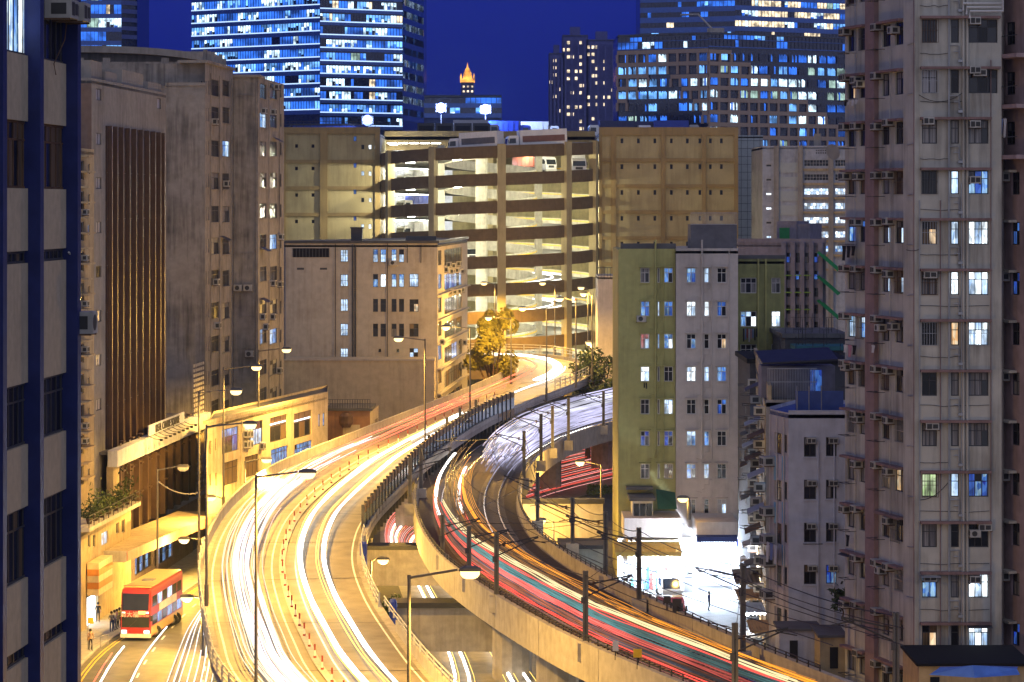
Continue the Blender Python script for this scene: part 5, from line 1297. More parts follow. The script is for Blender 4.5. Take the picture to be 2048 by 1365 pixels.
# ------------------------------------------------------------------ far office and residential towers
O_DARK = mat('curtain_wall_glass', (.012,.02,.06), .12, .2, spec=.9); O_BLUE = glow('office_dim_blue', (.03,.17,.85), 1.25, False, .25)
O_MID = glow('office_mid_blue', (.16,.44,1.0), 1.6, False, .3); O_LIT = glow('office_bright', (.60,.82,1.0), 2.2, False, .5)
O_WARM = glow('office_warm', (1.0,.80,.52), 1.5, False, .5); O_GRN = glow('office_greenish', (.5,.75,.65), .8, False, .4)
O_SP = mat('blue_spandrel', (.05,.12,.42), .25, .3, spec=.7); O_LINE = glow('floor_edge_light', (.45,.65,1.0), 1.6)
O_MATS = [O_DARK, O_BLUE, O_MID, O_LIT, O_WARM, O_GRN]
def band_floor(root, f, y0, y1, ysp, pw, probs, line=True, x0=None, x1=None, span=None):
    """one storey of a curtain wall: panes from y0 to y1, spandrel down to ysp"""
    ua = f.u(x0) if x0 is not None else 0; ub = f.u(x1) if x1 is not None else f.L
    um = f.L/2; z1, z0, zs = f.z(y0,um), f.z(y1,um), f.z(ysp,um)
    n = max(1, int(round((ub-ua)/pw))); w = (ub-ua)/n; mb = MB(); run = 0; m = 0
    for i in range(n):
        if run <= 0:
            m = R.choices(range(6), probs)[0]; run = R.choice([1,1,2,2,3,5])
        run -= 1
        mb.quad((ua+i*w+.05,.10,z0),(ua+(i+1)*w-.05,.10,z0),(ua+(i+1)*w-.05,.10,z1),(ua+i*w+.05,.10,z1), m)
        mb.box(ua+(i+1)*w-.06,-.06,z0,ua+(i+1)*w+.06,.12,z1,0)
        if m in (2,3) and R.random() < .8:      # desks, blinds and ceiling lights behind the glass
            h = z0+(z1-z0)*R.uniform(.2,.7); mb.quad((ua+i*w+.1,.09,z0),(ua+(i+1)*w-.1,.09,z0),(ua+(i+1)*w-.1,.09,h),(ua+i*w+.1,.09,h), R.choice([0,1,3]))
    o = tag(part('pane_strip', mb, O_MATS, root, f.M), None, None, None, 'stuff')
    part('spandrel', MB().box(ua,-.05,zs,ub,.2,z0-.01), span or O_SP, root, f.M)
    if line: part('edge_light', MB().box(ua,-.16,z0-.38,ub,-.055,z0-.05), O_LINE, root, f.M)
def tower_core(root, f1, f2, ytop, m, dv=(0,30)):
    z1 = f1.z(ytop, 1); sides(root, f1, f2, dv, 0, z1, m)
    mb = MB(); mb.quad((0,.35,0),(f1.L,.35,0),(f1.L,.35,z1),(0,.35,z1)); part('core', mb, m, root, f1.M)
    if f2: part('core', MB().quad((0,.35,0),(f2.L,.35,0),(f2.L,.35,z1),(0,.35,z1)), m, root, f2.M)
fO1 = Fac(383,827,640,800); fO2 = Fac(640,800,805,812); fO3 = Fac(805,815,847,850)
bO = block_thing('office_tower', 'broad blue glass office tower with bright floor lines rising over the car park', 'office tower', fO1)
tower_core(bO, fO1, fO2, -80, O_DARK)
for k in range(-2, 9):
    y = 27+25.8*k
    band_floor(bO, fO2, y+3, y+17, y+25.8, 1.0, [26,36,18,16,2,2])
    if k < 8: band_floor(bO, fO1, y-2, y+13, y+24, 1.0, [3,42,33,22,0,0])
    band_floor(bO, fO1, y+13.01, y+13.8, y+14, 5, [0,100,0,0,0,0], False) if False else None
fO3b = block_thing('office_tower', 'dark office tower strip with fully lit floors tucked behind the blue glass tower', 'office tower', fO3)
tower_core(fO3b, fO3, None, -80, O_DARK)
for k in range(-1, 10):
    y = 5+24*k; lit = k in (0,1,2,5,7,8)
    band_floor(fO3b, fO3, y, y+13, y+24, 1.0, [10,5,10,45,5,25] if lit else [80,12,5,3,0,0], False)
fZ = Fac(120,900,243,900); fZ2 = Fac(243,900,274,905)
bZ = block_thing('office_tower', 'dark blue tower over the curved roof with one lit floor and a striped flank', 'office tower', fZ)
tower_core(bZ, fZ, fZ2, -60, O_DARK)
for k in range(-2, 4): band_floor(bZ, fZ, 10+27*k, 28+27*k, 37+27*k, 1.3, [10,10,15,40,0,25] if k == 1 else ([60,20,5,12,2,1]), False)
for k in range(9): z = fZ2.z(78-k*17,1); part('stripe', MB().box(0,-.1,z,fZ2.L,.1,z+1.4), mat('lilac_stripe',(.10,.13,.35),.7), bZ, fZ2.M)
# low office with a gold-topped tower behind
fW = Fac(848,640,1003,640)
bWl = block_thing('low_office', 'low dark office with a few blue lit windows behind the floodlights', 'office', fW)
tower_core(bWl, fW, None, 190, mat('navy_wall',(.03,.04,.12),.8))
for k in range(2): band_floor(bWl, fW, 196+20*k, 207+20*k, 216+20*k, 1.2, [40,25,15,18,2,0], False)
bGt = thing('gold_topped_tower', 'far slim tower with a floodlit golden pinnacled crown', 'tower', Matrix.Translation(P(935,200,1500)))
M_gold = glow('gold_floodlit_stone', (1.0,.42,.06), 1.6, False, .25)  # floodlighting of the crown is put in as the stone's own glow
a, b = P(922,165,1500), P(948,260,1500); part('shaft', MB().box(a.x,1500,0,b.x,1507,a.z), mat('navy_wall',(.03,.04,.12),.8), bGt)
mb = MB()
for r in range(6):
    for c in range(3):
        x = a.x+1+c*2.3; z = a.z-3-r*2.6
        if R.random() < .7: mb.quad((x,1499.9,z),(x+1.1,1499.9,z),(x+1.1,1499.9,z+1.1),(x,1499.9,z+1.1))
tag(part('lit_window', mb, O_WARM, bGt), None, None, None, 'stuff')
cx = (a.x+b.x)/2
part('crown', MB().loft([[(cx+s*w,1503+t*w,z) for s,t in ((-1,-1),(1,-1),(1,1),(-1,1))] for w,z in ((4.0,a.z),(4.0,a.z+1.5),(2.6,a.z+2),(2.2,a.z+5),(.9,a.z+8))]), M_gold, bGt)
for dx in (-3.6, 3.6, 0): part('pinnacle', MB().loft([[(cx+dx+s*w,1500+t*w,z) for s,t in ((-1,-1),(1,-1),(1,1),(-1,1))] for w,z in ((.5,a.z),(.5,a.z+3+(5 if dx == 0 else 0)),(.05,a.z+5+(6 if dx == 0 else 0)))]), M_gold, bGt)
# residential slabs
for (x0,x1,yt,lab,pr) in ((1098,1128,106,'far block of flats, lowest and most sparsely lit of the hazy trio',.12),(1125,1176,70,'far block of flats, tallest of the hazy trio',.16),(1174,1233,79,'far block of flats beside the stepped office, right of the hazy trio',.10)):
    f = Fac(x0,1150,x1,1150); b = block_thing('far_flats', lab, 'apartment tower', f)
    tower_core(b, f, None, yt, mat('haze_blue_render',(.10,.11,.30),.9), (0,20))  # blue haze of the distance is put into the wall colour
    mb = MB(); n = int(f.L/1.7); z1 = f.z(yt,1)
    for r in range(32):
        on = 0
        for c in range(n):
            if R.random() < pr*1.9*(2.2 if c % 3 == 1 else .5): 
                x, z = c*1.7+.2, z1-4-r*3.05; mb.quad((x,-.02,z),(x+1.2,-.02,z),(x+1.2,-.02,z+1.3),(x,-.02,z+1.3))
    tag(part('lit_window', mb, O_WARM, b, f.M), None, None, None, 'stuff')
    for c in range(4): x = f.L*(c+.5)/4; part('rib', MB().box(x-.4,-.8,0,x+.4,-.03,z1-2), mat('haze_blue_render',(.10,.11,.30),.9), b, f.M)
    part('roof_house', MB().box(f.L*.3,2,z1-.2,f.L*.7,9,z1+3.5), mat('haze_blue_render',(.10,.11,.30),.9), b, f.M)
# stepped beige-and-glass office
fS1 = Fac(1235,712,1417,700); fS2 = Fac(1417,700,1692,723)
bS = block_thing('stepped_office', 'office block of dark glass overlaid with stepping beige stone bands', 'office', fS1)
tower_core(bS, fS1, fS2, 70, O_DARK, (0,30))
M_bstone = mat('beige_stone_cladding', (.40,.29,.22), .7, var=.08)
rEnd = [1462,1500,1539,1577,1614,1652,1692,1692,1692]
lR = [[(1235,1417)],[(1235,1417)],[(1235,1297),(1342,1417)],[(1235,1275),(1364,1417)],[(1235,1254),(1387,1417)],[(1405,1417)],[],[],[]]
OP = {'d':O_DARK,'b':O_BLUE,'m':O_MID,'l':O_LIT,'g':O_GRN}
for k in range(9):
    y = 100+24.6*k
    for f, rg in ((fS2,[(1417,rEnd[k])]),(fS1,lR[k])):
        for a, b in rg:
            um = f.u((a+b)/2); part('stone_band', MB().box(f.u(a),-.35,f.z(y+8,um),f.u(b),.3,f.z(y,um)), M_bstone, bS, f.M)
            n = max(1, round((b-a)/19.4))
            for i in range(n+1): uu = f.u(a)+(f.u(b)-f.u(a))*i/n; part('stone_pier', MB().box(uu-.32,-.33,f.z(y+24.6,um),uu+.32,.3,f.z(y+8,um)-.003), M_bstone, bS, f.M)
    for f, a, b in ((fS1,1235,1417),(fS2,1417,1692)):
        n = 9 if f is fS1 else 14; um = f.L/2; prob = [55,18,14,10,0,3] if k else [80,12,5,3,0,0]
        if k in (1,2,3) : prob = [15,15,22,34,0,14] if f is fS2 else [25,22,30,23,0,0]
        for i in range(n):
            u0, u1 = f.L*i/n+.3, f.L*(i+1)/n-.3; z1, z0 = f.z(y+8.5,um), f.z(y+24,um)
            m = R.choices(range(6), prob)[0]; mb = MB(); q = 5
            for j in range(q):
                mm = m if R.random() < .8 else R.choice([0,1,m])
                mb.quad((u0+(u1-u0)*j/q+.03,.08,z0),(u0+(u1-u0)*(j+1)/q-.03,.08,z0),(u0+(u1-u0)*(j+1)/q-.03,.08,z1-.9*R.random()),(u0+(u1-u0)*j/q+.03,.08,z1), mm)
            part('pane', mb, O_MATS, bS, f.M)
for f in (fS1, fS2): band_floor(bS, f, 74, 82, 83, 1.2, [70,25,5,0,0,0], False); band_floor(bS, f, 84, 97, 99, 1.2, [40,25,25,10,0,0] if f is fS1 else [88,10,2,0,0,0], False)
part('roof_crane', MB().box(0,3,0,4,5,1.2).tube([(1,4,1),(-3,4,5),(-8,4,5)],.25,5), M_pale, bS, fS1.at(fS1.u(1405),0,fS1.z(70,1)))
fB1 = Fac(1280,900,1470,890); fB2 = Fac(1470,890,1692,910)
bB1 = block_thing('glass_tower', 'tall blue glass tower behind the stepped office with warm lit floors', 'office tower', fB1)
tower_core(bB1, fB1, fB2, -60, O_DARK, (0,30))
for k in range(-1, 5):
    y = 4+20.5*k
    band_floor(bB1, fB1, y, y+10, y+20.5, 1.3, [62,22,8,6,2,0], False); band_floor(bB1, fB2, y, y+11, y+20.5, 1.3, [18,6,2,14,58,2] if k != 3 else [60,12,5,10,13,0], False)
# white flank and grey industrial block between them and the lilac block
fV = Fac(1476,480,1526,480); bV = block_thing('white_flank_block', 'narrow grey-white tiled flank beside the mustard car park', 'industrial block', fV)
M_vw = mat('grey_white_tile', (.36,.40,.42), .7, var=.06)
zV = fV.z(271,1); wall(fV, bV, 0, zV, (), M_vw); sides(bV, fV, None, (0,20), 0, zV, M_vw)
for k in range(14): z = zV-1.4*k-1; part('tile_joint', MB().box(0,-.02,z,fV.L,-.003,z+.07), M_dkframe, bV, fV.M)
for k in range(4): u_ = fV.L*(k+.5)/4; part('tile_joint', MB().box(u_,-.024,0,u_+.06,-.004,zV), M_dkframe, bV, fV.M)
fI = Fac(1525,430,1694,428); bI = block_thing('grey_industrial_block', 'grey industrial block with white-lit corridor windows behind the residential tower', 'industrial block', fI)
wins = []
for k, y in enumerate((320,348.5,377,406,434.5,463,491.5)):
    c = ['dkd','kdd','wBw','wwB','BwB','wBw','bwb'][k]
    wins += [(1608,y,1657,y+13,c*4,8,.5),(1670,y,1692,y+13,c*3,4,.5)]
    wins += [(1532,y+9,1543,y+14,['-','d','B','B','d','w','b'][k] if k else 'd',1,0)]
z0, zI = facade(fI, bI, 292, None, wins, mat('blue_grey_render',(.34,.37,.44),.85,grime=.35), fm=M_alu)
sides(bI, fI, None, (0,20), 0, zI, M_grey)
for x in (1553,1601,1662): u_ = fI.u(x); part('pier', MB().box(u_-.4,-.6,0,u_+.4,-.003,zI), M_grey, bI, fI.M)
for k in range(8): z = fI.z(342+28.5*k,1); part('ledge', MB().box(fI.u(1604),-.35,z,fI.L,-.003,z+.35), M_ochre, bI, fI.M); part('panel', MB().box(fI.u(1556),-.12,z-.3,fI.u(1598),-.003,z+1.3), M_vw, bI, fI.M)
mb = MB()
for r in range(2):
    for c in range(8): x = fI.u(1632)+c*.35; z = fI.z(303+5*r,1); mb.box(x,-.03,z,x+.18,.0,z+.2)
tag(part('vent_hole', mb, M_black, bI, fI.M), None, None, None, 'stuff')
part('tank_house', MB().box(fI.u(1626),3,zI-.2,fI.u(1640),6,zI+2), M_grey, bI, fI.M)
# ------------------------------------------------------------------ light trails hanging in the air over the roads
T_W = glow('trail_white', (1.0,.97,.90), 4.0, True); T_WD = glow('trail_soft_white', (1.0,.86,.62), 1.5, True); T_R = glow('trail_red', (1.0,.10,.07), 2.2)
T_O = glow('trail_orange', (1.0,.33,.02), 1.7); T_V = glow('trail_violet_white', (.88,.86,1.0), 1.4, True); T_P = glow('trail_pink', (1.0,.40,.38), 1.6); T_Y = glow('trail_yellow', (1.0,.66,.12), 2.0)
def trail(mb, pts, r, dz, n=5):
    a, w_ = R.random()*6, R.uniform(.25,.5)          # vehicles bob a little as they go
    return mb.tube([p+Z(dz+.05*math.sin(a+i*w_)+.03*math.sin(a*2+i*1.1)) for i, p in enumerate(pts)], r, n)
def lanepts(f, i0, i1, wob=0., seed=0):
    return [fL[i].lerp(fR[i], f + wob*math.sin(i*.23+seed)) for i in range(i0, i1)]
def trails(label, m, lst, name='light_trail'):
    mb = MB()
    for pts, r, dz in lst: trail(mb, pts, r, dz)
    o = put(name, mb.mesh(name, m)); return tag(o, label, 'light trail', None, 'stuff')
N_ = len(fL)
# inbound carriageway (left half)
trails('bundle of soft violet white light trails down the left carriageway of the flyover', T_V, [(lanepts(min(.38,max(.11,.235+.052*R.gauss(0,1))), 0, 46-R.randint(0,12), .005, k*.9), .03+.03*R.random(), .5+.35*R.random()) for k in range(20)])
trails('warm white light trails down the left carriageway of the flyover', T_WD, [(lanepts(min(.40,max(.10,.23+.06*R.gauss(0,1))), 0, 42-R.randint(0,14), .005, k), .028, .55+.3*R.random()) for k in range(20)])
trails('red tail light trails climbing the left carriageway towards the bend', T_R, [(lanepts(.17,34,72,.004,1), .07, .8),(lanepts(.20,34,70,.004,1), .05, .8),(lanepts(.29,34,76,.004,2), .08, .75),(lanepts(.31,38,66,.004,2), .05, .7),(lanepts(.37,34,60,.004,3),.06,.7)])
trails('faint pink light trails low on the left carriageway', T_P, [(lanepts(.15,0,36,.004,1), .04, .8),(lanepts(.25,0,36,.004,1), .045, .8),(lanepts(.335,0,36,.004,2), .05, .75),(lanepts(.37,0,30,.004,2), .04, .7)])
# outbound carriageway
trails('thick white headlight trails sweeping down the right carriageway of the flyover', T_W, [(lanepts(.60+.011*k,0,52,.003,.3), .065, .65) for k in range(3)]+[(lanepts(.75+.010*k,0,47,.003,.5), .05, .65) for k in range(3)]+[(lanepts(.66,44,72,.004,0),.10,.7)])
trails('thin yellow light trails beside the white ones on the right carriageway', T_Y, [(lanepts(.585,0,50,.003,.3), .05, .7),(lanepts(.71,0,40,.003,.5), .045, .6),(lanepts(.725,0,44,.003,.5), .04, .7)])
trails('white light trails round the far bend below the ramp', T_W, [(lanepts(.52+.03*k,62,N_,.004,k), .11, .7) for k in range(4)])
trails('red light trail curling round the inside of the far bend', T_R, [(lanepts(.30,66,N_-8,.004,1), .08, .75)])
# street below
def st(f, a, b): 
    q = [x.lerp(y, f) for x, y in zip(stL, stR)]; return q[a:b]
trails('white and violet light trails along the street below the flyover', T_V, [(st(.46+.03*k+.01*R.random(),0,20+R.randint(0,5)), .03+.03*R.random(), .6) for k in range(14)])
trails('white dashes of headlight trails beside the bus', T_W, [(st(.16,0,8),.07,.6),(st(.30,0,11),.05,.6)])
trails('red light trails along the street below the flyover', T_R, [(st(.80,0,9),.05,.6),(st(.86,0,9),.045,.6),(st(.14,0,7),.05,.8)])
def rd(f, a, b): return [x.lerp(y, f) for x, y in zip(rdA, rdB)][a:b]
trails('broad white light trails on the road under the flyover', T_W, [(rd(f,0,26),r,.6) for f,r in ((.22,.11),(.32,.12),(.62,.14),(.74,.12))])
trails('thin yellow light trails on the road under the flyover', T_Y, [(rd(f,0,26),.03,.55) for f in (.25,.36,.58,.66,.79)])
trails('red light trails on the underpass road beyond the viaduct', T_R, [(rd(f,14,37),.02,.7) for f in (.12,.14,.2,.22,.3,.38,.40,.5,.58,.66,.68,.75,.83,.85)])
trails('pale light trails on the underpass road beyond the viaduct', T_P, [(rd(f,14,37),.028,.6) for f in (.1,.16,.18,.26,.34,.43,.46,.54,.62,.7,.72,.8,.9)])
# railway
iA = lambda f, a, b, dz=0: [x.lerp(y, f) for x, y in zip(vL, vR)][a:b]
def rails_of(f, a, b, n=1, df=0., z=1., dz=0., r=.03, jit=0): return [(iA(f+df*k, a+(R.randint(0,jit) if jit else 0), b-(R.randint(0,jit) if jit else 0)), r*R.uniform(.7,1.3), z+dz*k) for k in range(n)]
T_TL = glow('trail_teal', (.10,.42,.46), .42, False, .05); T_TD = glow('trail_steel_blue', (.06,.14,.22), .5, False, .05); T_RR = glow('trail_rail_red', (1.0,.09,.07), 1.3); T_PK = glow('trail_rail_pink', (1.0,.16,.15), 1.0)
T_YW = glow('trail_pale_yellow', (1.0,.82,.42), 1.2); T_SV = glow('trail_silver', (.70,.68,1.0), .95, True, .08); T_SW = glow('trail_silver_white', (.85,.85,1.0), 1.1, False, .08); T_OD = glow('trail_dull_orange', (1.0,.36,.03), .9)
trails('thick white light trails starting on the outer railway track', T_W, rails_of(.185,44,62,2,.012,1.1,.05,.09)+rails_of(.40,43,57,2,.012,1.2,.05,.08))
trails('thin red light trails along the outer edge of the outer railway track', T_RR, rails_of(.165,0,58,3,.006,.80,.05,.045)+rails_of(.19,0,44,2,0,2.42,.05,.03)+rails_of(.41,40,56,2,.02,1.3,0,.05))
def streaks(label, col, st, f, z0, z1, n, a, b, jit, df=.0, thin=(.010,.034)):
    """many fine uneven streaks side by side, in three brightnesses"""
    for q, k_ in ((.55,'faint'),(1.,'clear'),(1.6,'bright')):
        m = glow('trail_'+label.split()[0]+'_'+k_, col, st*q, False, .06)
        trails(k_+' '+label, m, [(iA(f+df*R.random()+.0015*k, a+R.randint(0,jit), b-R.randint(0,jit)), R.uniform(*thin), z0+(z1-z0)*R.random()) for k in range(n)])
streaks('pink streaks along the outer railway track', (1.0,.15,.13), .95, .19, 1.45, 1.78, 8, 0, 48, 8)
streaks('rosy streaks low along the outer railway track', (.9,.25,.12), .35, .175, .9, 1.4, 4, 0, 48, 16)
streaks('teal streaks along the outer railway track', (.12,.42,.45), .42, .195, 1.85, 2.42, 12, 0, 46, 7)
streaks('blue streaks low along the outer railway track', (.08,.16,.26), .42, .18, .95, 1.4, 8, 0, 42, 10)
streaks('brown streaks above the outer railway track', (.55,.24,.05), .22, .25, 1.6, 2.6, 9, 0, 62, 14, .16)
trails('pale yellow light trails along the outer railway track', T_YW, rails_of(.205,0,44,4,.004,2.56,.06,.032,2)+rails_of(.25,0,36,2,.02,2.5,.0,.02,6))
trails('orange light trails between the two railway tracks', T_O, rails_of(.44,0,52,3,.008,2.15,.03,.035))
trails('dull orange streaks between the two railway tracks', T_OD, rails_of(.47,0,58,5,.014,1.9,.05,.022,8)+rails_of(.36,38,60,2,.03,1.4,0,.04))
trails('soft silver violet streaks sweeping along the inner railway track', T_SV, [(iA(.57+.022*(k%15)+.005*R.random(),55+R.randint(0,2),92),.075,.9+.75*(k//15)+.3*R.random()) for k in range(50)])
trails('bright white streaks along the inner railway track', T_SW, [(iA(.57+.02*k,54+R.randint(0,6),86),.06,2.6+.25*R.random()) for k in range(14)])
trails('twin white light trails above the rails of the inner track', T_W, [(iA(.86,60,92),.06,.4),(iA(.95,60,92),.06,.4)])
# ramp
lst = []
for k in (4, 5):
    for r in (10.6, 12.6): lst.append(([Vector(hel(q, r, .5)) for q in [(-2*pi*k)-1.9+.16*j for j in range(18)]], .09, 0))
trails('curling white light trails on two levels of the spiral ramp', T_W, lst)

# ------------------------------------------------------------------ overhead line masts
M_mast = mat('mast_steel', (.13,.125,.12), .5, .3)
def mast(x, yt, yb, zb, label=None, arm=1, inner=False):
    b = G(x, yb, zb); h = (yb-yt)*b.y/F
    r = thing('overhead_line_mast', label or 'steel overhead line mast with a bracket arm on the railway parapet', 'mast', Matrix.Translation(b), 'overhead line masts')
    part('pole', MB().box(-.17,-.13,-1.0,-.05,.13,h).box(.05,-.13,-1.0,.17,.13,h).box(-.05,-.03,-1.0,.05,.03,h-.01), M_mast, r, Matrix.Translation(b))
    part('base', MB().box(-.5,-.35,-1.2,.5,.35,-.1), M_pale, r, Matrix.Translation(b))
    s = arm
    part('bracket_arm', MB().tube([(0,0,h-.9),(s*2.9,.3,h-.3)],.05,5).tube([(0,0,h-1.6),(s*2.9,.3,h-.35)],.05,5).tube([(s*2.2,.2,h-.5),(s*3.4,.4,h-.75)],.035,5), M_dsteel, r, Matrix.Translation(b))
    part('insulator', MB().lathe([(.03,0),(.14,.05),(.03,.1),(.14,.15),(.03,.2),(.14,.25),(.03,.3)],8), M_rust, r, Matrix.Translation(b+Vector((s*.5,0,h-.95))))
    part('signal_loop', MB().box(-.28,-.2,h-2.0,.0,-.14,h-1.6), M_dkframe, r, Matrix.Translation(b))
    return b+Vector((0,0,h))
MS = [(885,1030,1108,1),(938,1052,1150,1),(993,1066,1190,1),(1171,1142,1283,1),(1470,1246,1410,1),(1211,1024,1150,-1),(1278,1056,1196,-1),(1486,1126,1300,-1),(1145,995,1085,-1),(1075,945,1040,-1),(1048,862,955,-1),(1082,828,920,-1),(1105,812,895,-1),(1137,796,880,-1),(1207,782,850,-1),(842,890,975,1),(858,870,930,1),(894,835,895,1),(920,815,875,1),(952,800,850,1),(1040,775,815,1),(1792,1225,1420,-1),(820,915,1005,1)]
MLAB = ['mast before the stained portal beam end of the viaduct', 'mast by the outer parapet beside the twin white trails', 'mast on the outer parapet, nearest above the lamp with the long arm', 'thick mast on the outer parapet over the painted joint', 'mast on the outer parapet low near the picture edge', 'mast before the grey green shed', 'mast standing against the yellow awning shop', 'mast before the rusty lean-to roofs of the alley', 'mast before the pale yard wall', 'mast at the bend beside the pale yard wall', 'mast at the inner parapet where the far arm begins', 'mast on the inner parapet before the silver streaks', 'second mast on the inner parapet along the silver streaks', 'third mast on the inner parapet along the silver streaks', 'mast on the far arm beside the yellow-green flats', 'mast behind the noise barrier where the white trails start', 'mast near the top of the noise barrier', 'mast beside the top end of the noise barrier', 'slender mast above the end of the noise barrier', 'farthest mast beside the noise barrier', 'mast below the far bend of the flyover', 'mast before the foot of the residential tower', 'mast beside the glass panels of the noise barrier']
tips = [mast(x,yt,yb,9,'steel overhead line '+l, a) for (x,yt,yb,a),l in zip(MS, MLAB)]
# wires
def wire(pts, label, r=.022, sag=.25, name='overhead_wire', n=6):
    out = []
    for a, b in zip(pts, pts[1:]):
        for k in range(n): t = k/n; out.append(a.lerp(b,t)-Z(sag*4*t*(1-t)))
    out.append(pts[-1]); return one(name, MB().tube(out, r, 4), M_dsteel, label, 'wire', 'railway overhead wires')
for f, h in ((.31,4.9),(.31,5.8),(.73,4.9),(.73,5.8)):
    q = [a.lerp(b,f)+Z(h) for a,b in zip(vL,vR)]; pts = [p for p,t in at_len(q, 22)]
    wire(pts, {(.31,4.9):'contact wire over the outer railway track',(.31,5.8):'sagging catenary wire over the outer railway track',(.73,4.9):'contact wire over the inner railway track',(.73,5.8):'sagging catenary wire over the inner railway track'}[(f,h)], .025, .3 if h > 5 else .02)
near = [tips[15],tips[0],tips[1],tips[2],tips[3],tips[4]]
wire([p-Z(.3) for p in near], 'feeder wire strung between the outer masts', .03, .35)
far_ = [tips[13],tips[12],tips[11],tips[10],tips[9],tips[8],tips[5],tips[6],tips[7],tips[21]]
wire([p-Z(.2) for p in far_], 'upper feeder wire strung between the inner masts', .03, .4); wire([p-Z(1.1) for p in far_], 'lower feeder wire strung between the inner masts', .03, .4)
for i, (a, b) in enumerate(((0,5),(1,5),(2,6),(3,6),(3,7),(4,7),(0,9),(16,10))): wire([tips[a]-Z(.6), tips[b]-Z(.6)], 'thin head-span wire crossing above the two tracks', .02, .15)
a = P(318,965,236); b = P(400,985,246); one('slack_wire', MB().tube([a.lerp(b,t/8)-Z(.5*4*(t/8)*(1-t/8)) for t in range(9)],.05,5), M_pale, 'slack pale cable from the unlit street lamp to the breeze-block screen', 'wire')
# trackside signs
for x, yt, yb, m, lab in ((655,0,0,None,''),):
    pass
def track_sign(x, yt, yb, lab, col, w=.5, h=.5):
    p = G(x, yb, 9); hh = (yb-yt)*p.y/F
    r = thing('track_sign', lab, 'sign', Matrix.Translation(p)); part('post', MB().tube([(0,0,-.2),(0,0,hh-h*.5)],.05,5), M_dsteel, r, Matrix.Translation(p))
    part('plate', MB().box(-w/2,-.08,hh-h,w/2,-.05,hh), col, r, Matrix.Translation(p))
track_sign(1231,1282,1314,'small white trackside box on a post by the parapet', M_white,.35,.6); track_sign(1275,1298,1332,'small yellow trackside plate on a post by the parapet', mat('sign_yellow',(.7,.45,.03),.5))
track_sign(1334,1192,1216,'small dark trackside plate near the white van', M_dkframe); track_sign(1354,1198,1224,'trackside signal box on a short post near the white van', M_dkframe,.6,.9)

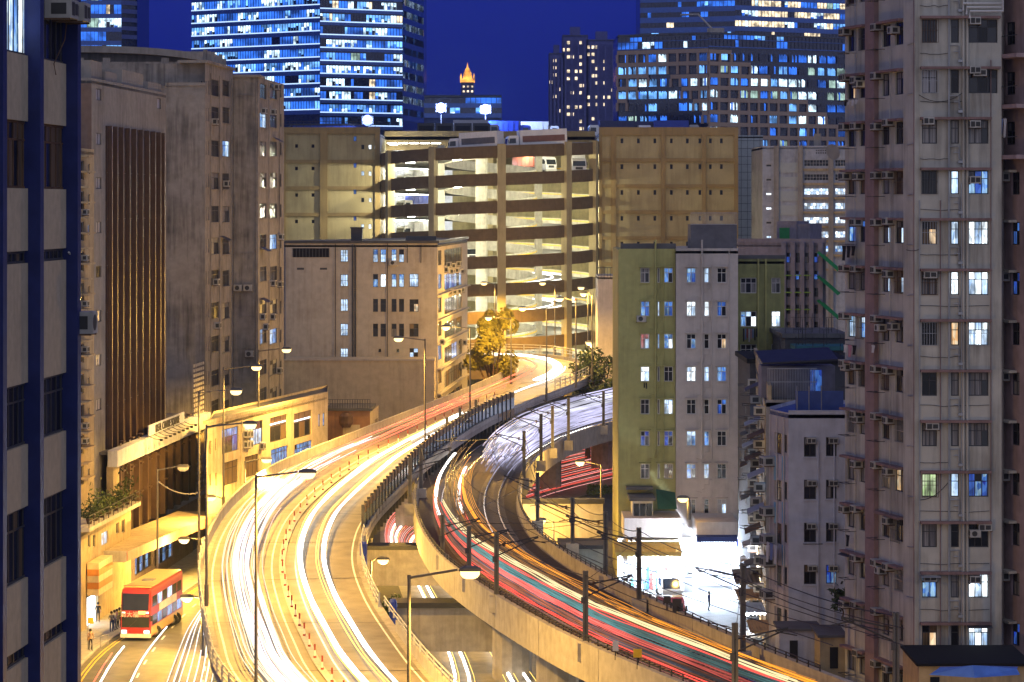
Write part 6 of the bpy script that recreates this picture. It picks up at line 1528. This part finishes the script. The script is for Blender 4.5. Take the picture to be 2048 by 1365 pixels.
# ------------------------------------------------------------------ double-decker bus
def bus(M):
    t = thing('double_decker_bus', 'red and yellow double-decker bus stopping by the pavement', 'bus', M)
    w, L, h = 1.25, 11.5, 4.35; red = paint('bus_red',(.32,.03,.03)); gold = paint('bus_gold',(.55,.36,.08))
    part('body', MB().loft([[(-w*q,y0+.12,z),(-w*q*.9,y0,z),(w*q*.9,y0,z),(w*q,y0+.12,z),(w*q,L,z),(-w*q,L,z)] for y0,z,q in ((.12,.35,.98),(.0,1.0,1),(.0,2.2,1),(.2,3.9,1),(.4,4.2,.98),(.75,h,.9))]), red, t, M)
    part('front_panel', MB().quad((-w+.02,-.02,.62),(w-.02,-.02,.62),(w-.02,-.02,2.2),(-w+.02,-.02,2.2)), red, t, M)
    part('roof', MB().box(-w+.08,.6,h,w-.08,L-.1,h+.08), paint('bus_roof_cream',(.6,.45,.2)), t, M)
    part('upper_windscreen', MB().quad((-w+.15,-.01,2.55),(w-.15,-.01,2.55),(w-.15,.18,3.9),(-w+.15,.18,3.9)), PANE['d'], t, M)
    part('windscreen', MB().quad((-w+.1,-.035,1.15),(w-.1,-.035,1.15),(w-.1,-.035,2.0),(-w+.1,-.035,2.0)), M_glass, t, M)
    part('bumper', MB().box(-w,-.1,.3,w,.25,.62), M_white, t, M)
    for s in (-1,1):
        part('headlight', MB().box(s*.95-.2,-.12,.68,s*.95+.2,-.03,.9), glow('bus_headlight',(1,.95,.8),8), t, M)
        part('marker_light', MB().box(s*1.0-.1,-.03,2.3,s*1.0+.1,.0,2.42), glow('bus_marker',(1,.9,.7),6), t, M)
        part('lower_gold_panel', MB().box(s*w-.012,.3,.45,s*w+.012,L-.3,1.15), gold, t, M)
        part('waist_stripe', MB().box(s*w-.012,.3,2.15,s*w+.012,L-.3,2.5), red, t, M)
        for k in range(6):
            y = .7+k*1.75
            part('window', MB().box(s*w-.015,y,1.25,s*w+.015,y+1.55,2.05), PANE['b'] if k % 2 else PANE['d'], t, M)
            part('window', MB().box(s*w-.015,y,2.75,s*w+.015,y+1.55,3.6), PANE['w'] if k in (1,3) else PANE['d'], t, M)
        for y in (2.3,L-3.2,L-2.0): wheel(t, M, s*1.12, y, .5)
    part('advert_panel', MB().box(w+.016,3.0,2.1,w+.03,9.2,2.72), M_white, t, M)
    def text(body, size, x, z, m, cx=1.0, side=False):
        fcx = bpy.data.curves.new('lettering','FONT'); fcx.body = body; fcx.size = size; fcx.extrude = .01; fcx.align_x = 'CENTER'; fcx.materials.append(m)
        put('lettering', text_mesh(fcx), t, M @ (Matrix.Translation((x,-.05,z)) @ Matrix.Rotation(math.pi/2,4,'X') if not side else Matrix.Translation((w+.045,x,z)) @ Matrix.Rotation(math.pi/2,4,'Z') @ Matrix.Rotation(math.pi/2,4,'X')))
    text('周大福', .52, -.5, 2.02, M_white); text('CHOW TAI FOOK', .16, .68, 2.05, M_white)
    for s in (-1,1): part('mirror', MB().box(s*1.42-.09,-.25,1.7,s*1.42+.09,-.17,2.15).box(min(s*1.2,s*1.4),-.2,2.1,max(s*1.2,s*1.4),-.16,2.15), M_dsteel, t, M)
    part('wiper', MB().tube([(-.5,-.06,1.2),(.1,-.06,1.75)],.02,4), M_dsteel, t, M)
    part('roof_edge', MB().box(-w+.05,.7,h+.081,w-.05,.9,h+.12), red, t, M); part('roof_hatch', MB().box(-.5,4,h+.081,.5,5,h+.16), M_steel, t, M)
    part('entrance_door', MB().box(-w-.02,1.0,.5,-w+.0,2.3,2.1), M_glass, t, M)
    part('route_panel', MB().box(.25,-.04,2.22,.85,-.01,2.5), glow('route_display',(1,.6,.15),2.5), t, M)
    return t
pb = G(271,1283,0.005); pe = (stL[10]-stL[4]).normalized()
ang = math.atan2(396/F*1.0, 1.0)
bus(Matrix.Translation(pb) @ Matrix.Rotation(-math.atan2(396,F)*1.5,4,'Z'))
pv_ = G(1344,1202,.02); car('white van with ribbed roof parked in the alley before the shops', Matrix.Translation(pv_) @ Matrix.Rotation(.05,4,'Z'), paint('white_van_paint',(.7,.7,.68)), van=True)
truck('small tan-topped lorry half hidden behind the railway parapet', Matrix.Translation(G(1342,1262,0.02)) , paint('dark_red_paint',(.2,.03,.04)), mat('tan_sheet',(.35,.22,.10),.7), 5.2, hbox=1.1, group=None)

# ------------------------------------------------------------------ people
M_skin = mat('skin', (.35,.21,.14), .6); M_hair = mat('black_hair', (.015,.012,.01), .6)
def person(label, p, rz, top, legs, pose='stand', bag=None, h=1.68):
    s = h/1.7
    swing = .10 if pose == 'stand' else .24
    V = {'pelvis':(0,0,.93),'waist':(0,0,1.08),'chest':(0,-.01,1.3),'neck':(0,-.01,1.47),'chin':(0,-.03,1.53),'head':(0,-.03,1.62),
         'hipL':(.09,0,.9),'kneeL':(.10,-swing*.5,.5),'ankL':(.10,swing*.3,.08),'toeL':(.11,swing*.3-.17,.03),'hipR':(-.09,0,.9),'kneeR':(-.10,swing*.1,.5),'ankR':(-.10,swing*.5-.02,.08),'toeR':(-.11,swing*.5-.18,.03),
         'shL':(.19,0,1.41),'elL':(.24,.02,1.13),'wrL':(.22,-.12,.92),'shR':(-.19,0,1.41),'elR':(-.24,.02,1.13),'wrR':(-.20,-.18,1.0) if pose != 'phone' else (-.1,-.28,1.25),'haL':(.21,-.15,.83),'haR':(-.19,-.24,.93) if pose != 'phone' else (-.06,-.33,1.31)}
    E = ['pelvis waist','waist chest','chest neck','neck chin','chin head','pelvis hipL','hipL kneeL','kneeL ankL','ankL toeL','pelvis hipR','hipR kneeR','kneeR ankR','ankR toeR','chest shL','shL elL','elL wrL','wrL haL','chest shR','shR elR','elR wrR','wrR haR']
    rad = {'pelvis':.13,'waist':.12,'chest':.145,'neck':.055,'chin':.06,'head':.10,'hip':.085,'knee':.06,'ank':.042,'toe':.035,'sh':.065,'el':.045,'wr':.032,'ha':.035}
    names = list(V); me = bpy.data.meshes.new('person'); me.from_pydata([tuple(c*s for c in V[n]) for n in names], [tuple(names.index(q) for q in e.split()) for e in E], [])
    o = bpy.data.objects.new('person_tmp', me); COL.objects.link(o)
    sk = o.modifiers.new('s','SKIN'); sb = o.modifiers.new('u','SUBSURF'); sb.levels = 1
    for i, n in enumerate(names):
        r = rad.get(n, rad.get(n[:-1], .05)); v = me.skin_vertices[0].data[i]; v.radius = (r*s, r*s*(.75 if n in ('chest','waist','pelvis') else 1)); v.use_root = (n == 'pelvis')
    dg = bpy.context.evaluated_depsgraph_get(); m2 = bpy.data.meshes.new_from_object(o.evaluated_get(dg)); bpy.data.objects.remove(o)
    m2.name = 'person'; m2.materials.clear()
    for mt in (M_skin, top, legs, M_dkframe): m2.materials.append(mt)
    for pl in m2.polygons:
        c = pl.center/s
        pl.material_index = 3 if c.z < .1 else 2 if c.z < .95 and abs(c.x) < .19 and c.y > -.14 else 1 if (c.z < 1.45 and not (abs(c.x) > .2 and c.z < 1.12) and not (c.y < -.2)) else 0
        pl.use_smooth = True
    M = Matrix.Translation(p) @ Matrix.Rotation(rz,4,'Z')
    r = tag(put('person', m2, None, M), label, 'person', 'people at the bus stop' if 'bus' in label or 'stop' in label else None)
    part('hair', MB().lathe([(.03,1.52),(.11,1.56),(.118,1.66),(.09,1.74),(.02,1.765)],10,cx=0,cy=.01), M_hair, r, M @ Matrix.Diagonal((s,s,s,1)), True)
    if bag: part('shoulder_bag', MB().loft([[(-.28,-.06,.82),(-.1,-.06,.82),(-.1,.06,.82),(-.28,.06,.82)],[(-.26,-.05,1.1),(-.12,-.05,1.1),(-.12,.05,1.1),(-.26,.05,1.1)]]).tube([(-.2,0,1.1),(-.05,-.13,1.3),(.1,0,1.44)],.015,4), bag, r, M @ Matrix.Diagonal((s,s,s,1)))
    return r
def cloth(n, c): return mat(n, c, .85, var=.12)
jeans = cloth('blue_jeans',(.04,.07,.16)); blk = cloth('black_cloth',(.02,.02,.022))
zp = .115
person('person in patterned shirt with a shoulder bag waiting alone at the kerb railing', G(181,1301,zp), .5, cloth('pattern_shirt',(.3,.2,.14)), blk, 'phone', cloth('brown_bag',(.25,.14,.06)))
for (x,y,lab,tc,lg,rz) in ((223,1264,'person in grey jacket and jeans in the bus stop queue',cloth('grey_jacket',(.16,.16,.18)),jeans,.6),(229,1261,'person in white shirt and jeans in the bus stop queue',cloth('white_shirt',(.6,.6,.6)),jeans,1.2),(239,1256,'person in yellow top in the bus stop queue',cloth('yellow_top',(.55,.5,.12)),blk,.9),(234,1259,'person in pink top at the back of the bus stop queue',cloth('pink_top',(.45,.25,.25)),blk,2.0),(247,1249,'person in cream shirt nearest the bus door',cloth('cream_shirt',(.5,.42,.3)),jeans,1.5),(196,1245,'person in black standing by the lit shop door near the bus stop',blk,blk,.2)):
    person(lab, G(x,y,zp), rz, tc, lg)
person('person in dark clothes walking across the alley before the shops', G(1418,1222,.02), 1.9, cloth('navy_cloth',(.02,.03,.09)), blk, 'walk')
# bus stop furniture
pr = G(190,1303,zp); rl = thing('kerb_railing', 'short grey railing at the kerb beside the waiting person', 'railing', Matrix.Translation(pr))
for dx, dy in ((-.2,0),(.25,1.2),(.7,2.4)): part('post', MB().tube([(dx,dy,0),(dx,dy,1.05)],.035,6), M_steel, rl, Matrix.Translation(pr))
for h in (.55,1.0): part('rail', MB().tube([(-.2,0,h),(.7,2.4,h)],.03,6), M_steel, rl, Matrix.Translation(pr))
ps = G(176,1300,zp); bs = thing('bus_stop_sign', 'bus stop pole with a small yellow flag by the pavement edge', 'sign', Matrix.Translation(ps))
part('post', MB().tube([(0,0,0),(0,0,2.6)],.04,6), M_steel, bs, Matrix.Translation(ps)); part('flag', MB().box(-.02,-.02,2.1,.45,.02,2.6), mat('sign_yellow',(.7,.45,.03),.5), bs, Matrix.Translation(ps))
# ------------------------------------------------------------------ trees, plants
def leafmat(n, c):
    return mat(n, c, .6, var=.45, scale=1.2)
def tree(name, label, base, h, rx, rz0, n, m, seed, group=None, leaf=.38):
    q = random.Random(seed); r = thing(name, label, 'tree', Matrix.Translation(base), group)
    mb = MB().tube([(0,0,0),(.1,.05,h*.25),(-.05,.1,h*.5)], h*.028, 8, r2=h*.018); ends = []
    for k in range(8):
        a = k*2.4; e_ = Vector((math.cos(a)*rx*.6, math.sin(a)*rx*.6, h*(.55+.38*q.random()))); s0 = Vector((0,.05,h*(.25+.25*q.random())))
        mb.tube([s0, s0.lerp(e_,.5)+Z(h*.05), e_], h*.011, 5, r2=h*.004); ends.append(e_)
    part('trunk', mb, M_rust, r, Matrix.Translation(base))
    cl = MB(); blobs = [(e_+Vector((q.gauss(0,.3),q.gauss(0,.3),q.gauss(0,.3))), rx*q.uniform(.28,.48)) for e_ in ends for _ in range(3)]+[(Vector((q.gauss(0,rx*.35),q.gauss(0,rx*.35),h*q.uniform(rz0,1.0))), rx*q.uniform(.2,.4)) for _ in range(10)]
    for _ in range(n):
        c, br = q.choice(blobs); d = Vector((q.gauss(0,1),q.gauss(0,1),q.gauss(0,.8))).normalized()*br*q.uniform(.5,1.0)**.5
        p = c+d; s_ = leaf*q.uniform(.5,1.1); nrm = (d.normalized()+Vector((q.gauss(0,.5),q.gauss(0,.5),q.gauss(0,.5)+.3))).normalized()
        t = nrm.cross(Vector((q.random(),q.random(),q.random()))).normalized(); b = nrm.cross(t)
        cl.quad(p-t*s_, p-b*s_*.45, p+t*s_, p+b*s_*.45)
    part('crown', cl, m, r, Matrix.Translation(base)); return r
LG = leafmat('lamp_yellow_leaves', (.23,.20,.03)); LD = leafmat('dark_tree_leaves', (.035,.055,.02)); LB_ = leafmat('bush_leaves', (.07,.10,.025))  # street tree leaf colour carries the yellow of the lamplight
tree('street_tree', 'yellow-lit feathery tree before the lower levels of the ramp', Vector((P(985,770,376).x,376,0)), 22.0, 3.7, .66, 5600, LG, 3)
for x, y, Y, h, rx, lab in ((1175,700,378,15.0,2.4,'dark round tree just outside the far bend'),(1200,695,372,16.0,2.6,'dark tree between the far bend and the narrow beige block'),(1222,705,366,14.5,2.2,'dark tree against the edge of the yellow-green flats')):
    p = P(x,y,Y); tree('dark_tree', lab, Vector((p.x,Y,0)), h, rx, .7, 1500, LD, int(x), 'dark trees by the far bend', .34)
p = G(772,1215,0); tree('shrub', 'small bright shrub between the portal beams', Vector((P(778,1190,222).x,222,0)), 3.4, 1.3, .5, 700, LB_, 9, None, .25)
mb = MB(); q = random.Random(4)
for k in range(500):
    p = G(1175+q.random()*65, 985-q.random()*16+q.random()*6, .25+.5*q.random()); s_ = .3; a = Vector((q.gauss(0,1),q.gauss(0,1),q.gauss(0,1))).normalized()*s_; b = Vector((q.gauss(0,1),q.gauss(0,1),q.gauss(0,1))).normalized()*s_*.5; mb.quad(p-a,p-b,p+a,p+b)
tag(put('hedge', mb.mesh('hedge', LB_)), 'low hedge on the verge beyond the viaduct', 'hedge', None, 'stuff')
# terrace plants
for i, (x, w_, hh, lab) in enumerate(((174,.7,1.2,'low leafy pot plant nearest the tower on the roof terrace'),(186,.7,2.3,'tall dark pot plant on the roof terrace'),(199,.8,1.5,'bushy pot plant on the roof terrace before the canopy window'),(212,.8,1.3,'spreading pot plant in the middle of the roof terrace'),(226,.8,1.3,'feathery pot plant in the middle of the terrace railing'),(238,.8,1.4,'leafy pot plant near the end of the roof terrace'),(250,.7,2.8,'tall bright-leaved pot tree at the corner of the roof terrace'))):
    u_ = fT.u(x); M = fT.at(u_,-.2,8.95); q = random.Random(i+50); r = thing('pot_plant', lab, 'plant', M, 'plants on the roof terrace')
    part('pot', MB().lathe([(.2,0),(.3,.45),(.26,.45)],10), M_rust, r, M); cl = MB()
    for k in range(160):
        p = Vector((q.gauss(0,w_*.5),q.gauss(0,.4),.5+abs(q.gauss(0,.45))*hh)); a = Vector((q.gauss(0,1),q.gauss(0,1),q.gauss(0,1))).normalized()*.22; b = Vector((q.gauss(0,1),q.gauss(0,1),q.gauss(0,1))).normalized()*.09; cl.quad(p-a,p-b,p+a,p+b)
    part('foliage', cl, LB_ if i % 2 else LD, r, M)
p = P(1684,1205,172); tree('potted_palm', 'dark spiky plant on the ledge of the pale block', p-Z(1.2), 2.2, .7, .5, 220, LD, 12, None, .3)
# ------------------------------------------------------------------ laundry
def laundry(label, f, px0, px1, y, hh, cols, out=.7):
    a, b = f.u(px0), f.u(px1); z = f.z(y,(a+b)/2); M = f.at(a,-out,z); r = thing('hanging_laundry', label, 'laundry', M, 'laundry hung from windows')
    part('line', MB().tube([(0,0,0),(b-a,0,0)],.015,4), M_dsteel, r, M); n = len(cols); q = random.Random(int(px0+y))
    for k, c in enumerate(cols):
        x0 = (b-a)*k/n+.03; x1 = (b-a)*(k+.85)/n; d = hh*q.uniform(.6,1.0)
        part('garment', MB().loft([[(x0+(x1-x0)*j/4,.04*math.sin(j*2+i),-d*i/3) for j in range(5)] for i in range(4)], closed=False, cap=False), cloth('cloth_'+c, {'b':(.015,.015,.02),'w':(.5,.5,.52),'p':(.4,.2,.25),'l':(.15,.2,.4),'r':(.3,.05,.05)}[c]), r, M)
laundry('black trousers hung below the blue-lit window of the residential tower', fN1, 1700, 1728, 492, .95, 'bbb', .55)
laundry('pale and dark clothes hung below the white-lit window of the residential tower', fN1, 1703, 1730, 690, .8, 'wpb', .55)
laundry('row of small whites under the warm-lit window of the residential tower', fN1, 1704, 1733, 200, .45, 'bwww', .55)
laundry('single dark garment on a rack low on the residential tower', fN1, 1708, 1716, 1070, .7, 'b', .55)
laundry('lilac cloth hung by the pink pier', fN2, 1758, 1766, 690, .5, 'w', .5)
laundry('row of mixed clothes under the white-lit window of the green wing', fK3, 1484, 1514, 657, 1.3, 'blrwplbb')
laundry('black clothes under the white-lit window of the yellow-green flats', fK1, 1286, 1294, 765, .7, 'bb')
laundry('sheets and shirts drying on the high balcony of the pink block', fP1, 2024, 2052, 238, 1.2, 'wplw', 1.25)
laundry('pale towels drying on the lower balcony of the pink block', fP1, 2015, 2040, 290, 1.1, 'ww', 1.3)
laundry('grey shirts hung on the striped side of the pale block', fQ1, 1548, 1572, 1086, 1.5, 'wlw', .6)
# ------------------------------------------------------------------ street lamps (each lit lamp carries its own light)
SOD = (1.0, .56, .10)
M_lens = glow('sodium_lens', (1.0,.74,.30), 3.0)
M_lens_off = mat('unlit_lens', (.5,.48,.4), .3)
_lm = {}
def street_lamp(x, ytop, Y, zbase, hx, hy, label, power=1.0, lit=True, r=.11, col=SOD, point=False):
    top = P(x, ytop, Y); hd = P(hx, hy, Y)
    root = thing('street_lamp', label, 'street lamp', Matrix.Translation((top.x, Y, zbase)), 'sodium street lamps')
    part('pole', MB().tube([(top.x,Y,zbase),(top.x,Y,zbase+1.6)], r*1.5, 8).tube([(top.x,Y,zbase+1.6),(top.x,Y,top.z)], r, 8, r2=r*.7), M_pole, root)
    s = 1 if hd.x > top.x else -1
    part('arm', MB().tube([(top.x,Y,top.z-.15),(hd.x-s*.6,Y,max(hd.z,top.z-.2)+.12)], r*.6, 6), M_pole, root)
    L = .55
    hm = part('lamp_head', MB().loft([[(hd.x+px*L*k,Y+py*.20*k,hd.z+z) for px,py in ((-1,-.6),(-.6,-1),(.6,-1),(1,-.6),(1,.6),(.6,1),(-.6,1),(-1,.6))] for k,z in ((1,.06),(.95,.2),(.5,.3))]), M_pole, root)
    part('lens', MB().loft([[(hd.x+px*L*.85*k,Y+py*.18*k,hd.z+z) for px,py in ((-1,-.6),(-.6,-1),(.6,-1),(1,-.6),(1,.6),(.6,1),(-.6,1),(-1,.6))] for k,z in ((.4,-.32),(.75,-.25),(1.0,-.10),(1,.055))]), M_lens if lit else M_lens_off, hm)
    if lit:
        ld = bpy.data.lights.new('lamp_light', 'POINT' if (point or 305 < Y < 395) else 'SPOT'); ld.energy = (9500 if (point or 305 < Y < 395) else 31000)*power; ld.color = col; ld.shadow_soft_size = .25
        if ld.type == 'SPOT': ld.spot_size = math.radians(164); ld.spot_blend = .55
        lo = bpy.data.objects.new('lamp_light', ld); COL.objects.link(lo); lo.parent = root
        lo.matrix_local = W[root.name].inverted() @ Matrix.Translation((hd.x, Y, hd.z-.5))
    return root
LAMPS = [
 (512,950,165,4.5,615,948,'tall street lamp rising nearest the viewer from the left edge of the flyover',1.5),
 (818,1150,130,6,940,1145,'dark street lamp with a long arm rising before the concrete portal beams',1.3),
 (398,783,225,6,472,783,'tall street lamp whose head shows before the old grey block, behind the white canopy band',1.),
 (413,850,202,6,500,850,'shorter looking street lamp before the left end of the yellow-lit low factory',1.2),
 (447,735,255,6.8,513,735,'tall street lamp before the blank flank of the old grey block',1.),
 (517,700,282,7.2,573,700,'tall street lamp topped level with the edge of the grey block of flats',1.),
 (850,678,282,7.8,797,678,'street lamp by the noise barrier, head before the cream factory wall',1.2),
 (940,655,315,9.2,892,655,'street lamp before the corner windows of the cream factory',1.),
 (1022,636,366,11.2,977,636,'street lamp whose head shines in the tree crown',1.),
 (1093,617,345,11,1045,617,'street lamp on the outer edge of the upper flyover before the middle ramp column',1.),
 (1110,570,423,12.2,1085,567,'thin street lamp on the far side of the bend below the ramp',.8),
 (1152,600,360,11.6,1120,598,'street lamp at the far bend before the ramp column',1.),
 (990,567,428,12.4,968,567,'street lamp standing behind the tree',.8),
 (1176,580,399,12.2,1162,576,'taller of the pair of lamps at the outside of the far bend',.8),
 (1184,590,371,12,1167,588,'shorter of the pair of lamps at the outside of the far bend',.8),
 (1183,688,380,4,1178,686,'small lamp low beside the trees at the far bend',.5),
 (490,922,262,.1,533,920,'low street lamp shining on the front of the yellow-lit low factory',1.1),
 (1202,928,290,0,1160,925,'blue-poled street lamp under the far arm of the viaduct',.9,True),
 (1107,1042,258,0,1082,1042,'low lamp flooding the pale yard wall',.45,True),
 (742,1120,228,.1,766,1121,'low lamp before the yellow-lit portal beam',.5,True),
 (405,1075,246,.1,368,1080,'lamp head on a short arm over the roadside canopy',1.1,True),
 (404,1194,215,.1,374,1196,'lamp low beside the flyover above the bus stop street',1.2,True),
 (447,995,255,.1,421,996,'little lamp on the pole at the end of the white canopy band',.3),
 (743,1043,262,.1,752,1036,'lamp on a thin post in the gap under the noise barrier',1.0,True),
 (1078,1238,206,.1,1050,1236,'low lamp hidden under the viaduct lighting the road below',1.6,True),
 (700,1700,108,4,800,1705,'unseen lamp added nearest the viewer, below the picture, to warm the residential tower',1.0),  # added out of view to throw warm light on the residential tower
 (1040,1560,118,4,1130,1556,'second unseen lamp added below the picture to warm the residential tower',.8,True),  # also added out of view, warms the lower tower wall
 (1378,1000,247,7.2,1366,998,'small lamp standing on the terrace of the yellow-green flats',.05,True),
]
for a in LAMPS: street_lamp(*a[:7], a[7], point=a[8] if len(a) > 8 else False)
street_lamp(315,938,236,.1,366,936,'unlit grey street lamp before the dark ribbed lower front',lit=False)
# ------------------------------------------------------------------ night air
hm = bpy.data.materials.new('night_air'); hm.use_nodes = True
hn, hl = hm.node_tree.nodes, hm.node_tree.links
hn.remove(hn['Principled BSDF']); pvn = hn.new('ShaderNodeVolumePrincipled')
pvn.inputs['Color'].default_value = (.55,.72,1,1); pvn.inputs['Density'].default_value = .0001; pvn.inputs['Anisotropy'].default_value = .5
hl.new(pvn.outputs[0], hn['Material Output'].inputs['Volume'])
tag(put('haze', MB().box(-890,-39,-1.0,890,1700,260).mesh('haze', hm)), 'thin night haze between the buildings', None, None, 'stuff')
